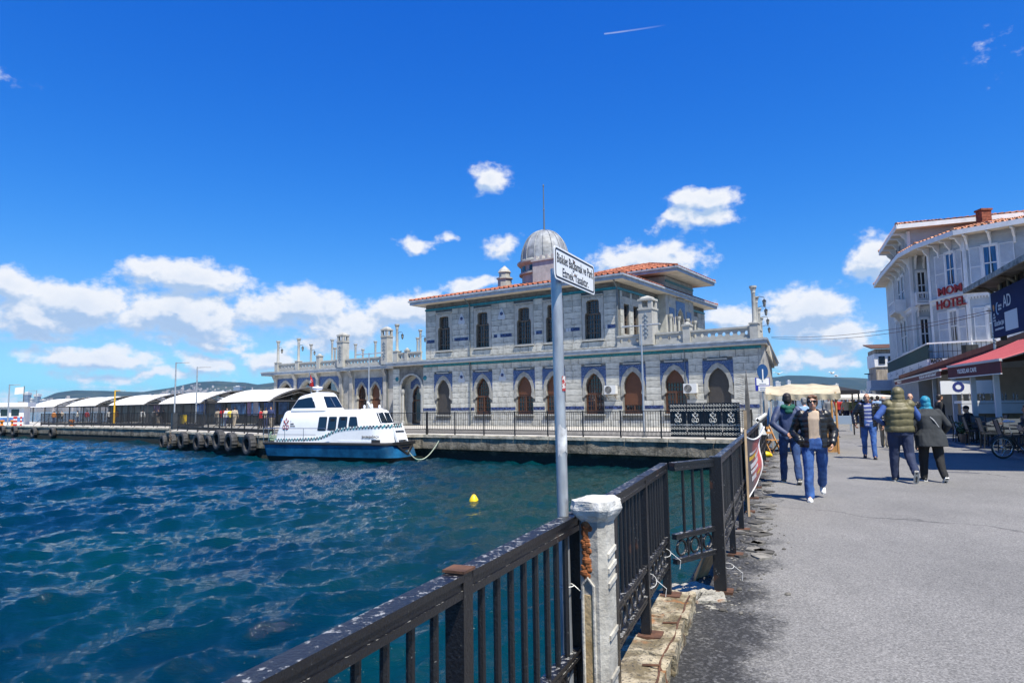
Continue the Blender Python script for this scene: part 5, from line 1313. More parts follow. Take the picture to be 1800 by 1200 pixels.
# ================================================================ LAMP POSTS
POLEM = mat('galvanised_post', (.42, .44, .46), .4, metal=.5, var=.15)
def lamp_post(p, h, rz, arm, two, label, m=POLEM, r=.055, cat='lamp post', group='lamp posts on the quays'):
 t = thing('lamp_post', label, cat, p, rz, group)
 MB().lathe([(r * 2.2, 0), (r * 2.2, .03), (r * 1.2, .05), (r, .3), (r * .7, h)], 10).build('pole', m, t, smooth=40)
 for s in ((-1, 1) if two else (1,)):
  MB().tube([(0, 0, h - .08), (s * arm * .55, 0, h - .05)], r * .5, 6).build('arm', m, t)
  MB().box(min(s * arm * .5, s * arm), max(s * arm * .5, s * arm), -.11, .11, h - .09, h - .02).build('lamp_head', mat('lamp_head_grey', (.5, .5, .5), .4), t, bevel=.015)
 return t
lp_ = on_z(1133, 768, 0); lamp_post(lp_, 5.25, math.atan2(qd.y, qd.x), .95, True, 'slim lamp post with two arms on the quay edge before the right arches')
lp_ = on_z(648, 757, 0); lamp_post(lp_, 5.15, math.atan2(qd.y, qd.x), 1.25, True, 'slim pale lamp post with two arms rising behind the boat')
lp_ = on_z(306, 750, 0); lamp_post(lp_, (750 - 637) / F_PX * lp_.y, R(0), 1.2, False, 'tall lamp post with one arm at the left corner of the near pier', r=.08)
lp_ = on_z(344, 748, 0); lamp_post(lp_, (748 - 645) / F_PX * lp_.y, R(0), 1.3, False, 'tall lamp post with one arm in front of the last white canopy', r=.08)
lp_ = on_z(13, 748, 0); lamp_post(lp_, (748 - 676) / F_PX * lp_.y, R(0), 1.2, False, 'lamp post at the left picture edge beside the white booth', r=.08)
lp_ = on_z(62, 738, 0); lamp_post(lp_, (738 - 686) / F_PX * lp_.y, R(180), 1.6, False, 'lamp post with arm to the left, standing before the twin crowned towers', r=.08)
YP = mat('yellow_post_paint', (.62, .36, .02), .5, var=.1)
lp_ = on_z(200, 748, 0); lamp_post(lp_, (748 - 686) / F_PX * lp_.y, R(0), 1.1, False, 'yellow lamp post on the edge of the far pier', YP, .10)
# ================================================================ PIER FURNITURE
CANV = mat('white_canopy_membrane', (.74, .73, .69), .6, var=.08, vscale=.4)
CFR = mat('dark_canopy_steel', (.05, .05, .055), .5)
cd = Vector((-.766, .643, 0)); cn = Vector((.643, .766, 0)); C0 = Vector((-22.2, 59.5, 0))
def canopy(k0, Lc, label):
 o = C0 + cd * k0; t = thing('canopy', label, 'canopy', o, math.atan2(cd.y, cd.x), 'white arched canopies on the pier')
 # x along the pier, y towards the water side (local -y is away) ; width 9
 sg = -1 if Vector((-cd.y, cd.x, 0)).dot(cn) < 0 else 1
 for hpart in range(2):
  rows = []
  for i in range(9):
   u = hpart * .5 + .5 * i / 8; row = []
   for j in range(15):
    v = j / 14; sag = .16 * math.sin(math.pi * ((u * 2) % 1 if u < 1 else 0)) * math.sin(math.pi * v)
    row.append((u * Lc + (.35 * math.sin(math.pi * v) if u in (0, 1) else 0), sg * v * 9.0, 2.2 + 1.25 * math.sin(math.pi * v) ** .8 - sag * .6))
   rows.append(row)
  mb = MB(); mb.grid(rows); o_ = mb.build('membrane', CANV, t, smooth=True, fix=False)
 for u in (0, .5, 1):
  mb = MB(); mb.tube([(u * Lc, sg * j / 14 * 9, 2.12 + 1.25 * math.sin(math.pi * j / 14) ** .8) for j in range(15)], .07, 6); mb.build('arch_rib', CFR, t)
  for v in (.5, 8.5): MB().tube([(u * Lc, sg * v, 0), (u * Lc, sg * v, 2.5)], .07, 6).build('column', CFR, t)
  mb = MB(); mb.tube([(u * Lc, sg * .3, 2.3), (u * Lc, sg * 3.0, 2.95), (u * Lc, sg * 4.5, 2.4), (u * Lc, sg * 6.0, 2.95), (u * Lc, sg * 8.7, 2.3)], .035, 5); mb.tube([(u * Lc, 0, 2.2), (u * Lc, sg * 9, 2.2)], .04, 5); mb.build('truss', CFR, t)
 for v in (.02, .98): MB().tube([(0, sg * v * 9, 2.25), (Lc, sg * v * 9, 2.25)], .05, 6).build('eave_tube', CFR, t)
for k0, Lc, lb in ((-1.5, 9.2, 'nearest white canopy, half hidden behind the terminal arcade'), (11.2, 9.4, 'white canopy next to the terminal, behind the tall lamp posts'), (24.5, 10.0, 'middle white canopy, behind the yellow box on the pier'), (39, 10.6, 'white canopy just right of the yellow lamp post'), (54.5, 10.8, 'farthest white canopy, left of the yellow lamp post')):
 canopy(k0, Lc, lb)
# glazed kiosk walls with posters under the canopies
DKW = mat('dark_kiosk_panel', (.035, .04, .045), .3, var=.3, vscale=.6); BLP = mat('blue_poster', (.03, .12, .42), .5, var=.6, vscale=1.2, col2=(.12, .28, .60)); PUR = mat('purple_poster', (.30, .10, .34), .5, var=.5, vscale=3, col2=(.5, .35, .55)); LIL = mat('lilac_poster', (.50, .48, .60), .5, var=.2, vscale=6)
kz = thing('ticket_hall', 'long dark glazed ticket hall under the white canopies', 'building', C0 + cn * 5.5, math.atan2(cd.y, cd.x))
MB().box(-2, 50, -.1, .1, 0, 2.3).build('wall', DKW, kz); MB().box(-2, 50, -.25, .25, 2.3, 2.42).build('roof_edge', CFR, kz)
pm = MB().box(-.05, .05, -.16, .16, 0, 2.3).mesh('mullion', CFR)
for k in range(26): put('mullion', pm, kz, (-2 + k * 2.05, 0, 0))
sgk = 1 if Vector((-cd.y, cd.x, 0)).dot(-cn) > 0 else -1
for k, (x, w, m_) in enumerate(((4, 1.8, BLP), (6.3, 2.2, BLP), (9.4, 1.6, BLP), (12, 3.2, BLP), (17, 1.8, BLP), (21, 2.2, BLP), (33, 1.8, PUR))):
 MB().box(x, x + w, sgk * .11, sgk * .15, .95, 2.15).build('poster', m_, kz)
for px, py, m_, lb in ((436, 722, PUR, 'purple poster board on the near pier beside the terminal arcade'), (449, 722, LIL, 'lilac poster board on the near pier next to the purple one')):
 p = on_z(px, 750, 0) ; p = p * 1.12; p.z = 0
 t = thing('poster_board', lb, 'poster board', p, math.atan2(cd.y, cd.x) + math.pi, 'poster boards on the near pier')
 MB().box(-.42, .42, -.03, .03, .9, 2.2).build('poster', m_, t)
 for s in (-.38, .38): MB().box(s - .03, s + .03, -.025, .025, 0, .9).build('leg', CFR, t)
# yellow box, dark cabinet
p = on_z(318, 751, 0) + Vector((0, .4, 0)); t = thing('yellow_cabinet', 'yellow box cabinet fixed to the pier railing above the tyres', 'cabinet', p, R(-45))
MB().box(-.42, .42, -.2, .2, .2, 1.05).build('body', YEL, t, bevel=.02)
for x in (-.14, .16): MB().box(x - .015, x + .015, -.212, -.2, .26, 1.0).build('rib', mat('yellow_dark', (.5, .30, .01), .5), t)
MB().box(-.44, .44, -.22, .22, 1.05, 1.09).build('lid', YEL, t)
p = on_z(303, 754, 0) + Vector((0, .3, 0)); t = thing('steel_post_cabinet', 'dark grey cabinet at the corner of the near pier, under the lamp post', 'cabinet', p, R(-45))
MB().box(-.24, .24, -.2, .2, 0, 1.3).build('body', mat('dark_cabinet', (.03, .035, .04), .5, var=.2), t, bevel=.01); MB().box(-.2, .2, -.215, -.2, .1, 1.2).build('door', mat('dark_cabinet_door', (.04, .045, .05), .5), t)
ORG = mat('orange_bollard_paint', (.62, .20, .02), .5, var=.2)
for px, py, lb in ((126, 748, 'orange mooring post on the far pier left of the yellow lamp post'), (22, 748, 'orange mooring post beside the striped bollards'), (3, 748, 'orange mooring post at the left picture edge')):
 t = thing('mooring_post', lb, 'mooring post', on_z(px, py, 0), 0, 'orange mooring posts'); MB().lathe([(.24, 0), (.24, .05), (.15, .09), (.14, .42), (.26, .48), (.26, .62), (.1, .66)], 12).build('post', ORG, t, smooth=40); MB().tube([(-.3, 0, .55), (.3, 0, .55)], .06, 8).build('cross_bar', ORG, t)
WPL = mat('bollard_white', (.7, .68, .66), .5); RPL = mat('bollard_red', (.50, .02, .02), .5)
for px, lb in ((24.5, 'left red and white striped bollard of three by the booth'), (28, 'middle red and white striped bollard of three by the booth'), (36.5, 'right red and white striped bollard of three by the booth')):
 t = thing('striped_bollard', lb, 'bollard', on_z(px, 748, 0), 0, 'striped bollards on the far pier')
 for k in range(5): MB().lathe([(.10, k * .2), (.10, k * .2 + .2)], 10).build('band', RPL if k % 2 == 0 else WPL, t)
 MB().lathe([(.10, 1.0), (.07, 1.06)], 10).build('cap', RPL, t)
p = on_z(6, 747, 0) + Vector((0, 2, 0)); t = thing('booth', 'small white booth with flat roof at the end of the far pier', 'booth', p, R(20))
MB().box(-2.2, .8, 0, 2.4, 0, 2.2).build('wall', WHT, t); MB().box(-2.5, 1.3, -.4, 2.8, 2.2, 2.75).build('roof', mat('booth_roof', (.7, .7, .7), .5), t)
for x in (-1.6, -.5): MB().box(x, x + .8, -.04, .0, 1.1, 1.9).build('window', BG, t)
MB().box(-2.2, .8, -.05, .0, .4, .9).build('blue_panel', BLP, t)
p = on_z(3, 744, 0) + Vector((0, 4, 0)); t = thing('flag_mast', 'dark mast with a white flag at the left picture edge', 'flag', p); MB().tube([(0, 0, 0), (0, 0, 5.3)], .05, 6).build('mast', CFR, t)
mb = MB(); mb.grid([[(-1.3 * s_, .12 * math.sin(5 * s_ + z), 4.2 + z - .12 * s_) for s_ in (0, .25, .5, .75, 1)] for z in (0, .35, .7, 1.0)]); mb.build('flag', WHT, t, smooth=True, fix=False)
# ================================================================ FOREGROUND FENCE, PILLAR, SIGN, KERB
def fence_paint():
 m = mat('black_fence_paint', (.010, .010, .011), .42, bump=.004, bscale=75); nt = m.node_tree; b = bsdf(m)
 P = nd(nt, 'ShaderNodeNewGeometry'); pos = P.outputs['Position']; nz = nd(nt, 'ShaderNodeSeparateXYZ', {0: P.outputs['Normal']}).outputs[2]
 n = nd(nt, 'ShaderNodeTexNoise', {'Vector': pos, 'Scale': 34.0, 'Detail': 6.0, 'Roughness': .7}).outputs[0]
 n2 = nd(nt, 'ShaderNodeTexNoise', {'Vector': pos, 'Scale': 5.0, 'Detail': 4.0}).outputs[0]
 chip_glint = nd(nt, 'ShaderNodeMapRange', {'Value': mth(nt, 'ADD', mth(nt, 'ADD', n, mth(nt, 'MULTIPLY', n2, .35)), mth(nt, 'MULTIPLY', mth(nt, 'MAXIMUM', nz, 0), .13)), 1: .86, 2: .91}).outputs[0]
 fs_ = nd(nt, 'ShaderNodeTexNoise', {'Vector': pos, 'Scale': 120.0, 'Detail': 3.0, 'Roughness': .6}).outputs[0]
 chip_glint = mth(nt, 'MAXIMUM', chip_glint, nd(nt, 'ShaderNodeMapRange', {'Value': fs_, 1: .70, 2: .76, 4: .7}).outputs[0])  # worn chips and pale tops, with sunlit highlights painted in as flecks
 c = nd(nt, 'ShaderNodeMix', {'Factor': chip_glint, 6: (.009, .009, .011, 1), 7: (.30, .30, .29, 1)}, data_type='RGBA').outputs[2]
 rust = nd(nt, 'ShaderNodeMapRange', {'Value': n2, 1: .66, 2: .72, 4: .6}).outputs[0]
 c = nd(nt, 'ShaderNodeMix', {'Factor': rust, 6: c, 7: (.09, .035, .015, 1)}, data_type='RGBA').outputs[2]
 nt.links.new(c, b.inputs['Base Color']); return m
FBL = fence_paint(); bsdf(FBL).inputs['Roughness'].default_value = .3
RUST = mat('rusty_iron', (.085, .038, .020), .9, var=.5, vscale=14, bump=.004, bscale=40)
def rail_mesh(mb, p0, p1, z, top=False):
 a = Vector((p0[0], p0[1], z)); b = Vector((p1[0], p1[1], z))
 if top:
  mb.bar(a + Vector((0, 0, .022)), b + Vector((0, 0, .022)), .062, .020); mb.bar(a, b, .050, .024); mb.bar(a - Vector((0, 0, .023)), b - Vector((0, 0, .023)), .058, .022)
 else:
  mb.bar(a + Vector((0, 0, .014)), b + Vector((0, 0, .014)), .050, .014); mb.bar(a, b, .040, .014); mb.bar(a - Vector((0, 0, .014)), b - Vector((0, 0, .014)), .046, .014)
def iron_fence(label, p0, p1, posts, nbars_per, zb=.0, post_w=.055, post_caps=True, endposts=True, cat='fence'):
 p0 = Vector((p0[0], p0[1], 0)); p1 = Vector((p1[0], p1[1], 0)); d = (p1 - p0).normalized(); L = (p1 - p0).length; rz = math.atan2(d.y, d.x)
 t = thing('iron_fence', label, cat, p0, rz, 'black iron fences along the waterfront')
 for i in range(posts):
  s0, s1 = L * i / posts + post_w * .55, L * (i + 1) / posts - post_w * .55
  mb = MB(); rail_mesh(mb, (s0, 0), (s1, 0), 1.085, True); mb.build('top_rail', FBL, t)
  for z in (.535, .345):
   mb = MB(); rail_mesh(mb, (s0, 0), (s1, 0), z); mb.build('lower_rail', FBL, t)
  nb = nbars_per
  for k in range(1, nb):
   x = s0 + (s1 - s0) * k / nb + rng.uniform(-.004, .004)
   put('bar', _fbar, t, (x, 0, 0), rng.uniform(0, 1.5))
  nr = max(2, int((s1 - s0) / .145)); mb = MB()
  for k in range(nr):
   put('ring', _fring, t, (s0 + (s1 - s0) * (k + .5) / nr, 0, .44))
   if k: put('spacer', _fspac, t, (s0 + (s1 - s0) * k / nr, 0, .44))
 for i in range(posts + 1):
  if not endposts and i in (0, posts): continue
  x = L * i / posts; o = put('post', _fpost, t, (x, 0, 0))
  MB().box(x - .07, x + .07, -.10, .05, zb, zb + .022).build('foot_plate', RUST, t)
 return t
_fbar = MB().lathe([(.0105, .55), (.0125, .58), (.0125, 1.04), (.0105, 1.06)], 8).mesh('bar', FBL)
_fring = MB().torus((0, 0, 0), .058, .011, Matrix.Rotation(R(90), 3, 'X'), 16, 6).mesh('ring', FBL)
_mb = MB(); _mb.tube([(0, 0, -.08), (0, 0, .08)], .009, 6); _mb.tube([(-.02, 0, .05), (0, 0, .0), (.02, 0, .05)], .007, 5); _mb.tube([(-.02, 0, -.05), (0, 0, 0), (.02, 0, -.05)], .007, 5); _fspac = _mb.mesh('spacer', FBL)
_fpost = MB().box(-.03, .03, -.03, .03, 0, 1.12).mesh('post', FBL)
PA = Vector((.268, 3.06, 0)); dA = Vector((-.386, -.922, 0)).normalized()
iron_fence('nearest black iron fence running into the lower left corner', PA + dA * 3.36, PA, 3, 9)
MB().box(2.204, 2.276, -.036, .036, 1.1205, 1.128).build('rusty_cap', RUST, bpy.data.objects['iron_fence'])
PB0 = Vector((.50, 3.62, 0)); PB1 = Vector((1.18, 5.42, 0))
iron_fence('black iron fence between the concrete pillar and the corner by the kerb stones', PB0, PB1, 2, 8, zb=.10)
iron_fence('short black iron fence across the gap with rings at its foot', PB1 + Vector((.06, .05, 0)), Vector((1.70, 5.86, 0)), 1, 4, endposts=False)
iron_fence('long black iron fence running down the street beside the water', FP, FP + FD * 16.2, 11, 11)
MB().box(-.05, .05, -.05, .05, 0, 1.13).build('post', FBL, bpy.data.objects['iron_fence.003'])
# ---- concrete pillar
CONC = mat('weathered_concrete', (.36, .34, .30), .92, var=.25, vscale=9, bump=.006, bscale=40, col2=(.50, .48, .43)); WCAP = mat('white_crumbling_cap', (.56, .55, .51), .92, var=.35, vscale=14, bump=.012, bscale=30, col2=(.66, .65, .62))
YST = mat('rust_stained_concrete', (.42, .24, .05), .9, var=.4, vscale=7, bump=.006, bscale=35, col2=(.50, .38, .22))
pil = thing('concrete_pillar', 'chipped white concrete pillar with rust stained front between the two near fences', 'pillar', (.352, 2.97, 0), R(-36))
S_ = .064
mb = MB(); c_ = .026
octo = lambda s, c: [(-s + c, -s), (s - c, -s), (s, -s + c), (s, s - c), (s - c, s), (-s + c, s), (-s, s - c), (-s, -s + c)]
o0, o1 = octo(S_, c_), octo(S_, c_)
loft(mb, [(o0, 0.0), (o1, 1.10)]); mb.build('shaft', CONC, pil)
mb = MB(); loft(mb, [(octo(.064, .026), 1.10), (octo(.084, .028), 1.13), (octo(.091, .028), 1.15), (octo(.089, .03), 1.188), (octo(.066, .028), 1.197)]); o = mb.build('cap', WCAP, pil)
bm = bmesh.new(); bm.from_mesh(o.data); bmesh.ops.subdivide_edges(bm, edges=bm.edges, cuts=5, use_grid_fill=True); bmesh.ops.triangulate(bm, faces=[f for f in bm.faces if len(f.verts) > 4])
for v in bm.verts:
 n_ = mnoise.fractal(v.co * 14, 1, 2, 4); v.co += Vector((v.co.x, v.co.y, 0)).normalized() * n_ * .008 + Vector((0, 0, n_ * .006 if v.co.z > 1.12 else 0))
bm.to_mesh(o.data); bm.free()
# recessed stained panel on the left face, dashes on the right face
mb = MB(); mb.box(-.036, .016, -S_ - .004, -S_ + .001, .0, .80); mb.build('stain_panel', YST, pil)
mb = MB(); mb.tube([(-.036, -S_ - .003, .0), (-.036, -S_ - .003, .84), (-.01, -S_ - .005, .87), (.016, -S_ - .003, .84), (.016, -S_ - .003, 0)], .007, 6); mb.build('panel_moulding', CONC, pil)
mb = MB()
for k in range(26):
 z = .87 + k * .0085; mb.sphere((-.018 + .030 * mnoise.noise(Vector((k * .9, 0, 0))), -S_ + .004, z), .014 + .012 * abs(mnoise.noise(Vector((k * .7, 4, 0)))), 7, 5, (1.3, .7, 1))
mb.build('exposed_rust', mat('orange_rust', (.26, .085, .025), .9, var=.6, vscale=30, bump=.004, bscale=60), pil)
for z in (.36, .45, .62, .83, .89, .95):
 mb = MB(); mb.add([(S_ - .002, -.03, z), (S_ - .002, .035, z + .03), (S_ - .002, .035, z + .05), (S_ - .002, -.03, z + .02), (S_ + .009, -.03, z), (S_ + .009, .035, z + .03), (S_ + .009, .035, z + .05), (S_ + .009, -.03, z + .02)], [(0, 1, 2, 3), (4, 5, 6, 7), (0, 1, 5, 4), (1, 2, 6, 5), (2, 3, 7, 6), (3, 0, 4, 7)]); mb.build('raised_dash', CONC, pil)
# ---- sign on its pole
GALV = mat('galvanised_pole', (.30, .33, .37), .42, metal=.55, var=.3, vscale=9, stretch=(1, 1, .25), col2=(.55, .56, .57), bump=.001, bscale=70)
sp0 = Vector((.205, 2.99, 0))
sg_ = thing('street_sign', 'white rectangular sign with two lines of black writing on a galvanised pole', 'sign', sp0, 0)
lean = Vector((-.004, .0, 1))
MB().tube([(0.012, 0, .30), (-.004, 0, 2.20)], .0245, 18).build('pole', GALV, sg_, smooth=40)
sdv = Vector((.43, .90, 0)).normalized(); snv = Vector((sdv.y, -sdv.x, 0))
off = snv * .040 + Vector((0, 0, 2.208))
to = lambda a, b: off + sdv * a + Vector((0, 0, b))
def rrect(x0, x1, y0, y1, r, n=5): return [(cx + r * math.cos(R(a0 + 90 * i / n)), cy + r * math.sin(R(a0 + 90 * i / n))) for cx, cy, a0 in ((x1 - r, y0 + r, -90), (x1 - r, y1 - r, 0), (x0 + r, y1 - r, 90), (x0 + r, y0 + r, 180)) for i in range(n + 1)]
SGW = mat('sign_white', (.74, .76, .78), .3, var=.03, vscale=8)
MB().poly([rrect(-.125, .405, -.0735, .0735, .018)], to, -snv * .003).build('plate', SGW, sg_)
MB().ring(rrect(-.109, .389, -.0585, .0585, .012), rrect(-.116, .396, -.0655, .0655, .017), lambda a, b: to(a, b) + snv * .0012, -snv * .001).build('border', INK, sg_)
lettering('Bisiklet Bağlamak ve Park', .060, sg_, to(.140, .022) + snv * .0006, sdv, (0, 0, 1), INK, ext=.0006, fit=.475, bold=.0002)
lettering('Etmek Yasaktır.', .056, sg_, to(.140, -.034) + snv * .0006, sdv, (0, 0, 1), INK, ext=.0006, fit=.345, bold=.0002)
RSPT = mat('sign_rust_spot', (.10, .035, .015), .9)
for a, b in ((.115, .040), (.12, -.022)): MB().lathe([(.006, 0), (.004, .002)], 8, to(a, b) + snv * .001, snv.to_track_quat('Z', 'Y').to_matrix()).build('screw', RSPT, sg_)
mb = MB(); mb.grid([[(.0258 * math.cos(R(a)) + .003, .0258 * math.sin(R(a)), z) for a in range(-70, 21, 15)] for z in (1.655, 1.69, 1.72)]); mb.build('sticker', mat('red_white_sticker', (.50, .03, .03), .5, var=.3, vscale=40, col2=(.6, .6, .58), lo=.47, hi=.53), sg_)
mb = MB(); mb.grid([[(.0256 * math.cos(R(a)) + .004, .0256 * math.sin(R(a)), z + .02 * mnoise.noise(Vector((a * .05, z * 9, 0)))) for a in range(-130, 21, 15)] for z in (1.38, 1.42, 1.46, 1.50)]); mb.build('paper_remnant', mat('paper_remnant', (.50, .51, .52), .8, var=.3, vscale=25), sg_)
# ---- cable ties
TIE = mat('white_cable_tie', (.62, .62, .60), .5)
def tie(p, r, label, tilt=0.0, tail=.05):
 M = Matrix.Rotation(tilt, 3, 'X'); mb = MB(); mb.torus((0, 0, 0), r, .0022, M, 14, 4); mb.tube([(r, 0, 0), (r + tail * .6, -.01, -tail * .5), (r + tail * .5, -.02, -tail)], .002, 4)
 o = mb.build('cable_tie', TIE); o.location = p; tag(o, label, 'cable tie', 'cable ties on the fences')
tie((.212, 2.97, .83), .036, 'white cable tie round the sign pole low on the nearest fence')
q = PB0.lerp(PB1, .52); tie((q.x + .02, q.y, .44), .05, 'white cable tie with a loose loop near the foot of the pillar fence', .9, .1)
q = PB0.lerp(PB1, .95); tie((q.x, q.y, .45), .05, 'white cable tie at the corner beside the ring band', .5, .12)
tie((1.80, 5.86, .22), .04, 'white cable tie tail at the foot of the corner post', .4, .12)
# ---- kerb stones
KST = mat('yellow_kerb_stone', (.27, .215, .12), .92, var=.45, vscale=7, bump=.03, bscale=18, col2=(.42, .36, .25), lo=.42, hi=.6)
def speck(m):
 nt = m.node_tree; b = bsdf(m); src = b.inputs['Base Color'].links[0].from_socket
 P = nd(nt, 'ShaderNodeNewGeometry').outputs['Position']
 n = nd(nt, 'ShaderNodeTexNoise', {'Vector': P, 'Scale': 42.0, 'Detail': 5.0, 'Roughness': .7}).outputs[0]
 f = nd(nt, 'ShaderNodeMapRange', {'Value': n, 1: .54, 2: .61, 4: .9}).outputs[0]
 c = nd(nt, 'ShaderNodeMix', {'Factor': f, 6: src, 7: (.035, .032, .028, 1)}, data_type='RGBA').outputs[2]
 n3 = nd(nt, 'ShaderNodeTexNoise', {'Vector': P, 'Scale': 6.0, 'Detail': 3.0}).outputs[0]
 c = nd(nt, 'ShaderNodeMix', {'Factor': nd(nt, 'ShaderNodeMapRange', {'Value': n3, 1: .60, 2: .70, 4: .7}).outputs[0], 6: c, 7: (.30, .12, .03, 1)}, data_type='RGBA').outputs[2]
 nt.links.new(c, b.inputs['Base Color']); return m
speck(KST)
def rough_block(name, poly, z0, z1, m, amp=.02, cuts=7, seed=0, fr=9.0):
 mb = MB(); k = len(poly); mb.v = [(p[0], p[1], z1) for p in poly] + [(p[0], p[1], z0) for p in poly]
 mb.f = [tuple(range(k)), tuple(range(2 * k - 1, k - 1, -1))] + [(i, (i + 1) % k, k + (i + 1) % k, k + i) for i in range(k)]; mb.mi = [0] * len(mb.f)
 me = mb.mesh(name, m); bm = bmesh.new(); bm.from_mesh(me)
 bmesh.ops.subdivide_edges(bm, edges=bm.edges, cuts=cuts, use_grid_fill=True)
 for v in bm.verts:
  n_ = mnoise.noise_vector(v.co * fr + Vector((seed, seed, 0))) * amp + mnoise.noise_vector(v.co * fr * 3.1 + Vector((seed, 7, 0))) * amp * .45
  v.co += n_
 bmesh.ops.recalc_face_normals(bm, faces=bm.faces); bm.to_mesh(me); bm.free(); shade(me, 50); return me
kb = thing('kerb', 'yellowish lichen speckled kerb stones under the fence beside the pillar', 'kerb', (0, 0, 0))
kd = (PB1 - PB0).normalized(); kn = Vector((kd.y, -kd.x, 0))
kcuts = [-1.25, -.25, .62, 1.35, 2.04]
for i in range(4):
 a, b = PB0 + kd * (kcuts[i] + .006), PB0 + kd * (kcuts[i + 1] - .006); w0, w1 = (.215, .20) if i else (.23, .215)
 P = [a - kn * .10, a + kn * w0, b + kn * w1, b - kn * .10]
 put('kerb_stone', rough_block('kerb_stone', [(p.x, p.y) for p in P], -.12, .115, KST, .022, 9, i * 3.1), kb)
pts = []
for i in range(34):
 s_ = -1.2 + i * .095; q = PB0 + kd * s_ + kn * (.165 + .030 * mnoise.noise(Vector((s_ * 2.5, 1, 0)))); pts.append((q.x, q.y, .118 + .016 * mnoise.noise(Vector((s_ * 4, 5, 0)))))
MB().tube(pts, [.007 + .004 * abs(mnoise.noise(Vector((i, 3, 0)))) for i in range(34)], 6).build('rusty_bar', RUST, kb)
for s_ in (-.55, .42, 1.2):
 q = PB0 + kd * s_ + kn * .16; MB().tube([(q.x - .09, q.y + .02, .125), (q.x, q.y, .13), (q.x + .03, q.y - .05, .06), (q.x + .02, q.y - .07, -.02)], .008, 6).build('rusty_bar', RUST, kb)
# broken concrete by the gap, rubble along the long fence
BSL = speck(mat('broken_concrete', (.33, .31, .25), .95, var=.3, vscale=6, bump=.02, bscale=20, col2=(.46, .44, .38)))
for i, P in enumerate(([(1.18, 5.62), (1.42, 5.55), (1.55, 5.85), (1.36, 6.08)], [(1.44, 5.56), (1.70, 5.60), (1.74, 5.92), (1.58, 5.86)], [(1.38, 6.1), (1.57, 5.88), (1.74, 5.98), (1.62, 6.22)], [(1.24, 5.35), (1.5, 5.32), (1.66, 5.55), (1.43, 5.53)])):
 kind(put('broken_slab', rough_block('broken_slab', P, -.16, .03 - .012 * i, BSL, .016, 6, i * 5 + 2)), 'structure')
RUB2 = mat('pale_rubble', (.115, .108, .095), .95, var=.5, vscale=9, island=.6)
mb = MB(); rr_ = random.Random(9)
for i in range(700):
 if i < 260: s_ = rr_.uniform(-.6, 3.5)
 else: s_ = rr_.uniform(0, 16.5)
 q = street_pt(s_, -abs(rr_.gauss(.02, .26)) + .16); r_ = rr_.uniform(.004, .014) * (1 if rr_.random() < .93 else 1.7)
 mb.sphere((q.x, q.y, r_ * .3), r_, 6, 4, (rr_.uniform(.7, 1.6), rr_.uniform(.7, 1.4), .6), Matrix.Rotation(rr_.uniform(0, 3), 3, 'Z'))
kind(mb.build('rubble', RUB2, fix=False), 'stuff')
mb = MB()
for i in range(70):
 s_ = rr_.uniform(1.0, 17); q = street_pt(s_, rr_.uniform(-.28, .12)); w = rr_.uniform(.05, .16)
 P = [(q.x + w * math.cos(a) * rr_.uniform(.5, 1.2), q.y + w * math.sin(a) * rr_.uniform(.5, 1.2)) for a in (0, 1.1, 2.2, 3.3, 4.4, 5.4)]
 mb.poly([P], lambda a, b: (a, b, .018), (0, 0, -.02))
kind(mb.build('broken_edge', RUB2, fix=False), 'stuff')
# foot brackets of the long fence
# ---- plank over the gap
pl = MB(); pl.bar((1.52, 6.62, -.55), (1.80, 6.28, .30), .17, .035); tag(pl.build('wooden_plank', mat('old_plank', (.30, .19, .10), .8, var=.35, vscale=5, stretch=(3, 3, .5))), 'brown weathered plank slanting over the water behind the short fence', 'plank')
# ---- banner on the long fence
bt = thing('banner', 'dark and red printed banner tied to the long street fence', 'banner', (0, 0, 0))
def print_mat():
 m = bpy.data.materials.new('banner_print'); m.use_nodes = True; nt = m.node_tree; b = nt.nodes['Principled BSDF']
 uv = nd(nt, 'ShaderNodeUVMap').outputs[0]; s_ = nd(nt, 'ShaderNodeSeparateXYZ', {0: uv})
 n = nd(nt, 'ShaderNodeTexNoise', {'Vector': uv, 'Scale': 2.5, 'Detail': 3.0}).outputs[0]
 f = nd(nt, 'ShaderNodeMapRange', {'Value': mth(nt, 'ADD', s_.outputs[0], mth(nt, 'MULTIPLY', mth(nt, 'SUBTRACT', n, .5), .5)), 1: .28, 2: .60}).outputs[0]
 c = nd(nt, 'ShaderNodeMix', {'Factor': f, 6: (.055, .045, .05, 1), 7: (.50, .085, .075, 1)}, data_type='RGBA').outputs[2]
 f2 = mth(nt, 'MULTIPLY', nd(nt, 'ShaderNodeMapRange', {'Value': s_.outputs[1], 1: .0, 2: .45, 3: 1, 4: 0}).outputs[0], .75)
 c = nd(nt, 'ShaderNodeMix', {'Factor': f2, 6: c, 7: (.10, .085, .09, 1)}, data_type='RGBA').outputs[2]
 f3 = mth(nt, 'MULTIPLY', mth(nt, 'GREATER_THAN', s_.outputs[0], .93), mth(nt, 'GREATER_THAN', s_.outputs[1], .6))
 c = nd(nt, 'ShaderNodeMix', {'Factor': f3, 6: c, 7: (.03, .05, .42, 1)}, data_type='RGBA').outputs[2]
 nt.links.new(c, b.inputs['Base Color']); b.inputs['Roughness'].default_value = .45; return m
def ban(u, v):    # u 0..1 along the fence, v 0..1 up
 s_ = 3.55 + 1.75 * u; q = street_pt(s_, -.055 - .17 * math.sin(.5 * math.pi * u) ** 1.2 * (.45 + .55 * v) - .04 * math.sin(2.2 * math.pi * v) * u)
 top = 1.13 - .13 * math.sin(math.pi * u) * (1 - u * .5) + .06 * u; bot = .30 + .10 * u
 return Vector((q.x, q.y, bot + (top - bot) * v))
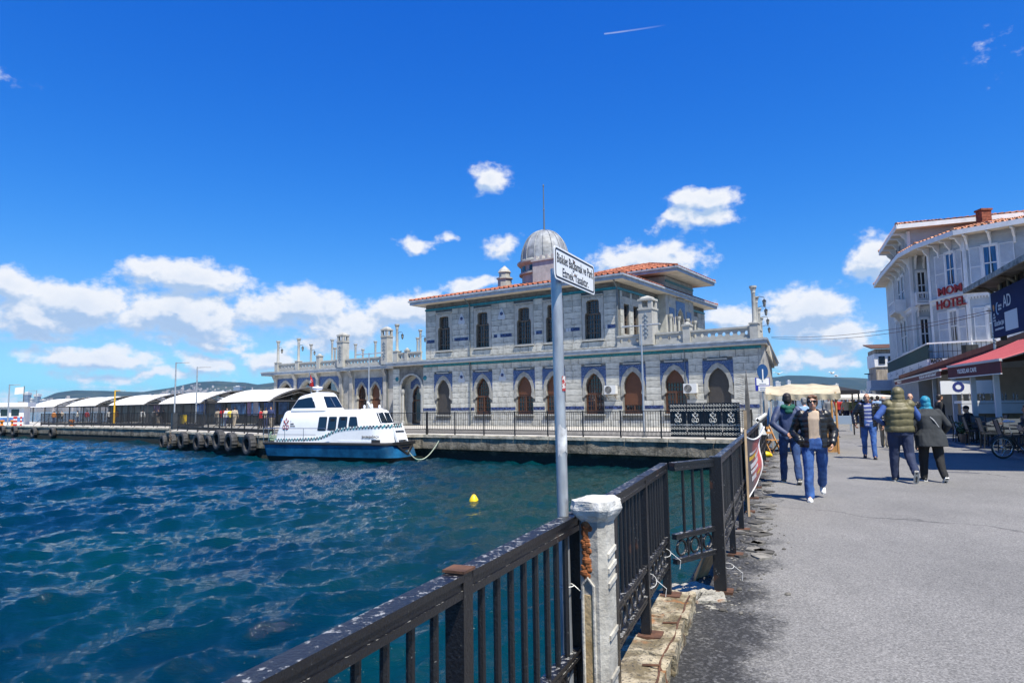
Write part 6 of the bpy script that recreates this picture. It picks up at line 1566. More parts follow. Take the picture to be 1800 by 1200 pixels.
mb = MB(); mb.grid([[ban(u / 14, v / 12) for u in range(15)] for v in range(13)]); o = mb.build('sheet', print_mat(), bt, smooth=True, fix=False)
uvl = o.data.uv_layers.new(name='UVMap')
for l in o.data.loops: i = l.vertex_index; uvl.data[l.index].uv = ((i % 15) / 14, (i // 15) / 12)
mb = MB(); mb.tube([ban(1.0, v / 12) for v in range(13)], .018, 6); mb.tube([ban(u / 14, 1.0) for u in range(15)], .012, 6); mb.tube([ban(u / 14, 0.0) for u in range(15)], .012, 6); mb.build('hem', WHT, bt)
q = street_pt(3.52, -.06); MB().bar((q.x, q.y, .08), (q.x, q.y, 1.22), .03, .03).build('stick', mat('raw_wood', (.42, .30, .18), .8), bt)
BPW = mat('banner_white_print', (.55, .54, .56), .5); BPY = mat('banner_yellow_print', (.60, .38, .04), .5)
rb2 = random.Random(3)
for v0, hgt, u0, u1, m_ in ((.70, .045, .20, .72, BPW), (.60, .07, .18, .50, BPY), (.585, .075, .52, .80, BPW), (.45, .085, .22, .66, BPW), (.36, .06, .22, .60, BPW), (.22, .09, .24, .48, BPW), (.25, .05, .54, .74, BPY)):
 mb = MB(); u = u0
 while u < u1:
  w = rb2.uniform(.025, .05)
  P = [ban(u, v0 + (u - u0) * .10), ban(u + w, v0 + (u - u0) * .10), ban(u + w, v0 + hgt + (u - u0) * .10), ban(u, v0 + hgt + (u - u0) * .10)]
  n_ = Vector((FD.y, -FD.x, 0)) * .006; mb.add([p + n_ for p in P], [(0, 1, 2, 3)]); u += w + .012
 kind(mb.build('print', m_, bt, fix=False), 'stuff')
# ---- white plastic garland twisted round the top rail, and a rag
GAR = mat('white_plastic_sheet', (.62, .63, .62), .45, var=.1, vscale=6)
mb = MB(); rows = []
for i in range(90):
 t = i / 89; s_ = 9.6 + 6.6 * t; q = street_pt(s_, 0); a = i * .9
 rows.append([Vector((q.x, q.y, 1.15)) + Vector((-FD.y, FD.x, 0)) * (.05 * math.cos(a + k * 1.57)) + Vector((0, 0, (.055 + .03 * mnoise.noise(Vector((i * .7, k, 0)))) * math.sin(a + k * 1.57) + .02)) for k in range(5)])
mb.grid(rows); tag(mb.build('plastic_garland', GAR, smooth=True, fix=False), 'white plastic sheet twisted along the far top rail of the street fence', 'garland')
q = street_pt(9.7, -.04); rows = [[(q.x + .10 * (u - .5) * (.3 + v) * 2.2 + .02 * math.sin(9 * u), q.y + .03 * math.sin(6 * u + 3 * v), 1.12 - .26 * v) for u in (0, .25, .5, .75, 1)] for v in (0, .3, .6, .85, 1)]
mb = MB(); mb.grid(rows); tag(mb.build('white_rag', GAR, smooth=True, fix=False), 'white rag knotted to the street fence where the garland begins', 'rag')
# ================================================================ HOTEL (timber clad, several facets)
CLAP = mat('painted_clapboard', (.46, .48, .48), .6, var=.10, vscale=1.5, island=.05)
HTRIM = mat('hotel_white_trim', (.72, .72, .71), .55, var=.08, vscale=2)
PINKW = mat('pinkish_boards', (.50, .42, .41), .7, var=.12, vscale=2)
CURT = mat('blue_curtain', (.03, .14, .30), .8, var=.5, vscale=3, stretch=(8, 8, .3)); CURW = mat('pale_curtain', (.30, .31, .32), .8, var=.4, vscale=3, stretch=(8, 8, .3))
HT = dict(T0=(31.0, 54.24), T1=(28.1, 47.0), T2=(30.9, 45.88), P2=(27.74, 44.3), P1=(27.9, 41.0), P3=(33.9, 34.0))
HV = {k: Vector((v[0], v[1], 0)) for k, v in HT.items()}
hotel = thing('hotel', 'white timber hotel with louvred shutters, bay tower and red rooftop tiles', 'building', (0, 0, 0))
class Facet:
 def __init__(s, a, b): s.a = a; s.e = (b - a).normalized(); s.L = (b - a).length; s.n = Vector((s.e.y, -s.e.x, 0)); s.n = s.n if s.n.dot(CAMP - a) > 0 else -s.n
 def p(s, u, z, off=0.0): return s.a + s.e * u + s.n * off + Vector((0, 0, z))
 def px(s, x, y): q = on_plane(x, y, s.a, s.n); return ((q - s.a).dot(s.e), q.z)
 def box(s, mb, u0, u1, z0, z1, o0, o1):
  vs = [s.p(u, z, o) for z in (z0, z1) for u, o in ((u0, o0), (u1, o0), (u1, o1), (u0, o1))]
  mb.add(vs, [(0, 3, 2, 1), (4, 5, 6, 7), (0, 1, 5, 4), (1, 2, 6, 5), (2, 3, 7, 6), (3, 0, 4, 7)])
fT = Facet(HV['T0'], HV['T1']); fTs = Facet(HV['T1'], HV['T2']); fR = Facet(HV['T2'], HV['P2']); fM = Facet(HV['P2'], HV['P1']); fG = Facet(HV['P1'], HV['P3'])
EZ, TEZ = 11.5, 13.45
BACKP = [Vector((44, 40, 0)), Vector((44, 58, 0)), Vector((33, 59, 0))]
mb = MB(); lp = [HV[k] for k in ('T0', 'T1', 'T2', 'P2', 'P1', 'P3')] + BACKP
mb.poly([[(p.x, p.y) for p in lp]], lambda a, b: (a, b, 0), (0, 0, EZ)); hw_ = mb.build('wall', CLAP, hotel)
mb = MB(); tl = [HV['T0'], HV['T1'], HV['T1'] + Vector((5.5, -2.2, 0)), HV['T0'] + Vector((5.5, -2.2, 0))]
mb.poly([[(p.x, p.y) for p in tl]], lambda a, b: (a, b, EZ), (0, 0, TEZ - EZ)); mb.build('tower_wall', PINKW, hotel)
def boards(f, z0, z1, st=.155, name='clapboards'):
 mb = MB(); z = z0
 while z < z1:
  mb.add([f.p(u, zz, o) for zz, o in ((z, .0), (z, .042), (z + st, .012), (z + st, .0)) for u in (0, f.L)], [(0, 1, 3, 2), (2, 3, 5, 4)]); z += st
 kind(mb.build(name, CLAP, hw_, fix=False), 'stuff')
for f, z0, z1 in ((fT, 4.2, TEZ - .1), (fTs, 4.2, TEZ - .1), (fR, 4.2, EZ), (fM, 4.2, EZ), (fG, 4.2, EZ)): boards(f, z0, z1)
def hshutter(f, u0, u1, z0, z1, off=.05, par=None):
 mb = MB(); t = .05
 for a in ((u0, u0 + t, z0, z1), (u1 - t, u1, z0, z1), (u0 + t, u1 - t, z0, z0 + t), (u0 + t, u1 - t, z1 - t, z1), (u0 + t, u1 - t, z0 + (z1 - z0) * .44, z0 + (z1 - z0) * .44 + t)): f.box(mb, *a, off, off + .045)
 z = z0 + t
 while z < z1 - t - .05:
  vs = [f.p(u, zz, o) for zz, o in ((z, off + .035), (z + .05, off + .008), (z + .058, off + .014), (z + .008, off + .041)) for u in (u0 + t, u1 - t)]
  mb.add(vs, [(0, 1, 3, 2), (2, 3, 5, 4), (4, 5, 7, 6), (6, 7, 1, 0)]); z += .068
 return mb.build('shutter', HTRIM, par or hotel)
def hwindow(f, u0, u1, z0, z1, sh=(0, 0), curtain=CURT, mid=.5):
 mb = MB(); t = .075
 for a in ((u0 - .09, u0, z0 - .1, z1 + .1), (u1, u1 + .09, z0 - .1, z1 + .1), (u0 - .09, u1 + .09, z1, z1 + .12), (u0 - .12, u1 + .12, z0 - .12, z0)): f.box(mb, *a, .0, .115)
 w = mb.build('window', HTRIM, hotel)
 mb = MB(); f.box(mb, u0, u1, z0, z1, .045, .05); mb.build('pane', GLASS, w)
 mb = MB(); zc = z0 + (z1 - z0) * mid; uc = (u0 + u1) / 2
 for a in ((u0, u1, zc - .035, zc + .035), (uc - .03, uc + .03, z0, z1), (u0, u0 + .05, z0, z1), (u1 - .05, u1, z0, z1), (u0, u1, z0, z0 + .06), (u0, u1, z1 - .06, z1)): f.box(mb, *a, .06, .085)
 mb.build('sash', HTRIM, w)
 if curtain:
  for s in (-1, 1):
   mb = MB(); ue = u0 + .05 if s < 0 else u1 - .05; rows = []
   for i in range(7):
    v = i / 6; wd_ = (u1 - u0) * (.20 + .22 * v ** 1.5)
    rows.append([f.p(ue - s * wd_ * k / 6 , z0 + (z1 - z0) * v, .054 + .004 * (k % 2)) for k in range(7)])
   mb.grid(rows); mb.build('curtain', curtain, w, fix=False)
 W = u1 - u0
 if sh[0]: hshutter(f, u0 - .1 - sh[0], u0 - .1, z0 - .08, z1 + .05, .05, w)
 if sh[1]: hshutter(f, u1 + .1, u1 + .1 + sh[1], z0 - .08, z1 + .05, .05, w)
 return w
def pw(f, x0, y0, x1, y1, **k):
 a = f.px(x0, y0); b = f.px(x1, y1); c = f.px(x0, y1); u0, u1 = sorted((a[0], b[0])); z0, z1 = min(b[1], c[1]), a[1]
 return hwindow(f, u0, u1, z0, z1, **k)
pw(fM, 1663, 447, 1682, 500, sh=(.95, .55)); pw(fM, 1670, 547, 1688, 599, sh=(.95, .65), curtain=CURW)
pw(fG, 1727, 434, 1757, 490, sh=(.62, .75)); pw(fG, 1736, 540, 1766, 595, sh=(.62, .7), curtain=CURW)
hwindow(fG, 5.2, 6.3, 8.6, 10.6, sh=(.6, .6)); hwindow(fG, 5.2, 6.3, 5.2, 7.2, sh=(.6, .6), curtain=CURW)
for z0, z1 in ((5.0, 7.4), (8.4, 10.7)):
 hwindow(fT, 2.6, 3.7, z0, z1, curtain=None); hwindow(fT, 4.1, 5.2, z0, z1, curtain=None)
hwindow(fT, 2.6, 5.2, 11.9, 13.1, curtain=None, mid=.3)
hwindow(fTs, .35, .85, 8.5, 10.4, sh=(0, .4), curtain=None); hwindow(fTs, .35, .85, 5.0, 7.1, sh=(0, .4), curtain=None)
# corner boards, belt courses, brackets
for f, u in ((fM, fM.L), (fG, 0.0), (fT, fT.L), (fTs, 0.0), (fT, 0.0), (fM, 0.0)):
 mb = MB(); f.box(mb, u - .11, u + .11, 4.2, EZ if f not in (fT, fTs) else TEZ - .1, .023, .07); mb.build('corner_board', HTRIM, hotel)
for f in (fT, fTs, fR, fM, fG):
 mb = MB(); f.box(mb, -.02, f.L + .02, 7.70, 7.92, .0, .12); f.box(mb, -.02, f.L + .02, 7.92, 7.98, .0, .2); mb.build('belt_course', HTRIM, hotel)
 mb = MB(); u = .1
 while u < f.L: f.box(mb, u, u + .07, 7.58, 7.70, .0, .10); u += .16
 kind(mb.build('dentils', HTRIM, hotel), 'stuff')
def scroll(f, u, z, h=.9, d=.75):
 mb = MB(); prof = [(.0, z), (.0, z - h), (.10, z - h * .95), (.14, z - h * .6), (.35, z - h * .35), (.42, z - h * .16), (d, z - h * .10), (d, z)]
 vs = [f.p(u + s, zz, .02 + o) for s in (-.06, .06) for o, zz in prof]; k = len(prof)
 mb.add(vs, [tuple(range(k)), tuple(range(2 * k - 1, k - 1, -1))] + [(i, (i + 1) % k, k + (i + 1) % k, k + i) for i in range(k)]); mb.build('eave_bracket', HTRIM, hotel)
for f, us in ((fM, (.1, 1.1, 2.2, 3.2)), (fG, (.2, 1.4, 2.6, 3.8, 5.0, 6.2)), (fR, (.3, 1.3)), (fTs, (.3, .8))):
 for u in us: scroll(f, u, EZ - .02)
for u in (.3, 2.0, 4.0, 6.0, 7.5): scroll(fT, u, TEZ - .15, .8, .9); scroll(fT, u, EZ - .02, .7, .6)
# eaves and roofs
def offset_poly(P, d):
 out = []; k = len(P); cen = sum(P, Vector()) / k
 for i in range(k):
  a, b, c = P[i - 1], P[i], P[(i + 1) % k]; e1 = (b - a).normalized(); e2 = (c - b).normalized()
  n1 = Vector((e1.y, -e1.x, 0)); n2 = Vector((e2.y, -e2.x, 0))
  s = 1 if n1.dot(b - cen) + n2.dot(b - cen) > 0 else -1
  m_ = (n1 + n2) * s
  out.append(b + m_.normalized() * d / max(.45, m_.length / 2))
 return out
HRT = mat('orange_roof_tile', (.42, .17, .09), .85, var=.3, vscale=1.5, col2=(.55, .28, .17), island=.2)
def roof_over(P, z, apex, grow, name, parent):
 E = offset_poly(P, grow); flat = lambda a, b: (a, b, z)
 mb = MB(); mb.poly([[(p.x, p.y) for p in E]], lambda a, b: (a, b, z), (0, 0, .06)); mb.build('soffit', CREAM, parent)
 mb = MB(); k = len(E)
 for i in range(k):
  a, b = E[i], E[(i + 1) % k]; mb.bar(a + Vector((0, 0, z + .13)), b + Vector((0, 0, z + .13)), .07, .30)
 mb.build('eave_board', HTRIM, parent)
 base = [Vector((p.x, p.y, z + .26)) for p in E]; A_ = Vector(apex)
 mb = MB(); mb.add(base + [A_], [(i, (i + 1) % k, k) for i in range(k)]); ro = mb.build(name, HRT, parent)
 tm = MB()
 for i in range(k):
  a, b = base[i], base[(i + 1) % k]; L = (b - a).length; n = max(2, int(L / .34)); nrm = (b - a).cross(A_ - a).normalized(); nrm = nrm if nrm.z > 0 else -nrm
  foot = (A_ - a).dot((b - a).normalized()) / L
  for j in range(n):
   t = (j + .5) / n; p = a.lerp(b, t); kk = t / foot if t < foot else (1 - t) / (1 - foot) if foot < 1 else 0
   kk = max(0, min(1, kk)); q = p + (A_ - a.lerp(b, foot)) * kk; rws = max(1, int((q - p).length / .55))
   for m in range(min(rws, 9)):
    s0 = p.lerp(q, m / rws); s1 = p.lerp(q, (m + 1.07) / rws); tm.tube([s0 + nrm * .04, s1 + nrm * .012], [.085, .07], 5, cap=False)
  m = max(2, int((A_ - a).length / .5))
  for q in range(m): tm.tube([a.lerp(A_, q / m) + Vector((0, 0, .06)), a.lerp(A_, (q + 1.05) / m) + Vector((0, 0, .03))], [.13, .10], 6)
 kind(tm.build('roof_tiles', HRT, ro, fix=False), 'stuff'); return ro
main = [HV['T0'], HV['T1'] + Vector((.1, -.05, 0)), HV['P2'], HV['P1'], HV['P3']] + BACKP
roof_over(main, EZ, (36.5, 46.5, 14.3), .85, 'roof', hotel)
roof_over(tl, TEZ, tuple(sum(tl, Vector()) / 4 + Vector((0, 0, TEZ + 1.3))), .8, 'tower_roof', hotel)
p = at_y(1730, 392, 44); BRICKR = mat('red_brick', (.22, .065, .035), .9, var=.35, vscale=6)
mb = MB()
for k in range(9): mb.box(p.x - .32, p.x + .32, p.y - .30, p.y + .30, 11.9 + k * .22, 11.9 + k * .22 + .2);
mb.box(p.x - .30, p.x + .30, p.y - .28, p.y + .28, 11.9, 13.85); mb.box(p.x - .38, p.x + .38, p.y - .36, p.y + .36, 13.88, 14.0); mb.build('chimney', BRICKR, hotel)
q = at_y(1753, 391, 40.5); mb = MB(); mb.cbox((q.x, q.y, q.z), (1.0, .7, .06), Matrix.Rotation(R(20), 3, 'X')); mb.build('skylight', BG, hotel)
# bay balconies in the recess and on the tower
for f, u0, u1, z in ((fTs, .12, 1.5, 8.15), (fT, 2.4, 5.4, 8.1)):
 mb = MB(); f.box(mb, u0, u1, z - .14, z, 0, .8); b_ = mb.build('small_balcony', HTRIM, hotel)
 mb = MB()
 f.box(mb, u0, u1, z + .62, z + .72, .72, .8); f.box(mb, u0, u1, z + .05, z + .13, .72, .8)
 u = u0
 while u < u1: f.box(mb, u, u + .045, z + .13, z + .62, .74, .78); u += .13
 for uu in (u0, u1 - .08): f.box(mb, uu, uu + .08, z, z + .76, .0, .8)
 mb.build('balustrade', HTRIM, b_)
 for uu in (u0 + .15, u1 - .15): scroll(f, uu, z - .14, .8, .7)
# the red letters on their white board
LRED = mat('red_sign_letter', (.30, .012, .014), .45, var=.1)
def letters_on(f, txt, xl, xr, yc, hpx, m, ext, name='lettering', off=.16, par=None, **k):
 a = f.px(xl, yc); b = f.px(xr, yc); h = abs(f.px((xl + xr) / 2, yc - hpx / 2)[1] - f.px((xl + xr) / 2, yc + hpx / 2)[1])
 c = f.p((a[0] + b[0]) / 2, (a[1] + b[1]) / 2, off)
 return lettering(txt, h * 1.38, par or hotel, c, f.e, (0, 0, 1), m, name, ext=ext, fit=abs(b[0] - a[0]), **k)
mb = MB(); a = fM.px(1648, 512); b = fM.px(1702, 508); fM.box(mb, a[0], b[0], 7.98, fM.px(1675, 499)[1], .03, .06); mb.build('sign_board', HTRIM, hotel)
letters_on(fM, 'MOM', 1653, 1695, 510, 15, LRED, .035, bold=.008); letters_on(fM, 'HOTEL', 1650, 1702, 533, 16, LRED, .035, bold=.008)
# ---- first floor terrace with green screen, white sign band and iron rail
BAL = [at_y(1562, 655, 58), at_y(1634, 630, 38), Vector((26.9, 35.7, 0)), Vector((32, 31.6, 0))]
for q in BAL: q.z = 0
fb1 = Facet(BAL[0], BAL[1]); fb2 = Facet(BAL[1], BAL[2]); fb3 = Facet(BAL[2], BAL[3])
terr = thing('hotel_terrace', 'first floor terrace of the hotel with green screen and white sign band', 'terrace', (0, 0, 0))
mb = MB(); lp = BAL + [Vector((34, 36, 0)), Vector((30, 42, 0)), Vector((36, 60, 0))]; mb.poly([[(p.x, p.y) for p in lp]], lambda a, b: (a, b, 3.30), (0, 0, .40)); mb.build('floor', CREAM, terr)
SBW = mat('sign_band_white', (.58, .60, .63), .5, var=.05); GRN = mat('dark_green_screen', (.006, .045, .035), .8, var=.3, vscale=6)
for f in (fb1, fb2, fb3):
 mb = MB(); f.box(mb, 0, f.L, 3.16, 3.78, .02, .10); mb.build('sign_band', SBW, terr)
 mb = MB(); f.box(mb, 0, f.L, 4.62, 4.70, .0, .08); mb.build('top_rail', HTRIM, terr)
 n = int(f.L / .22)
 if f is not fb1:
  bm_ = MB()
  for k in range(n): mb = MB(); f.box(mb, k * .22, k * .22 + .025, 3.78, 4.62, .02, .045); mb.build('bar', IRON, terr)
  mb = MB(); f.box(mb, 0, f.L, 4.16, 4.19, .02, .045); mb.build('mid_rail', IRON, terr)
mb = MB(); fb1.box(mb, 0, fb1.L, 3.79, 4.61, .02, .05); mb.build('green_screen', GRN, terr)
MB().box(25.0, 25.7, 37.2, 37.6, 3.7, 4.5).build('planter', mat('dark_planter', (.02, .022, .025), .6), terr)
letters_on(fb2, 'MADO', 1636, 1657, 634, 8, INK, .012, off=.115, par=terr, bold=.012)
MGR = mat('grey_print', (.16, .20, .30), .5)
for k in range(5):
 u = fb1.L * (.12 + .18 * k); mb = MB()
 mb.poly([[(u - .16, 3.32), (u + .04, 3.30), (u + .16, 3.44), (u + .02, 3.50), (u + .10, 3.66), (u - .02, 3.72), (u - .05, 3.55), (u - .16, 3.46)]], lambda a, b: fb1.p(a, b, .112), -fb1.n * .008); mb.build('sign_motif', MGR, terr)
 mb = MB(); fb1.box(mb, u + .35, u + 1.1, 3.44, 3.52, .10, .106); mb.build('sign_line', MGR, terr)
# ================================================================ OLD HOUSE, KIOSK, STREET LAMP BEHIND
p = at_y(1561, 690, 72); p.z = 0
oh = thing('old_house', 'small weathered old house with rusty roof beyond the hotel', 'house', p, R(-20))
MB().box(-1.0, 2.4, 0, 5, 0, 6.9).build('wall', mat('weathered_boards', (.30, .26, .21), .9, var=.45, vscale=1.5, stretch=(3, 3, .5)), oh)
MB().box(-1.1, 2.5, -.1, 5.1, 5.0, 6.4).build('upper_band', HTRIM, oh)
for x in (-.7, .2, 1.1): MB().box(x, x + .6, -.16, -.1, 5.3, 6.1).build('window', BG, oh)
mb = MB(); mb.add([(-1.4, -.5, 6.9), (2.8, -.5, 6.9), (2.8, 5.5, 7.7), (-1.4, 5.5, 7.7), (-1.4, -.5, 7.0), (2.8, -.5, 7.0), (2.8, 5.5, 7.8), (-1.4, 5.5, 7.8)], [(0, 3, 2, 1), (4, 5, 6, 7), (0, 1, 5, 4), (1, 2, 6, 5), (2, 3, 7, 6), (3, 0, 4, 7)]); mb.build('roof', RUST, oh)
MB().tube([(.9, 1.5, 7.0), (.9, 1.5, 8.6), (.75, 1.5, 8.7)], .14, 8).build('stovepipe', mat('dark_pipe', (.03, .025, .02), .7), oh)
p = at_y(1565, 700, 60); p.z = 0
ks = thing('kiosk', 'white street kiosk with flat canopy at the end of the awnings', 'kiosk', p, R(-22))
MB().box(-1.5, 2.4, -.6, 3, 2.55, 3.25).build('canopy', SBW, ks); MB().box(-1.6, 2.5, -.7, 3.1, 2.35, 2.54).build('canopy_edge', WHT, ks)
MB().box(-1.1, 2.0, 0.2, 2.6, 0, 2.34).build('wall', HTRIM, ks)
MB().poly([[(-.75, .2), (-.75, 1.75), (-.55, 2.0), (0, 2.1), (.35, 1.9), (.4, .2)]], lambda a, b: (a, .17, b), (0, .03, 0)).build('doorway', BG, ks)
MB().box(-.7, .3, .12, .17, 2.08, 2.3).build('sign', mat('kiosk_sign', (.30, .28, .10), .5, var=.4, vscale=8), ks)
p = at_y(1546, 690, 75); p.z = 0
t = thing('street_lamp', 'grey street lamp with curved arm in front of the twin towers on the right', 'street lamp', p); MB().tube([(0, 0, 0), (0, 0, 3.2), (-.15, 0, 3.9), (-.6, 0, 4.25), (-1.1, 0, 4.35)], .06, 6).build('pole', POLEM, t); MB().box(-1.5, -1.0, -.1, .1, 4.3, 4.4).build('lamp_head', IRON, t)
# ================================================================ CAFE ROW
BRN = mat('brown_pergola_roof', (.17, .075, .038), .75, var=.2, vscale=2); MAR = mat('maroon_fabric', (.085, .010, .022), .75, var=.12, vscale=2); MARD = mat('dark_maroon_valance', (.035, .008, .016), .8)
AW1 = mat('awning_red_stripe', (.25, .022, .030), .75, var=.08, vscale=2); AW2 = mat('awning_pink_stripe', (.37, .085, .088), .75, var=.06, vscale=2)
PST = mat('white_post_paint', (.50, .54, .60), .5, var=.06)
bx0, bx1 = Vector((15.7, 16.0, 0)), Vector((25.7, 45.0, 0)); bz = lambda t: 4.15 - 1.15 * t; bdir = (bx1 - bx0).normalized(); bn = Vector((bdir.y, -bdir.x, 0))     # bn points away from the street
perg = thing('pergola', 'long brown roofed pergola of the street cafes with dark valance', 'pergola', (0, 0, 0))
mb = MB(); vs = [bx0, bx1, bx1 + bn * 6.5, bx0 + bn * 6.5]
mb.add([v + Vector((0, 0, h_ + bz(i in (1, 2)) + (.45 if i > 1 else 0))) for h_ in (-.1, .04) for i, v in enumerate(vs)], [(0, 3, 2, 1), (4, 5, 6, 7), (0, 1, 5, 4), (1, 2, 6, 5), (2, 3, 7, 6), (3, 0, 4, 7)]); mb.build('roof', BRN, perg)
mb = MB(); mb.bar(bx0 - bn * .03 + Vector((0, 0, bz(0))), bx1 - bn * .03 + Vector((0, 0, bz(1))), .06, .22); mb.build('edge_board', BRN, perg)
fV = Facet(bx0, bx1); mb = MB(); n = 110; L = fV.L
for k in range(n):
 u0 = L * k / n; u1 = L * (k + .92) / n
 mb.add([fV.p(u, z + bz(k / n), .04) for u, z in ((u0, -.1), (u1, -.1), (u1, -.32), ((u0 + u1) / 2, -.37), (u0, -.32))], [(0, 1, 2, 3, 4)])
kind(mb.build('valance', MARD, perg, fix=False), 'stuff')
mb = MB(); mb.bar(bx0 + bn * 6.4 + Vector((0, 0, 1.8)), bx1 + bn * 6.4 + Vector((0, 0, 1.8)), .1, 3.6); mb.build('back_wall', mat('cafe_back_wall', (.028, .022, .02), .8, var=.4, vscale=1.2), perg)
def awning(a, b, zf, zb, hf, label, texts):
 a = Vector(a + (0,)); b = Vector(b + (0,)); d = (b - a).normalized(); L = (b - a).length; n_ = Vector((d.y, -d.x, 0))
 t = thing('awning', label, 'awning', (0, 0, 0), 0, 'red striped cafe awnings')
 ns = int(L / .155); m1, m2 = MB(), MB(); depth = 2.3
 for k in range(ns):
  u0, u1 = L * k / ns, L * (k + 1) / ns; um = (u0 + u1) / 2; rows = []
  for v in (0, .25, .5, .75, 1.0):
   z = zf + (zb - zf) * v - .05 * math.sin(math.pi * v); rows.append([a + d * u + n_ * (depth * v) + Vector((0, 0, z + dz)) for u, dz in ((u0, 0), (um, .035), (u1, 0))])
  (m1 if k % 2 else m2).grid(rows)
 kind(m1.build('stripes', AW1, t, fix=False), 'stuff'); kind(m2.build('stripes', AW2, t, fix=False), 'stuff')
 f = Facet(a, b)
 mb = MB(); f.box(mb, 0, L, zf - .05, zf + .03, -.03, .05); mb.build('front_bar', mat('awning_bar', (.48, .49, .50), .4), t)
 mb = MB(); f.box(mb, 0, L, zf - hf, zf - .052, .0, .02); mb.build('valance', MAR, t)
 mb = MB(); f.box(mb, 0, L, zf - hf - .03, zf - hf, -.01, .035); mb.build('hem', WHT, t)
 for u in (.3, L - .3): MB().bar(a + d * u + Vector((0, 0, zf - .02)), a + d * u + n_ * 2.2 + Vector((0, 0, zb - .25)), .05, .05).build('arm', PST, t)
 for tx_, uc, hh, ft in texts: lettering(tx_, hh, t, f.p(L - uc if f.e.dot(d) < 0 else uc, zf - hf * .55, .024), -d, (0, 0, 1), WHT, ext=.002, fit=ft, bold=.006)
 return t
awning((14.95, 20.7), (16.15, 25.1), 2.75, 3.62, .42, 'nearest red striped awning with maroon valance over the cafe tables', (('YILDIZLAR CAFE', 2.75, .20, 1.75),))
awning((17.7, 28.0), (25.6, 45.4), 2.76, 3.3, .27, 'farther red striped awning along the row towards the kiosk', (('YILDIZLAR CAFE RESTAURANT', 3.9, .17, 5.6), ('YILDIZLAR', 16.3, .2, 2.6)))
for (x, y), nm in (((15.1, 19.65), 'big pale post of the cafe at the right picture edge'), ((15.75, 22.1), 'pale post under the nearest awning, behind the chairs'), ((16.35, 24.1), 'pale post at the far end of the nearest awning'), ((18.9, 29.1), 'pale post at the near end of the farther awning'), ((21.3, 34.3), 'pale post in the middle of the farther awning')):
 t = thing('awning_post', nm, 'post', (x, y, 0), R(-22), 'pale posts of the cafe row'); w = .075 if y > 20 else .10
 MB().box(-w, w, -w, w, .05, 2.72 if y > 20 else 3.3).build('shaft', PST, t); MB().box(-w - .03, w + .03, -w - .03, w + .03, 0, .1).build('base', PST, t)
# terrace floor of the cafes
te = [(12.2, 15.0), (14.0, 20.7), (14.75, 22.7), (22.8, 42.0), (28.5, 40.0), (19.5, 15.0)]
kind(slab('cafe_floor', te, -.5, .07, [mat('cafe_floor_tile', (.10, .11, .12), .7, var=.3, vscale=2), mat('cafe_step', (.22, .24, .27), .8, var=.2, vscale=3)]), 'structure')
# inside: counter, window wall, sign
ct = thing('counter', 'pale cafe counter deep under the nearest awning', 'counter', (17.9, 27.2, .07), R(-15))
MB().box(0, 2.4, -.3, .3, 0, 1.30).build('front', mat('counter_front', (.22, .15, .09), .6, var=.3, vscale=3), ct); MB().box(-.1, 2.5, -.4, .4, 1.30, 1.40).build('top', SBW, ct)
MB().box(-.1, 2.45, -.42, -.3, .9, 1.28).build('panel', SBW, ct)
gls = mat('bottle_mix', (.20, .12, .06), .2, var=.8, vscale=14, col2=(.45, .45, .42))
for k in range(12):
 x = .1 + k * .19; o = MB().lathe([(.035, 1.40), (.035, 1.58), (.012, 1.66), (.012, 1.72)], 8, (x, .1 * (-1) ** k, 0)).build('bottle', gls, None); o.location = ct.location; o.rotation_euler = ct.rotation_euler
 tag(o, ['first', 'second', 'third', 'fourth', 'fifth', 'sixth', 'seventh', 'eighth', 'ninth', 'tenth', 'eleventh', 'last'][k] + ' bottle from the left on top of the pale cafe counter', 'bottle', 'bottles on the cafe counter')
sb_ = thing('counter_sign', 'white board with a dark blue letter above the cafe counter', 'sign', (18.7, 27.9, 0), R(-15))
MB().box(-1.0, .9, -.03, .03, 1.75, 2.3).build('board', WHT, sb_); lettering('O', .52, sb_, (-.35, -.035, 2.02), (1, 0, 0), (0, 0, 1), mat('deep_blue_print', (.02, .03, .16), .5), bold=.03)
_w = on_plane(1706, 700, bx0 + bn * 4.6, bn); _w.z = 0
ww = thing('window_wall', 'white framed window wall of the cafe behind the farther posts', 'wall', _w, math.atan2(bdir.y, bdir.x))
for k in range(8):
 x = -2.4 + k * .95
 f_ = MB().ring([(x + .09, .95), (x + .86, .95), (x + .86, 2.45), (x + .09, 2.45)], [(x, .85), (x + .95, .85), (x + .95, 2.6), (x, 2.6)], lambda a, b: (a, 0, b), (0, .08, 0)).build('window', HTRIM, ww)
 MB().box(x + .09, x + .86, .04, .05, .95, 2.45).build('pane', mat('blue_pane', (.05, .09, .14), .1), f_); MB().box(x + .09, x + .86, -.01, .03, 1.65, 1.72).build('bar', HTRIM, f_)
MB().box(-2.4, 5.2, -.05, .12, 0, .85).build('sill_wall', mat('sill_wall_pink', (.30, .24, .20), .8, var=.2), ww)
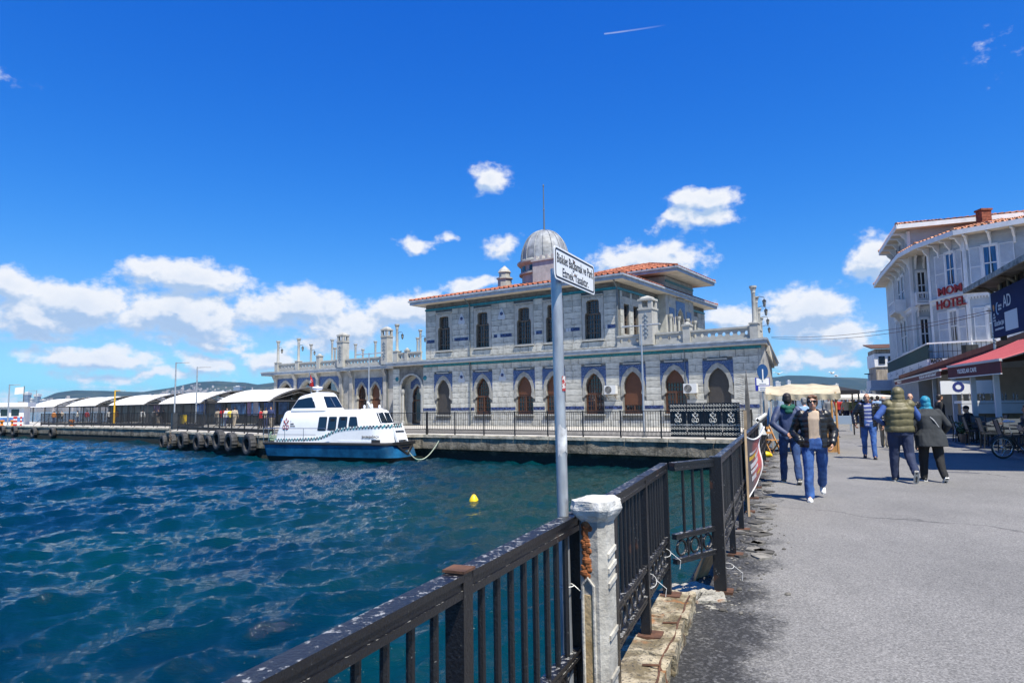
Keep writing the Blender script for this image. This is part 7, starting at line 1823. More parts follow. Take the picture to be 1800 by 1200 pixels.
# ---- wooden building with deep eaves and the blue billboard
class FacetLow(Facet):
 def p(s, u, z, off=0.0): return Facet.p(s, u, 1.6 + (z - 1.6) * .8, off)
WB0, WB1 = Vector((12.84, 17.68, 0)), Vector((11.27, 13.5, 0)); fW = FacetLow(WB0, WB1)
wb = thing('wooden_pavilion', 'wooden upper storey with deep boarded eaves above the nearest cafe', 'building', (0, 0, 0))
WCRM = mat('cream_painted_wood', (.42, .38, .29), .7, var=.15, vscale=3); WDK = mat('weathered_eave_boards', (.20, .165, .12), .85, var=.4, vscale=3, stretch=(4, .8, 4))
inn = -fW.n
mb = MB(); lp = [WB0, WB1, WB1 + inn * 5, WB0 + inn * 5]; mb.poly([[(p.x, p.y) for p in lp]], lambda a, b: (a, b, 3.4), (0, 0, 1.3)); mb.build('wall', WCRM, wb)
mb = MB()
for k in range(6):
 u = .35 + k * .62; fW.box(mb, u, u + .5, 4.86, 5.3, .0, .01)
mb.build('pane', GLASS, wb)
mb = MB()
for k in range(7): fW.box(mb, .27 + k * .62, .35 + k * .62, 4.82, 5.34, .0, .05)
fW.box(mb, 0, fW.L, 5.34, 5.42, 0, .06); fW.box(mb, 0, fW.L, 4.78, 4.84, 0, .05); mb.build('window_frame', WCRM, wb)
E_ = [WB0 + fW.n * .62 - fW.e * .6, WB1 + fW.n * .62 + fW.e * .5, WB1 + inn * 5.6 + fW.e * .5, WB0 + inn * 5.6 - fW.e * .6]; RG = [WB0 + inn * 2.2 + fW.e * 1.8, WB1 + inn * 2.2 - fW.e * 1.8]
nb = 26
for k in range(nb):
 a0 = E_[0].lerp(E_[1], k / nb + .002); a1 = E_[0].lerp(E_[1], (k + 1) / nb - .002); b0 = a0 + inn * .66; b1 = a1 + inn * .66
 MB().add([a0 + Vector((0, 0, 4.50)), a1 + Vector((0, 0, 4.50)), b1 + Vector((0, 0, 4.70)), b0 + Vector((0, 0, 4.70)), a0 + Vector((0, 0, 4.52)), a1 + Vector((0, 0, 4.52)), b1 + Vector((0, 0, 4.72)), b0 + Vector((0, 0, 4.72))], [(0, 3, 2, 1), (4, 5, 6, 7), (0, 1, 5, 4), (1, 2, 6, 5), (2, 3, 7, 6), (3, 0, 4, 7)]).build('eave_board', WDK, wb)
mb = MB(); mb.bar(E_[0] + Vector((0, 0, 4.51)), E_[1] + Vector((0, 0, 4.51)), .05, .13); mb.bar(E_[3] + Vector((0, 0, 4.51)), E_[0] + Vector((0, 0, 4.51)), .05, .11); mb.build('fascia', mat('flaking_grey_fascia', (.30, .29, .26), .85, var=.5, vscale=6), wb)
z5 = Vector((0, 0, 4.57)); z6 = Vector((0, 0, 5.4))
mb = MB(); mb.add([e + z5 for e in E_] + [r + z6 for r in RG], [(0, 1, 5, 4), (1, 2, 5), (2, 3, 4, 5), (3, 0, 4)]); mb.add([e + z5 - Vector((0, 0, .03)) for e in E_], [(0, 1, 2, 3)]); mb.build('roof', mat('grey_felt_roof', (.16, .155, .15), .9, var=.3), wb)
for k in range(4):
 u = .05 + k * 1.8; mb = MB(); mb.tube([fW.p(u, 4.75, .04), fW.p(u, 5.0, .12), fW.p(u, 5.17, .30), fW.p(u, 5.22, .5)], .045, 6); mb.build('brace', WDK, wb)
mb = MB(); u = 0
while u < fW.L: fW.box(mb, u, u + .06, 5.42, 5.49, .0, .09); u += .12
kind(mb.build('dentils', WDK, wb), 'stuff')
bb = thing('billboard', 'dark blue billboard with white writing fixed below the wooden eaves', 'billboard', (0, 0, 0))
BBL = mat('billboard_blue', (.008, .022, .085), .75, var=.15, vscale=.6, spec=.15)
a = fW.px(1761, 530); u0 = a[0]; zb_, zt_ = 3.50, 4.95
mb = MB(); fW.box(mb, u0, u0 + 4.2, zb_, zt_, .18, .24); mb.build('panel', BBL, bb)
for u in (u0 + .3, u0 + 2.0, u0 + 3.8): mb = MB(); fW.box(mb, u, u + .06, zb_ - .1, zt_, .05, .18); mb.build('support', IRON, bb)
BWH = mat('billboard_white_print', (.62, .64, .68), .5)
def bt_(txt, u, z, h, fit=None, m=BWH, al='LEFT'): return lettering(txt, h * .8, bb, fW.p(u0 + u * .8, z, .243), fW.e, (0, 0, 1), m, ext=.002, align=al, fit=fit and fit * .8, bold=.003)
bt_('AD', 1.18, 4.52, .52); bt_('UĞUR SİNA ŞEN', .20, 3.92, .17, .92); bt_('ADALAR BELEDİYE BAŞKAN ADAYI', .24, 3.75, .075, .84)
mb = MB(); mb.poly([[(u0 + .50 + .14 * math.cos(R(x)), 4.40 + .20 * math.sin(R(x))) for x in range(60, 301, 20)] + [(u0 + .53 + .10 * math.cos(R(x)), 4.40 + .16 * math.sin(R(x))) for x in range(285, 74, -20)]], lambda a, b: fW.p(a, b, .246), -fW.n * .004); mb.build('crescent_logo', mat('pale_blue_print', (.20, .38, .60), .5), bb)
bt_('TÜRKİYE', .68, 4.46, .085); bt_('YÜZYILI', .68, 4.36, .085)
mb = MB(); mb.poly([[(u0 + .19 + .06 * math.cos(R(x)), 4.48 + .085 * math.sin(R(x))) for x in range(-60, 241, 25)] + [(u0 + .17, 4.36), (u0 + .21, 4.36)]], lambda a, b: fW.p(a, b, .246), -fW.n * .004); mb.build('lamp_logo', mat('orange_print', (.55, .24, .05), .5), bb)
bt_('AK', .24, 4.24, .10, al='CENTER'); bt_('PARTİ', .24, 4.14, .075, al='CENTER'); bt_('ADALAR', .24, 4.05, .06, al='CENTER')
mb = MB(); mb.poly([[(u0 + 1.0, 3.62), (u0 + 1.9, 3.62), (u0 + 1.9, 4.2), (u0 + 1.0, 4.2)]], lambda a, b: fW.p(a, b, .246), -fW.n * .004); mb.build('white_box_print', BWH, bb)
# ---- pole with wires in front of the hotel, overhead cables
p = at_y(1745, 560, 27); pz = p.z; p.z = 0
t = thing('utility_pole', 'thin grey pole with wires in front of the hotel', 'utility pole', p); MB().tube([(0, 0, 0), (0, 0, 6.1)], .05, 8).build('pole', POLEM, t)
mb = MB(); mb.bar((-.22, 0, 5.05), (.22, 0, 5.05), .04, .05); mb.tube([(.05 * math.cos(k), .05 * math.sin(k), 4.0 - .02 * k + .2) for k in range(28)], .015, 5); mb.lathe([(.09, 3.2), (.1, 3.3), (.06, 3.5)], 8); mb.build('wire_fittings', IRON, t)
cabl = mat('reddish_cable', (.10, .045, .03), .6); pA = p + Vector((0, 0, 5.05)); pB = on_plane(1356, 592, T2W(0, .3), tw)
for k in range(2):
 pts = []
 for i in range(31):
  s_ = i / 30; q = (pA + Vector((-.2 + .4 * k, 0, .0))).lerp(pB + Vector((0, 0, -.07 * k)), s_); q.z -= (.35 + .12 * k) * 4 * s_ * (1 - s_); pts.append(q)
 tag(MB().tube(pts, .011, 5).build('overhead_cable', cabl), ['upper', 'lower'][k] + ' overhead cable strung from the thin pole to the terminal corner', 'cable', 'overhead cables')
# ================================================================ PEOPLE
def remesh(mb, voxel, it=2, name='body'):
 me = mb.mesh('tmp', None); o = bpy.data.objects.new('tmp', me); COL.objects.link(o)
 m = o.modifiers.new('r', 'REMESH'); m.mode = 'VOXEL'; m.voxel_size = voxel; m.adaptivity = 0
 if it: s = o.modifiers.new('s', 'SMOOTH'); s.factor = .5; s.iterations = it
 dg = bpy.context.evaluated_depsgraph_get(); dg.update()
 r = bpy.data.meshes.new_from_object(o.evaluated_get(dg)); r.name = name
 bpy.data.objects.remove(o); r.polygons.foreach_set('use_smooth', [True] * len(r.polygons)); return r
def limb(mb, pts, rs, n=10, flat=1.0):
 pts = [Vector(p) for p in pts]
 P, Q = [], []
 for i in range(len(pts) - 1):
  for t in (0, .34, .67): P.append(pts[i].lerp(pts[i + 1], t)); Q.append(rs[i] + (rs[i + 1] - rs[i]) * t)
 P.append(pts[-1]); Q.append(rs[-1]); mb.tube(P, Q, n, flat=flat)
 for p, r in zip(pts, rs): mb.sphere(p, r * .995, n, 6)
def torso_loft(mb, secs, n=16):
 """secs: (x, y, z, rx, ry)"""
 vs = []; fs = []
 for x, y, z, rx, ry in secs:
  for j in range(n):
   a = 2 * math.pi * j / n; c, s = math.cos(a), math.sin(a)
   vs.append((x + rx * math.copysign(abs(c) ** .85, c), y + ry * math.copysign(abs(s) ** .85, s), z))
 for i in range(len(secs) - 1):
  for j in range(n): fs.append((i * n + j, i * n + (j + 1) % n, (i + 1) * n + (j + 1) % n, (i + 1) * n + j))
 fs += [tuple(range(n))[::-1], tuple((len(secs) - 1) * n + j for j in range(n))]; mb.add(vs, fs)
def wrinkle(me, amp, fr, seed=0, quilt=0.0, qstep=.075, stretch=(1, 1, .5)):
 me.update()
 N = [v.normal.copy() for v in me.vertices]
 for v, n in zip(me.vertices, N):
  c = v.co; p = Vector((c.x * fr * stretch[0], c.y * fr * stretch[1], c.z * fr * stretch[2])) + Vector((seed * 3.7, seed, 0))
  d = amp * (mnoise.noise(p) + .6 * (abs(mnoise.noise(p * 2.1)) - .3))
  if quilt: d += quilt * (abs(math.sin(math.pi * (c.z + .02 * mnoise.noise(c * 6)) / qstep)) ** .6 - .6)
  v.co = c + n * d
def rot_x(v, a): c, s = math.cos(a), math.sin(a); return Vector((v.x, v.y * c - v.z * s, v.z * c + v.y * s))
DEF = dict(H=1.72, fat=1.0, hipw=1.0, lean=0.0, twist=0.0, head_turn=0.0, legs=((8, 6), (-12, 14)), step=.0,
   elbow=((-.27, -.03, 1.12), (.27, -.03, 1.12)), wrist=((-.29, .06, .87), (.29, .06, .87)))
SKIN = mat('skin', (.50, .28, .19), .55, var=.08, vscale=12)
SKIN2 = mat('skin_tanned', (.42, .22, .14), .55, var=.08, vscale=12)
HAIRD = mat('dark_hair', (.018, .012, .009), .5, var=.4, vscale=30); HAIRB = mat('auburn_hair', (.12, .055, .025), .5, var=.4, vscale=30); HAIRG = mat('grey_hair', (.22, .21, .20), .6, var=.4, vscale=30)
LIPS = mat('lips', (.36, .10, .09), .5); EYE = mat('eye_dark', (.03, .02, .015), .2); LENS = mat('sunglass_black', (.004, .004, .005), .08)
JEAN = mat('blue_jeans', (.022, .075, .26), .85, var=.35, vscale=5, col2=(.05, .14, .40), bump=.002, bscale=120); JEAN2 = mat('dark_jeans', (.014, .035, .115), .85, var=.35, vscale=5, col2=(.03, .075, .20))
BPUF = mat('black_puffer', (.010, .010, .012), .38, var=.3, vscale=6); BEIGE = mat('beige_knit', (.44, .34, .25), .9, var=.1, vscale=14, bump=.003, bscale=90)
NAVYJ = mat('navy_jacket', (.030, .045, .105), .6, var=.3, vscale=4); GRNH = mat('green_hood', (.005, .085, .055), .85, var=.2, vscale=6); NAVYS = mat('navy_sweatpants', (.016, .026, .065), .85, var=.2, vscale=4)
OLIVE = mat('olive_puffer', (.115, .10, .045), .55, var=.2, vscale=4); ROYAL = mat('royal_blue_sleeve', (.035, .085, .28), .8, var=.2, vscale=5); TURQ = mat('turquoise_scarf', (.004, .16, .27), .6, var=.4, vscale=7, col2=(.02, .26, .40)); CHAR = mat('charcoal_tunic', (.022, .026, .030), .85, var=.25, vscale=3)
def tie_dye():
 m = mat('blue_white_shirt', (.06, .08, .22), .85); nt = m.node_tree; b = bsdf(m)
 P = nd(nt, 'ShaderNodeTexCoord').outputs['Object']; z = nd(nt, 'ShaderNodeSeparateXYZ', {0: P}).outputs[2]
 n = nd(nt, 'ShaderNodeTexNoise', {'Vector': P, 'Scale': 9.0, 'Detail': 4.0}).outputs[0]
 s = mth(nt, 'SINE', mth(nt, 'ADD', mth(nt, 'MULTIPLY', z, 62.0), mth(nt, 'MULTIPLY', n, 3.0)))
 f = nd(nt, 'ShaderNodeMapRange', {'Value': mth(nt, 'ADD', s, mth(nt, 'MULTIPLY', mth(nt, 'SUBTRACT', n, .5), 1.6)), 1: .15, 2: .95}).outputs[0]
 nt.links.new(nd(nt, 'ShaderNodeMix', {'Factor': f, 6: (.050, .075, .24, 1), 7: (.50, .52, .58, 1)}, data_type='RGBA').outputs[2], b.inputs['Base Color']); return m
TIED = tie_dye()
SHOEW = mat('white_shoe', (.68, .68, .66), .6); SHOEB = mat('black_shoe', (.012, .012, .013), .5); SHOEG = mat('grey_shoe', (.09, .085, .075), .8); SOLE = mat('pale_sole', (.50, .48, .43), .8)
KHAKI = mat('khaki_trousers', (.26, .22, .16), .85, var=.15, vscale=4); BLK = mat('black_cloth', (.010, .010, .011), .85, var=.3, vscale=4)
def hand(mb, w, d, side, s, curl=.5, palm_in=None):
 """palm, four unequal bent fingers and a thumb leaving the side of the palm"""
 d = Vector(d).normalized(); x = Vector(palm_in or (-side, 0, 0)); x = (x - d * x.dot(d)).normalized(); y = d.cross(x)        # x: where the palm looks
 c = w + d * .05 * s; M = Matrix((y, x, d)).transposed()
 mb.sphere(c, 1.0, 10, 8, (.040 * s, .019 * s, .052 * s), M); mb.sphere(w + d * .01 * s, .026 * s, 8, 6)
 for k, (o, L) in enumerate(((-.029, .062), (-.010, .072), (.010, .068), (.028, .054))):
  b = w + d * .088 * s + y * o * s; m_ = b + (d * math.cos(curl * .7) + x * math.sin(curl * .7)) * L * .55 * s; e = m_ + (d * math.cos(curl * 1.8) + x * math.sin(curl * 1.8)) * L * .5 * s
  limb(mb, [b, m_, e], [.0098 * s, .0092 * s, .0082 * s], 7)
 fwd = y if (y.y > 0 if abs(y.y) > .2 else y.z < 0) else -y
 b = w + d * .03 * s + fwd * .024 * s; m_ = b + (d * .6 + fwd * .7 + x * .35).normalized() * .036 * s; e = m_ + (d * .9 + fwd * .25 + x * .4).normalized() * .030 * s
 limb(mb, [b, m_, e], [.0125 * s, .0112 * s, .009 * s], 7)
def person(label, loc, rz, spec, outfit, group=None, voxel=.011, detail=True):
 q = dict(DEF); q.update(spec); s = q['H'] / 1.72; F = q['fat']
 t = thing('person', label, 'person', loc, rz, group)
 V3 = lambda p: Vector(p) * s
 lean = R(q['lean']); pel = Vector((0, 0, .93));
 def up(p): # lean the upper body about the pelvis
  p = Vector(p); r = rot_x(p - pel, -lean); return (pel + r) * s
 # legs
 J = []
 for i, sd_ in enumerate((-1, 1)):
  th, kn = q['legs'][i]; hip = Vector((sd_ * .092 * q['hipw'], 0, .90)); th = R(th); kn = R(kn)
  knee = hip + Vector((sd_ * .012, math.sin(th) * .425, -math.cos(th) * .425)); sh = th - kn
  ank = knee + Vector((sd_ * .005, math.sin(sh) * .405, -math.cos(sh) * .405)); J.append([hip, knee, ank, sh])
 drop = min(j[2].z for j in J) - .085
 ground = q.get('drop', drop)
 for j in J:
  for k in range(3): j[k] = j[k] - Vector((0, 0, ground))
 pel = pel - Vector((0, 0, ground)); dz = Vector((0, 0, -ground))
 def foot(mb, j, g, shoe=True):
  a = j[2]; tilt = q.get('tilt', (None, None))[0 if j is J[0] else 1]
  ang = max(0.0, -j[3] * .9) if a.z > .10 else 0.0
  if tilt is not None: ang = R(tilt)
  f = Vector((j[2].x * .25, 1, 0)).normalized(); toe = Vector((f.x, f.y * math.cos(ang), -math.sin(ang))).normalized(); dn = Vector((0, -math.sin(ang), -math.cos(ang)))
  return a, toe, dn
 sh_ = [up(Vector((sd_ * .178 * (F ** .4), -.01, 1.405)) + dz * 0) + dz * s for sd_ in (-1, 1)]
 el = [Vector(p) * s + dz * s for p in q['elbow']]; wr = [Vector(p) * s + dz * s for p in q['wrist']]
 U = lambda x, y, z: up((x, y, z)) + dz * s
 hc = U(0, .03, 1.60); nk = U(0, -.01, 1.44)
 ht = Matrix.Rotation(R(q['head_turn']), 3, 'Z')
 # ---- continuous body
 B = MB()
 secs = [(.0, .0, .84, .15, .10), (0, 0, .93, .155 * q['hipw'], .105), (0, .0, 1.05, .130, .088), (0, .0, 1.20, .148, .098), (0, -.005, 1.33, .165, .10), (0, -.01, 1.42, .11, .075), (0, -.01, 1.47, .055, .055)]
 sec = lambda L, g=0.0, k=1.0, kf=0.0: [(U(x, y, z).x, U(x, y, z).y + kf, U(x, y, z).z, (rx * k + g) * s * (F if z < 1.36 else F ** .5), (ry * k + g) * s * (F ** 1.15 if z < 1.36 else F ** .5)) for x, y, z, rx, ry in L]
 torso_loft(B, sec(secs))
 limb(B, [nk - Vector((0, 0, .03)) * s, hc - Vector((0, .02, .05)) * s], [.055 * s, .050 * s])
 hv = lambda x, y, z: hc + ht @ (Vector((x, y, z)) * s)
 B.sphere(hv(0, -.012, .025), 1, 16, 12, (.076 * s, .094 * s, .096 * s), ht); B.sphere(hv(0, .022, -.045), 1, 14, 10, (.058 * s, .066 * s, .070 * s), ht)
 B.sphere(hv(0, .05, -.088), .028 * s, 8, 6)                                                 # chin
 if detail:
  limb(B, [hv(0, .078, .02), hv(0, .100, -.022)], [.010 * s, .0155 * s], 7); B.sphere(hv(0, .070, .036), 1, 8, 6, (.05 * s, .018 * s, .012 * s), ht)
  for sd_ in (-1, 1): B.sphere(hv(sd_ * .076, -.012, -.005), 1, 8, 6, (.012 * s, .020 * s, .030 * s), ht); B.sphere(hv(sd_ * .036, .055, -.02), .024 * s, 8, 6)
  B.sphere(hv(0, .078, -.058), 1, 8, 6, (.022 * s, .012 * s, .010 * s), ht)
 for i, sd_ in enumerate((-1, 1)):
  limb(B, [sh_[i], el[i], wr[i]], [.050 * s, .038 * s, .026 * s])
  hd = q.get('hand', (None, None))[i]; d = Vector(hd) if hd else (wr[i] - el[i]).normalized() + Vector((0, 0, -.35))
  if q.get('hands', (1, 1))[i]: hand(B, wr[i], d, sd_, s * 1.05, q.get('curl', .5), q.get('palm', None))
  j = J[i]; limb(B, [j[0] * s, j[1] * s, j[2] * s], [.078 * s, .052 * s, .036 * s])
  a, toe, dn = foot(B, j, 0); limb(B, [a * s, (a + toe * .13 + dn * .05) * s], [.030 * s, .016 * s], 8)
 sk_ = outfit.get('skin', SKIN); bo = put('body', remesh(B, voxel * s, 1), t); bo.data.materials.append(sk_)
 def garment(name, mb, m, vox=None, it=3, amp=.006, fr=9, seed=1, quilt=0, qstep=.075, par=None, stretch=(1, 1, .5)):
  me = remesh(mb, (vox or voxel * 1.25) * s, it, name); wrinkle(me, amp * s, fr, seed, quilt * s, qstep, stretch); me.materials.append(m); return put(name, me, par or t)
 sdn = rng.randint(1, 90)
 # ---- trousers
 T = MB(); kl = outfit.get('trouser_w', 1.0); ln = outfit.get('trouser_len', 1.0)
 torso_loft(T, sec([(0, 0, .83, .14, .105), (0, 0, .93, .155 * q['hipw'], .112), (0, 0, 1.02, .145, .100)], .014))
 for i in range(2):
  j = J[i]; e = j[1].lerp(j[2], ln)
  limb(T, [j[0] * s, j[1] * s, e * s], [.100 * s * kl * F ** .6, .072 * s * kl * F ** .4, .062 * s * kl * outfit.get('cuff', 1.0)])
 garment('trousers', T, outfit['trousers'], amp=.014, fr=11, seed=sdn)
 # ---- shoes
 for i in range(2):
  S = MB(); j = J[i]; a, toe, dn = foot(S, j, 0)
  sdv_ = toe.cross(dn).normalized(); M = Matrix((sdv_, toe, -dn)).transposed()
  heel = a + dn * .048
  S.sphere((heel - toe * .035) * s, 1, 10, 8, (.037 * s, .045 * s, .042 * s), M); S.sphere((heel + toe * .07 + dn * .004) * s, 1, 12, 8, (.040 * s, .085 * s, .036 * s), M); S.sphere((heel + toe * .135 + dn * .012) * s, 1, 10, 8, (.042 * s, .050 * s, .026 * s), M); S.sphere((a + dn * .01) * s, .042 * s, 8, 6)
  so = garment('shoe', S, outfit['shoes'], vox=.010, it=1, amp=.001)
  SL = MB(); k0 = heel + dn * .034; P = [(-.034, -.07), (.034, -.07), (.041, .0), (.046, .10), (.038, .165), (0, .19), (-.038, .165), (-.046, .10), (-.041, 0)]
  SL.poly([P], lambda a_, b_: (k0 + sdv_ * a_ + toe * b_) * s, -dn * .02 * s); SL.build('sole', outfit.get('sole', SOLE), so)
 # ---- upper clothes
 def upper(name, m, z0, g, sleeves=True, quilt=0, qstep=.075, gap=False, amp=.006, arm_g=.018, collar=0.0, flare=0.0, up_to=1.0):
  G = MB(); L = [(0, 0, z0, .152 * q['hipw'] + flare, .105 + flare * .6)] + [(0, 0, z, rx, ry) for z, rx, ry in ((.93, .155 * q['hipw'] + flare * .6, .108), (1.05, .142, .098), (1.20, .155, .104), (1.33, .170, .104), (1.42, .118, .082), (1.465, .066, .066)) if z > z0 + .03]
  torso_loft(G, sec(L, g))
  if sleeves:
   for i in range(2):
    e = el[i].lerp(wr[i], up_to * .96); limb(G, [sh_[i] + Vector((0, 0, -.012)), el[i], e], [(.062 + arm_g) * s, (.048 + arm_g) * s, (.036 + arm_g) * s])
  else:
   for i in range(2): G.sphere(sh_[i] * .93 + nk * .07, (.062 + g) * s, 10, 8)
  if collar:
   for a in range(0, 360, 30): G.sphere(nk + Vector((.066 * math.cos(R(a)), .060 * math.sin(R(a)) + .0, collar * .4)) * s, .030 * s, 8, 6)
  me = remesh(G, voxel * 1.2 * s, 3, name); wrinkle(me, amp * s, 8, sdn, quilt * s, qstep * s)
  if gap:  # open front: drop the strip between the two front edges
   bm = bmesh.new(); bm.from_mesh(me); w0 = gap
   dl = [f for f in bm.faces if (lambda c: c.y > .02 * s and abs(c.x + .01) < (w0 * (1 - .25 * (c.z / s - 1.0))) * s and c.z > (z0 - .1) * s - ground * s)(f.calc_center_median())]
   bmesh.ops.delete(bm, geom=dl, context='FACES'); bm.to_mesh(me); bm.free()
  me.materials.append(m); return put(name, me, t)
 if 'shirt' in outfit: upper('shirt', outfit['shirt'], outfit.get('shirt_z', .88), .012, sleeves=outfit.get('shirt_sleeves', False), arm_g=.006, amp=.006)
 if 'sleeves' in outfit:
  for i in range(2):
   G = MB(); limb(G, [sh_[i], el[i], el[i].lerp(wr[i], .95)], [.075 * s, .058 * s, .045 * s]); garment('sleeve', G, outfit['sleeves'], amp=.006, seed=sdn)
 if 'jacket' in outfit: upper('jacket', outfit['jacket'], outfit.get('jacket_z', .86), outfit.get('jacket_g', .028), outfit.get('jacket_sleeves', True), outfit.get('quilt', 0), outfit.get('qstep', .075), outfit.get('gap', False), .011, outfit.get('arm_g', .018), outfit.get('collar', .0), outfit.get('flare', 0.0))
 # ---- hair, scarf, hood, glasses, face
 kind_h = outfit.get('hair_kind'); Hh = MB()
 if kind_h in ('short', 'balding'):
  for x, y, z, a, b, c in (((0, -.022, .048, .084, .098, .088), (0, -.055, .0, .078, .066, .085), (-.066, -.02, .02, .018, .055, .05), (.066, -.02, .02, .018, .055, .05)) if kind_h == 'short' else ((0, -.060, -.005, .078, .060, .070), (-.066, -.025, .0, .018, .05, .045), (.066, -.025, .0, .018, .05, .045))):
   Hh.sphere(hv(x, y, z), 1, 12, 9, (a * s, b * s, c * s), ht)
  if kind_h == 'short': Hh.sphere(hv(0, .035, .088), 1, 10, 8, (.06 * s, .04 * s, .03 * s), ht)
  garment('hair', Hh, outfit['hair'], vox=.009, it=1, amp=.007, fr=26, seed=sdn)
 if kind_h == 'tied':
  for x, y, z, a, b, c in ((0, -.025, .045, .085, .098, .085), (0, -.06, -.01, .082, .066, .095), (-.070, -.01, .015, .018, .045, .075), (.070, -.01, .015, .018, .045, .075), (0, -.12, -.02, .04, .04, .05)): Hh.sphere(hv(x, y, z), 1, 12, 9, (a * s, b * s, c * s), ht)
  for sd_ in (-1, 1): Hh.sphere(hv(sd_ * .035, .05, .092), 1, 9, 7, (.045 * s, .035 * s, .022 * s), ht)
  garment('hair', Hh, outfit['hair'], vox=.009, it=1, amp=.006, fr=22, seed=sdn)
 if kind_h == 'scarf':
  for x, y, z, a, b, c in ((0, -.012, .03, .094, .108, .106), (0, -.035, -.05, .095, .095, .10), (0, -.03, -.13, .125, .10, .07), (-.05, -.03, -.165, .10, .09, .05), (.05, -.03, -.165, .10, .09, .05)): Hh.sphere(hv(x, y, z), 1, 14, 10, (a * s, b * s, c * s), ht)
  garment('headscarf', Hh, outfit['scarf'], vox=.010, it=2, amp=.010, fr=14, seed=sdn, stretch=(1, 1, 1))
 if kind_h == 'hood':
  for x, y, z, a, b, c in ((0, -.02, .035, .112, .124, .118), (0, -.045, -.05, .112, .105, .11), (0, -.05, -.13, .135, .10, .075)): Hh.sphere(hv(x, y, z), 1, 14, 10, (a * s, b * s, c * s), ht)
  garment('hood', Hh, outfit['hood'], vox=.011, it=2, amp=.008, fr=12, seed=sdn, stretch=(1, 1, 1))
 if kind_h == 'cap':
  Hh.sphere(hv(0, -.01, .05), 1, 12, 9, (.085 * s, .102 * s, .085 * s), ht); Hh.sphere(hv(0, .10, .055), 1, 10, 6, (.07 * s, .07 * s, .012 * s), ht); garment('cap', Hh, outfit['cap'], vox=.010, it=1, amp=.001)
 if 'hood_down' in outfit:
  G = MB()
  for x, y, z, a, b, c in ((0, -.11, 1.44, .11, .06, .05), (-.08, -.07, 1.47, .06, .06, .045), (.08, -.07, 1.47, .06, .06, .045), (0, -.13, 1.38, .085, .05, .05)): G.sphere(U(x, y, z), 1, 12, 8, (a * s, b * s, c * s))
  garment('hood', G, outfit['hood_down'], vox=.011, it=2, amp=.010, fr=16, seed=sdn, stretch=(1, 1, 1))
 if detail and outfit.get('face', True):
  Mx = ht
  m_ = MB(); m_.sphere(hv(0, .089, -.058), 1, 10, 6, (.024 * s, .006 * s, .006 * s), Mx); m_.build('mouth', LIPS, t)
  if outfit.get('glasses'):
   G = MB()
   for sd_ in (-1, 1): G.sphere(hv(sd_ * .036, .083, .018), 1, 10, 7, (.034 * s, .012 * s, .023 * s), Mx); limb(G, [hv(sd_ * .068, .075, .024), hv(sd_ * .080, -.01, .02)], [.005 * s, .004 * s], 6)
   limb(G, [hv(-.02, .092, .024), hv(.02, .092, .024)], [.006 * s, .006 * s], 6); G.build('sunglasses', LENS, t, smooth=True)
  else:
   for sd_ in (-1, 1):
    G = MB(); G.sphere(hv(sd_ * .032, .080, .014), 1, 8, 6, (.014 * s, .007 * s, .008 * s), Mx); G.build('eye', EYE, t)
    G = MB(); G.sphere(hv(sd_ * .034, .084, .034), 1, 8, 5, (.022 * s, .007 * s, .005 * s), Mx); G.build('eyebrow', outfit.get('hair', HAIRD), t)
 if 'strap' in outfit:
  pts = [U(x, y, z) for x, y, z in ((-.13, .10, 1.33), (-.10, .0, 1.475), (-.06, -.135, 1.33), (.03, -.150 * F, 1.20), (.12, -.12 * F, 1.07), (.19, -.02, .98))]
  MB().tube(pts, .011 * s, 5, flat=.4).build('bag_strap', outfit['strap'], t)
 return t
to_cam = lambda p: math.atan2(-p.y, -p.x) - math.pi / 2
HF = math.atan2(FD.y, FD.x) - math.pi / 2                                # facing down the street, away from the camera
p = on_z(1437, 879, 0)
person('woman in sunglasses, open black puffer jacket, beige sweater and blue jeans walking towards us', p, to_cam(p) + R(4), dict(H=1.67, fat=1.10, hipw=1.12, legs=((-18, 32), (10, 3)), elbow=((-.31, -.08, 1.13), (.31, -.10, 1.12)), wrist=((-.27, .05, .93), (.22, .10, .96)), hands=(1, 0), curl=.8, head_turn=-3),
  dict(trousers=JEAN, shoes=SHOEW, sole=SHOEW, shirt=BEIGE, shirt_z=.90, jacket=BPUF, jacket_z=.86, jacket_g=.036, quilt=.010, qstep=.085, gap=.100, collar=.06, arm_g=.028, hair_kind='tied', hair=HAIRB, glasses=True, trouser_w=1.02, cuff=1.25))
p = on_z(1391, 849, 0)
person('man seen from behind in navy jacket with green hood, hands clasped behind his back', p, HF + R(8), dict(H=1.73, legs=((14, 8), (-14, 10)), elbow=((-.30, -.12, 1.14), (.30, -.12, 1.14)), wrist=((-.07, -.21, .94), (.07, -.22, .96)), hand=((1, -.1, -.25), (-1, -.1, -.25)), palm=(0, -1, 0), curl=.7, head_turn=-6),
  dict(trousers=JEAN2, shoes=SHOEG, shirt=NAVYJ, jacket=NAVYJ, jacket_z=.90, jacket_g=.022, hair_kind='short', hair=HAIRD, hood_down=GRNH, skin=SKIN2))
p = on_z(1530, 806, 0)
person('balding man in black puffer jacket over a blue and white striped shirt walking towards us', p, to_cam(p) + R(2), dict(H=1.75, fat=1.06, legs=((14, 5), (-12, 16)), elbow=((-.33, -.05, 1.13), (.33, -.03, 1.13)), wrist=((-.34, .06, .88), (.31, .18, .93)), curl=.9, head_turn=4),
  dict(trousers=JEAN, shoes=SHOEB, sole=SHOEB, shirt=TIED, shirt_z=.84, jacket=BPUF, jacket_z=.84, jacket_g=.034, quilt=.010, qstep=.07, gap=.105, collar=.05, arm_g=.024, hair_kind='balding', hair=HAIRD, skin=SKIN2))
p = on_z(1588, 846, 0)
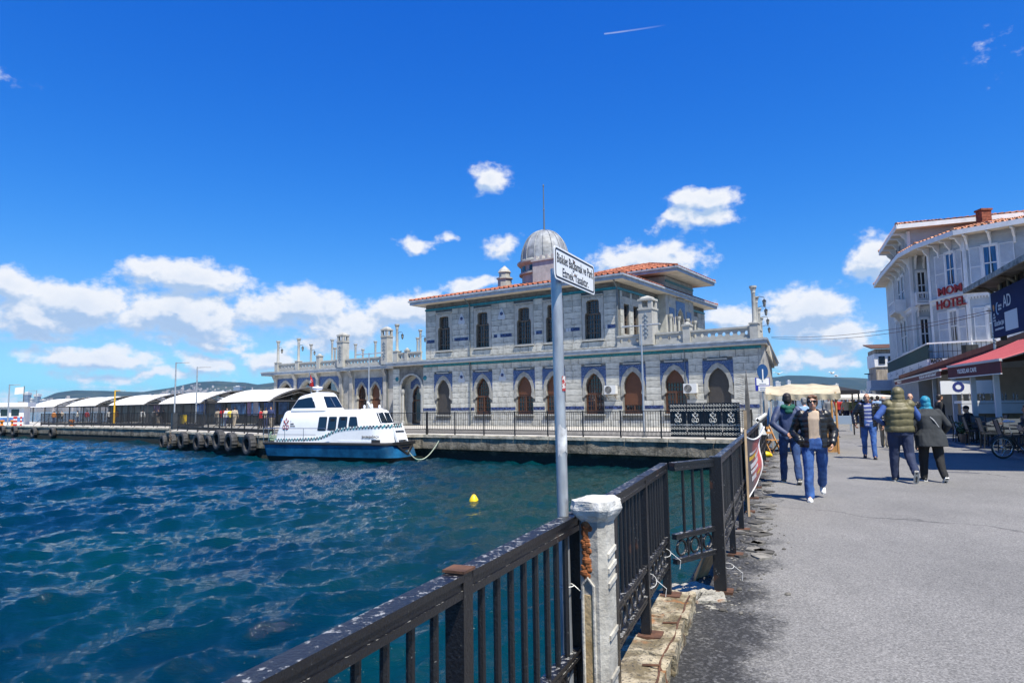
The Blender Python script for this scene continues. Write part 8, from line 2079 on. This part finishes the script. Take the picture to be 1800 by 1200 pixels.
person('stout man from behind in olive puffer vest with hood up and blue sleeves', p, HF + R(6), dict(H=1.79, fat=1.24, hipw=1.10, legs=((6, 4), (-10, 34)), tilt=(None, 62), elbow=((-.40, -.08, 1.17), (.36, .05, 1.13)), wrist=((-.24, .12, 1.05), (.26, .20, 1.12)), hands=(1, 1), curl=.9),
  dict(trousers=NAVYS, shoes=SHOEG, sole=SOLE, sleeves=ROYAL, shirt=NAVYS, jacket=OLIVE, jacket_sleeves=False, jacket_z=.90, jacket_g=.040, quilt=.014, qstep=.115, hair_kind='hood', hood=OLIVE, trouser_w=1.12, cuff=.95, face=False))
p = on_z(1641, 846, 0)
person('woman from behind in turquoise headscarf and dark tunic, arm in arm with a man', p, HF + R(14), dict(H=1.64, fat=1.24, hipw=1.18, lean=9, legs=((12, 10), (-4, 22)), tilt=(None, 40), elbow=((-.33, .02, 1.13), (.34, -.02, 1.12)), wrist=((-.36, .16, 1.08), (.33, .14, .98)), curl=.9),
  dict(trousers=BLK, shoes=SHOEB, sole=SHOEW, jacket=CHAR, jacket_z=.70, jacket_g=.030, flare=.03, hair_kind='scarf', scarf=TURQ, trouser_w=1.12, face=False, strap=mat('grey_strap', (.30, .31, .33), .7)))
p = on_z(1606, 792, 0)
person('bald man in a dark jacket coming towards us between the couple', p, to_cam(p), dict(H=1.74, fat=1.1, legs=((8, 4), (-8, 10))), dict(trousers=BLK, shoes=SHOEB, shirt=CHAR, jacket=BPUF, jacket_g=.03, quilt=.008, gap=.03, collar=.04, hair_kind='balding', hair=HAIRG, skin=SKIN))
p = on_z(1557, 786, 0)
person('man in khaki trousers half hidden behind the man in the olive vest', p, HF - R(20), dict(H=1.70, legs=((14, 8), (-8, 12)), lean=4), dict(trousers=KHAKI, shoes=SHOEB, shirt=CHAR, jacket=NAVYJ, hair_kind='balding', hair=HAIRG, face=False))
p = on_z(1656, 778, 0)
person('person in black standing at the cafe terrace beyond the woman in the headscarf', p, HF - R(80), dict(H=1.72, fat=1.1), dict(trousers=BLK, shoes=SHOEB, jacket=BLK, jacket_g=.03, hair_kind='short', hair=HAIRD, face=False))
# seated and crouching
SIT = dict(legs=((84, 86), (80, 82)), drop=.46, elbow=((-.26, .10, 1.13), (.26, .10, 1.13)), wrist=((-.14, .34, 1.08), (.14, .34, 1.08)))
SEAT = []
p = Vector((16.1, 23.9, .07)); SEAT.append(p); person('person in dark clothes sitting at a cafe table behind the chairs', p, HF + R(100), dict(H=1.72, fat=1.15, lean=8, **SIT), dict(trousers=BLK, shoes=SHOEB, jacket=BLK, jacket_g=.035, hair_kind='cap', cap=BLK, face=False))
p = Vector((15.25, 20.2, .07)); SEAT.append(p); person('dark haired person sitting beside the big pale post at the right picture edge', p, HF + R(80), dict(H=1.75, fat=1.12, **SIT), dict(trousers=BLK, shoes=SHOEB, jacket=CHAR, jacket_g=.035, hair_kind='short', hair=HAIRD, skin=SKIN2))
p = on_z(1868, 812, 0)
STRJ = mat('black_grey_striped_jacket', (.012, .013, .016), .6, var=.2, vscale=4); _n = STRJ.node_tree
_z = nd(_n, 'ShaderNodeSeparateXYZ', {0: nd(_n, 'ShaderNodeTexCoord').outputs['Object']}).outputs[2]
_n.links.new(nd(_n, 'ShaderNodeMix', {'Factor': mth(_n, 'GREATER_THAN', mth(_n, 'SINE', mth(_n, 'MULTIPLY', _z, 95.0)), .45), 6: (.010, .011, .014, 1), 7: (.17, .18, .20, 1)}, data_type='RGBA').outputs[2], bsdf(STRJ).inputs['Base Color'])
person('person in black and grey striped jacket crouching over the bicycle at the right picture edge', p, HF + R(95), dict(H=1.72, fat=1.15, lean=46, legs=((70, 100), (62, 96)), drop=.40, elbow=((-.24, .46, 1.00), (.22, .44, 1.02)), wrist=((-.15, .58, .80), (.10, .62, .84)), curl=.9, hand=((.1, .4, -.9), (0, .5, -.8))),
  dict(trousers=BLK, shoes=SHOEB, jacket=STRJ, jacket_z=.86, jacket_g=.035, hair_kind='short', hair=HAIRD, skin=SKIN))
# ---- passers-by far down the street and on the pier: four figures, copied in other clothes
CLO = {n: mat('cloth_' + n, c, .85, var=.15, vscale=4) for n, c in dict(red=(.34, .012, .018), white=(.60, .60, .58), sky=(.22, .33, .48), black=(.012, .012, .014), green=(.20, .26, .17), pink=(.50, .03, .13), navy=(.02, .03, .09), grey=(.16, .165, .17), beige=(.38, .32, .24), orange=(.55, .20, .03), yellow=(.60, .48, .06)).items()}
OUTF = lambda: dict(trousers=NAVYS, shoes=SHOEB, jacket=BLK, jacket_g=.026, hair_kind='short', hair=HAIRD)
TPL = []
for i, (lg, fa, arms) in enumerate(((((10, 6), (-12, 14)), 1.0, DEF['elbow']), (((3, 2), (-3, 3)), 1.12, DEF['elbow']), (((-14, 16), (12, 6)), 1.05, ((-.30, -.10, 1.14), (.28, .04, 1.13))), (((2, 2), (-2, 2)), .96, ((-.26, .04, 1.13), (.26, .04, 1.13))))):
 wr_ = DEF['wrist'] if i < 3 else ((-.12, .26, 1.16), (.12, .26, 1.16))
 TPL.append([lambda lb, loc, rz, i=i, lg=lg, fa=fa, arms=arms, wr_=wr_: person(lb, loc, rz, dict(legs=lg, fat=fa, elbow=arms, wrist=wr_), OUTF(), voxel=.020, detail=False), None])
def passer(lb, loc, rz, top, leg, hairm, k, H=1.72, group='people far down the street'):
 if TPL[k][1] is None: o = TPL[k][1] = TPL[k][0](lb, loc, rz)
 else: o = dup(TPL[k][1], loc, rz, lb)
 o['label'] = lb; o['group'] = group; o.scale = (H / 1.72,) * 3
 for ch in [c for c in bpy.data.objects if c.parent == o]:
  nm = ch.name.split('.')[0]; m = {'jacket': top, 'trousers': leg, 'hair': hairm}.get(nm)
  if m and ch.material_slots: ch.material_slots[0].link = 'OBJECT'; ch.material_slots[0].material = m
 return o
C_ = CLO
for px, py, top, leg, hr, k, H, face, lb in ((1459, 752, 'grey', 'beige', HAIRG, 1, 1.76, 200, 'grey haired man in grey beside the beige stall, with pale trousers'), (1474, 742, 'red', 'navy', HAIRD, 0, 1.70, 0, 'left one of two people in red far down the street'), (1482, 741, 'red', 'black', HAIRD, 1, 1.66, 10, 'right one of two people in red far down the street'),
 (1489, 743, 'white', 'navy', HAIRD, 2, 1.68, 180, 'person in white top and navy trousers in the distant crowd'), (1495, 741, 'beige', 'black', HAIRB, 0, 1.70, 170, 'person in beige top in the distant crowd'), (1503, 743, 'green', 'pink', HAIRG, 2, 1.66, 185, 'woman in pale green jacket and bright pink trousers in the distant crowd'), (1510, 739, 'navy', 'grey', HAIRD, 1, 1.72, 0, 'person in navy next to the woman in pink trousers'),
 (1516, 740, 'black', 'navy', HAIRD, 0, 1.74, 170, 'person in black just left of the balding man in the striped shirt'), (1466, 736, 'navy', 'black', HAIRD, 3, 1.72, 20, 'person in navy behind the two people in red'), (1536, 752, 'black', 'black', HAIRD, 1, 1.74, 5, 'dark clothed person behind the shoulder of the balding man'), (1546, 757, 'sky', 'navy', HAIRD, 0, 1.75, 0, 'person in pale blue shirt between the balding man and the olive vest'),
 (1541, 742, 'grey', 'black', HAIRB, 2, 1.68, 180, 'person in grey far behind the balding man'), (1499, 735, 'black', 'grey', HAIRD, 3, 1.70, 30, 'small dark figure at the back of the distant crowd'), (1486, 734, 'white', 'grey', HAIRD, 1, 1.72, 0, 'small figure in white at the back of the distant crowd'), (1524, 738, 'beige', 'navy', HAIRG, 0, 1.70, 0, 'small figure in beige near the kiosk in the distant crowd')):
 passer(lb, on_z(px, py, 0), HF + R(face), C_[top], C_[leg], hr, k, H)
for px, py, top, leg, k, H, face, lb in ((94, 747, 'orange', 'navy', 1, 1.6, 0, 'person in orange jacket at the left end of the pier crowd'), (102, 746, 'black', 'black', 0, 1.6, 30, 'dark figure beside the person in orange on the pier'), (108, 745, 'beige', 'black', 3, 1.6, 200, 'person in beige top on the pier left of the yellow lamp post'), (136, 746, 'white', 'navy', 2, 1.6, 90, 'person in white on the pier above the orange mooring post'), (152, 747, 'red', 'grey', 1, 1.6, 0, 'person in red and grey on the pier left of the yellow lamp post'), (191, 747, 'white', 'black', 0, 1.6, 40, 'person in white just left of the yellow lamp post'), (206, 747, 'orange', 'grey', 2, 1.6, 90, 'person in orange right of the yellow lamp post'),
 (250, 749, 'white', 'grey', 1, 1.6, 0, 'person in white with a bag in the middle of the pier'), (270, 749, 'grey', 'black', 0, 1.6, 30, 'person in grey left of the tall lamp post on the pier'), (278, 749, 'black', 'beige', 3, 1.6, 180, 'person in black and beige left of the tall lamp post on the pier'), (287, 749, 'black', 'black', 1, 1.6, 90, 'dark figure close to the tall lamp post on the pier'), (383, 751, 'beige', 'grey', 0, 1.6, 10, 'person in beige on the pier behind the railing'), (391, 752, 'red', 'sky', 1, 1.66, 0, 'person in red jacket and pale blue trousers on the pier'), (399, 752, 'white', 'navy', 2, 1.66, 180, 'person in white next to the one in red on the pier'), (405, 752, 'yellow', 'black', 3, 1.6, 40, 'person in yellow top on the pier'), (412, 752, 'beige', 'beige', 0, 1.7, 0, 'tall person all in beige on the pier'),
 (458, 755, 'red', 'black', 1, 1.55, 90, 'person in bright red beside the lilac poster'), (467, 755, 'beige', 'navy', 3, 1.6, 0, 'person in beige right of the one in bright red'), (476, 756, 'navy', 'beige', 0, 1.7, 180, 'person in navy at the foot of the terminal arcade')):
 p = on_z(px, py, 0); d = Vector((p.x, p.y, 0)); p = d * (1.12 if px < 300 else 1.06); passer(lb, p, R(face), C_[top], C_[leg], HAIRD, k, H, 'people waiting on the pier')
# ================================================================ STALL, SIGNS, CAFE FURNITURE, BICYCLE
AWC = mat('beige_awning_cloth', (.42, .36, .25), .85, var=.2, vscale=2.5, bump=.004, bscale=8); CLEAR = mat('clear_plastic_curtain', (.40, .50, .58), .12, alpha=.38, var=.1, vscale=3); WOODC = mat('honey_wood', (.38, .19, .06), .6, var=.25, vscale=5)
st = thing('market_stall', 'market stall with low scalloped beige awning and plastic side curtain', 'stall', (0, 0, 0))
sA, sB = Vector((7.9, 20.9, 0)), Vector((9.62, 20.21, 0)); fS = Facet(sA, sB); sL = fS.L
rows = []
def aw_z(u, v): return 1.80 + .33 * math.sin(math.pi * min(1, max(0, v))) ** .8 * (.75 + .25 * math.sin(math.pi * u)) + .02 * mnoise.noise(Vector((u * 7, v * 7, 0)))
for i in range(13):
 v = i / 12; rows.append([fS.p(-.12 + (sL + .24) * k / 20, aw_z(k / 20, v) - .035 * abs(math.sin(3 * math.pi * k / 20)), -2.3 * v) for k in range(21)])
mb = MB(); mb.grid(rows); aw_ = mb.build('awning', AWC, st, smooth=True, fix=False)
mb = MB(); mb.grid([[fS.p(-.12 + (sL + .24) * k / 48, (aw_z(k / 48, 0) - .035 * abs(math.sin(3 * math.pi * k / 48))) - (.14 + .05 * abs(math.sin(math.pi * k / 4))) * w, .01 + .03 * math.sin(k * .9) * w) for k in range(49)] for w in (0, .5, 1)]); mb.build('scalloped_edge', AWC, aw_, smooth=True, fix=False)
for u, o in ((.02, -.05), (sL - .02, -.05), (.02, -2.2), (sL - .02, -2.2)): mb = MB(); mb.bar(fS.p(u, 0, o), fS.p(u, 1.82, o), .045, .045); mb.build('post', WOODC, st)
mb = MB(); fS.box(mb, .5, sL, 0, .85, -1.3, -.7); mb.build('table', WOODC, st); mb = MB(); fS.box(mb, .45, sL + .05, .85, .90, -1.4, -.6); mb.build('table_top', AWC, st)
mb = MB(); fS.box(mb, .7, sL - .1, 1.62, 1.74, -1.5, -1.45); mb.build('shelf', WOODC, st)
mb = MB(); mb.grid([[fS.p(-.05 + .45 * u + .03 * math.sin(9 * u + 4 * v), .12 + 1.6 * v, .02 + .06 * math.sin(7 * u + 3 * v)) for u in (0, .2, .4, .6, .8, 1)] for v in (0, .2, .4, .6, .8, 1)]); mb.build('plastic_curtain', CLEAR, st, smooth=True, fix=False)
for k in range(5): mb = MB(); c = fS.p(.65 + k * .25, .90, -1.0); mb.lathe([(.10, 0), (.12, .12), (.06, .2)], 10, c); mb.build('goods', [C_['red'], C_['orange'], C_['white'], C_['beige'], C_['green']][k], st)
person('stall keeper in dark cap under the beige awning', fS.p(.55, 0, -1.75), HF + R(190), dict(H=1.68), dict(trousers=BLK, shoes=SHOEB, jacket=BLK, hair_kind='cap', cap=BLK), voxel=.016)
person('grey haired customer in pale blue at the stall, half behind the green hooded man', fS.p(.95, 0, .45), HF + R(20), dict(H=1.66), dict(trousers=JEAN2, shoes=SHOEG, jacket=CLO['sky'], hair_kind='short', hair=HAIRG, face=False), voxel=.016)
person('person in blue behind the plastic curtain of the stall', fS.p(.15, 0, -.5), HF + R(160), dict(H=1.62), dict(trousers=NAVYS, shoes=SHOEB, jacket=CLO['sky'], hair_kind='short', hair=HAIRG), voxel=.016)
# folding wooden chair
p = on_z(1356, 801, 0); t = thing('folding_chair', 'honey coloured wooden folding chair beside the stall curtain', 'chair', p, R(25))
for x in (-.2, .2):
 MB().bar((x, -.22, 0), (x, .24, .86), .03, .045).build('leg', WOODC, t); MB().bar((x * .85, .22, 0), (x * .85, -.20, .46), .03, .04).build('leg', WOODC, t)
for k in range(5): MB().box(-.19, .19, -.20 + k * .085, -.13 + k * .085, .45, .468).build('seat_slat', WOODC, t)
for z in (.66, .80): MB().bar((-.2, .11 + (z - .6) * .53, z), (.2, .11 + (z - .6) * .53, z), .02, .07).build('back_slat', WOODC, t)
MB().bar((-.17, .12, .2), (.17, .12, .2), .025, .03).build('stretcher', WOODC, t)
p = on_z(1346, 803, 0); t = MB(); t.sphere((0, 0, .08), 1, 10, 7, (.16, .11, .085)); t.sphere((.12, .03, .05), 1, 8, 6, (.09, .08, .05)); o = t.build('yellow_bag', YEL, None, smooth=True, loc=p); tag(o, 'crumpled yellow bag on the ground beside the folding chair', 'bag')
p = on_z(1481, 757, 0); t = thing('small_table', 'pale blue small table on the street beyond the stall', 'table', p, R(-20)); LB = mat('pale_blue_paint', (.25, .32, .40), .6)
MB().box(-.45, .45, -.3, .3, .72, .76).build('table_top', LB, t)
for x in (-.4, .4):
 for y in (-.25, .25): MB().box(x - .02, x + .02, y - .02, y + .02, 0, .72).build('leg', LB, t)
MB().box(-.42, .42, -.30, -.28, .35, .72).build('panel', LB, t)
# market canopies farther on
MCW = mat('market_canopy_cream', (.62, .59, .52), .8, var=.1)
for px, d, w, z, lb, m_ in ((1448, 30, 1.3, 1.98, 'dark flat stall roof behind the beige awning', C_['black']), (1487, 46, 3.2, 1.75, 'cream market canopy above the people in red', MCW), (1515, 56, 3.0, 1.78, 'cream market canopy left of the kiosk', MCW), (1498, 66, 5.5, 1.82, 'farthest cream market canopy at the end of the street', MCW)):
 q = at_y(px, 700, d); t = thing('market_canopy', lb, 'canopy', (q.x, q.y, 0), HF, 'market canopies down the street')
 mb = MB(); mb.add([(-w, -1.5, z), (w, -1.5, z), (w, 1.5, z), (-w, 1.5, z), (0, 0, z + .32), (-w, -1.5, z - .16), (w, -1.5, z - .16), (w, 1.5, z - .16), (-w, 1.5, z - .16)], [(0, 1, 4), (1, 2, 4), (2, 3, 4), (3, 0, 4), (0, 1, 6, 5), (1, 2, 7, 6), (2, 3, 8, 7), (3, 0, 5, 8)]); mb.build('cloth', m_, t, fix=False)
 for x in (-w + .05, w - .05):
  for y in (-1.45, 1.45): MB().box(x - .03, x + .03, y - .03, y + .03, 0, z).build('post', IRON, t)
# blue round sign with plates
sp_ = street_pt(18.4, .1); t = thing('round_sign', 'blue round sign with plates below it beside the stall', 'sign', sp_, R(-8))
MB().tube([(0, .03, 0), (0, .03, 2.75)], .03, 8).build('pole', POLEM, t)
SBL = mat('sign_blue', (.010, .060, .19), .4); MB().lathe([(.22, 0), (.22, .012)], 28, (0, -.02, 2.58), Matrix.Rotation(R(90), 3, 'X') @ Matrix.Diagonal((.82, 1.15, 1)).to_3x3()).build('disc', SBL, t)
MB().box(-.018, .018, -.045, -.034, 2.28, 2.66).build('white_bar', WHT, t)
MB().box(-.25, .22, -.01, .0, 1.93, 2.38).build('plate', mat('sign_blue_deep', (.02, .03, .30), .4), t); MB().box(-.21, .20, -.016, -.011, 2.12, 2.36).build('white_field', WHT, t)
MB().box(-.16, .30, -.03, -.018, 1.92, 2.09).build('small_plate', WHT, t)
for z in (2.03, 1.97):
 mb = MB(); mb.box(-.11, .24, -.034, -.031, z - .012, z + .012); mb.build('print_line', MGR, t)
mb = MB(); mb.box(-.12, .1, -.02, -.0165, 2.15, 2.17); mb.build('print_line', MGR, t)
# cafe chairs and tables
CHB = mat('dark_cafe_chair', (.016, .020, .024), .5, var=.3, vscale=5); CHG = mat('grey_chair_back', (.07, .085, .10), .6, var=.2); TBT = mat('brown_table_top', (.16, .10, .07), .35, var=.2, vscale=4)
ch0 = thing('cafe_chair', 'tmp', 'chair', (0, 0, 0))
MB().box(-.22, .22, -.22, .22, .43, .465).build('seat', CHB, ch0)
MB().poly([[(-.21, .50), (.21, .50), (.20, .90), (-.20, .90)]], lambda a, b: (a, -.22 - (b - .45) * .22, b), (0, .02, 0)).build('backrest', CHG, ch0)
for x in (-.21, .21):
 MB().bar((x, .21, 0), (x, .21, .45), .03, .03).build('leg', CHB, ch0); MB().bar((x, -.25, 0), (x, -.21, .47), .03, .03).build('leg', CHB, ch0); MB().bar((x, -.21, .45), (x, -.33, .92), .03, .03).build('back_post', CHB, ch0); MB().bar((x, -.24, .66), (x, .21, .66), .035, .025).build('armrest', CHB, ch0)
first = [True]
def chair(x, y, rz, lb):
 if first[0]: o = ch0; o.location = (x, y, .07); o.rotation_euler = (0, 0, rz); first[0] = False
 else: o = dup(ch0, (x, y, .07), rz, lb)
 o['label'] = lb; o['group'] = 'chairs of the cafe terrace'
tb0 = [None]
def table(x, y, lb):
 if tb0[0] is None:
  t = tb0[0] = thing('cafe_table', lb, 'table', (x, y, .07), HF, 'tables of the cafe terrace'); MB().box(-.38, .38, -.38, .38, .72, .75).build('table_top', TBT, t); MB().lathe([(.03, .06), (.03, .72)], 8).build('stem', CHB, t)
  for k in range(4): MB().bar((0, 0, .08), (.3 * math.cos(k * 1.571 + .78), .3 * math.sin(k * 1.571 + .78), .02), .04, .03).build('foot', CHB, t)
 else: dup(tb0[0], (x, y, .07), HF, lb)
ex = lambda Y: 14.05 + .40 * (Y - 20.7)
for k, Y in enumerate((18.9, 20.6, 22.3, 24.0)):
 X = ex(Y) + .95; nm = ['nearest', 'second', 'third', 'farthest'][k]
 table(X, Y, nm + ' brown cafe table along the terrace edge, counted from the right picture edge')
 chair(X - .62, Y - .1, HF - R(90), nm + ' dark chair on the street side of the terrace tables')
 chair(X + .1, Y + .66, HF + R(180), nm + ' dark chair at the far side of the terrace tables')
 chair(X + .66, Y, HF + R(90), nm + ' grey backed chair on the inner side of the terrace tables')
 chair(X + 1.9, Y + .5, HF + R(70), nm + ' grey backed chair deep inside the cafe')
# plant pots between the chairs
LEAF = mat('pot_plant_leaf', (.05, .10, .025), .6, var=.4, vscale=9)
p = Vector((ex(23.2) + .25, 23.2, .07)); t = thing('pot_plant', 'small leafy pot plant between the cafe chairs', 'plant', p); MB().lathe([(.12, 0), (.17, .28), (.17, .30)], 12).build('pot', TBT, t)
mb = MB()
for k in range(110):
 a, b, c = rng.uniform(0, 6.28), rng.gauss(0, .13), rng.uniform(.30, .72); q = Vector((b, rng.gauss(0, .13), c)); mb.add([q, q + Vector((.05 * math.cos(a), .05 * math.sin(a), .02)), q + Vector((.08 * math.cos(a + .4), .08 * math.sin(a + .4), -.01)), q + Vector((.03 * math.cos(a + 1), .03 * math.sin(a + 1), -.02))], [(0, 1, 2, 3)])
kind(mb.build('leaf', LEAF, t, fix=False), 'stuff')
# bicycle
p = on_z(1764, 806, 0); bk = thing('bicycle', 'small black bicycle with white saddle parked at the right picture edge', 'bicycle', p, R(-6))
BKM = mat('bicycle_black', (.012, .012, .014), .35); CHRM = mat('chrome', (.6, .6, .62), .2, metal=1.0)
Mw = Matrix.Rotation(R(90), 3, 'X'); WR = .29
for x in (0, 1.02):
 w = MB().torus((x, 0, WR), WR - .025, .025, Mw, 28, 7).build('tyre', TYR, bk, smooth=True)
 MB().torus((x, 0, WR), WR - .055, .010, Mw, 28, 6).build('rim', CHRM, w, smooth=True)
 sp2 = MB()
 for k in range(20): sp2.bar((x + .02 * math.cos(k), .0, WR + .02 * math.sin(k)), (x + (WR - .055) * math.cos(k * .314), 0, WR + (WR - .055) * math.sin(k * .314)), .004, .004)
 kind(sp2.build('spokes', CHRM, w, fix=False), 'stuff'); MB().tube([(x, -.05, WR), (x, .05, WR)], .022, 8).build('hub', CHRM, w)
 MB().tube([(x + (WR + .03) * math.cos(R(a)), 0, WR + (WR + .03) * math.sin(R(a))) for a in range(20, 171, 15)], .018, 5).build('mudguard', BKM, bk)
for a, b, r_ in (((0, 0, WR), (.40, 0, .30), .014), ((0, 0, WR), (.26, 0, .62), .012), ((.40, 0, .30), (.24, 0, .66), .019), ((.40, 0, .30), (.82, 0, .56), .022), ((.26, 0, .58), (.80, 0, .66), .018), ((1.02, 0, WR), (.86, 0, .56), .015), ((.86, 0, .55), (.78, 0, .98), .018)): MB().tube([a, b], r_, 8).build('frame_tube', BKM, bk)
MB().tube([(.24, 0, .62), (.185, 0, .93)], .014, 8).build('seat_post', CHRM, bk)
mb = MB(); mb.sphere((.16, 0, .965), 1, 12, 8, (.10, .085, .04)); mb.sphere((.27, 0, .96), 1, 10, 7, (.10, .035, .028)); mb.build('saddle', mat('white_saddle', (.56, .54, .62), .4), bk, smooth=True)
MB().tube([(.70, -.27, 1.02), (.76, -.15, 1.0), (.78, 0, .98), (.76, .15, 1.0), (.70, .27, 1.02)], .013, 7).build('handlebar', BKM, bk)
MB().torus((.40, 0, .30), .085, .012, Mw, 20, 5).build('chainring', BKM, bk); MB().tube([(.40, -.08, .30), (.50, -.09, .17)], .011, 6).build('crank', CHRM, bk); MB().box(.46, .56, -.15, -.07, .155, .175).build('pedal', BKM, bk); MB().tube([(.12, .1, .22), (.05, .18, .01)], .010, 6).build('kickstand', CHRM, bk)
# gulls over the street
GUL = mat('gull_white', (.62, .62, .62), .7)
for k, (px, py, d, lb) in enumerate(((1369, 657, 60, 'white gull low over the hill beside the blue round sign'), (1463, 656, 70, 'white gull over the street above the stall'), (1470, 661, 75, 'lower white gull over the street above the stall'))):
 q = at_y(px, py, d); t = thing('gull', lb, 'bird', q, R(30 * k), 'gulls over the street'); mb = MB(); mb.sphere((0, 0, 0), 1, 10, 7, (.08, .22, .07)); mb.sphere((0, .2, .03), .05, 8, 6); mb.build('body', GUL, t, smooth=True)
 for s_ in (-1, 1): MB().add([(0, .08, .03), (s_ * .35, .10, .16), (s_ * .68, -.02, .08), (s_ * .35, -.06, .14), (0, -.08, .03), (0, .08, .05), (s_ * .35, .10, .18), (s_ * .68, -.02, .085), (s_ * .35, -.06, .16), (0, -.08, .05)], [(0, 1, 3, 4), (1, 2, 3), (5, 6, 8, 9), (6, 7, 8), (0, 1, 6, 5), (1, 2, 7, 6), (2, 3, 8, 7), (3, 4, 9, 8)]).build('wing', GUL, t)
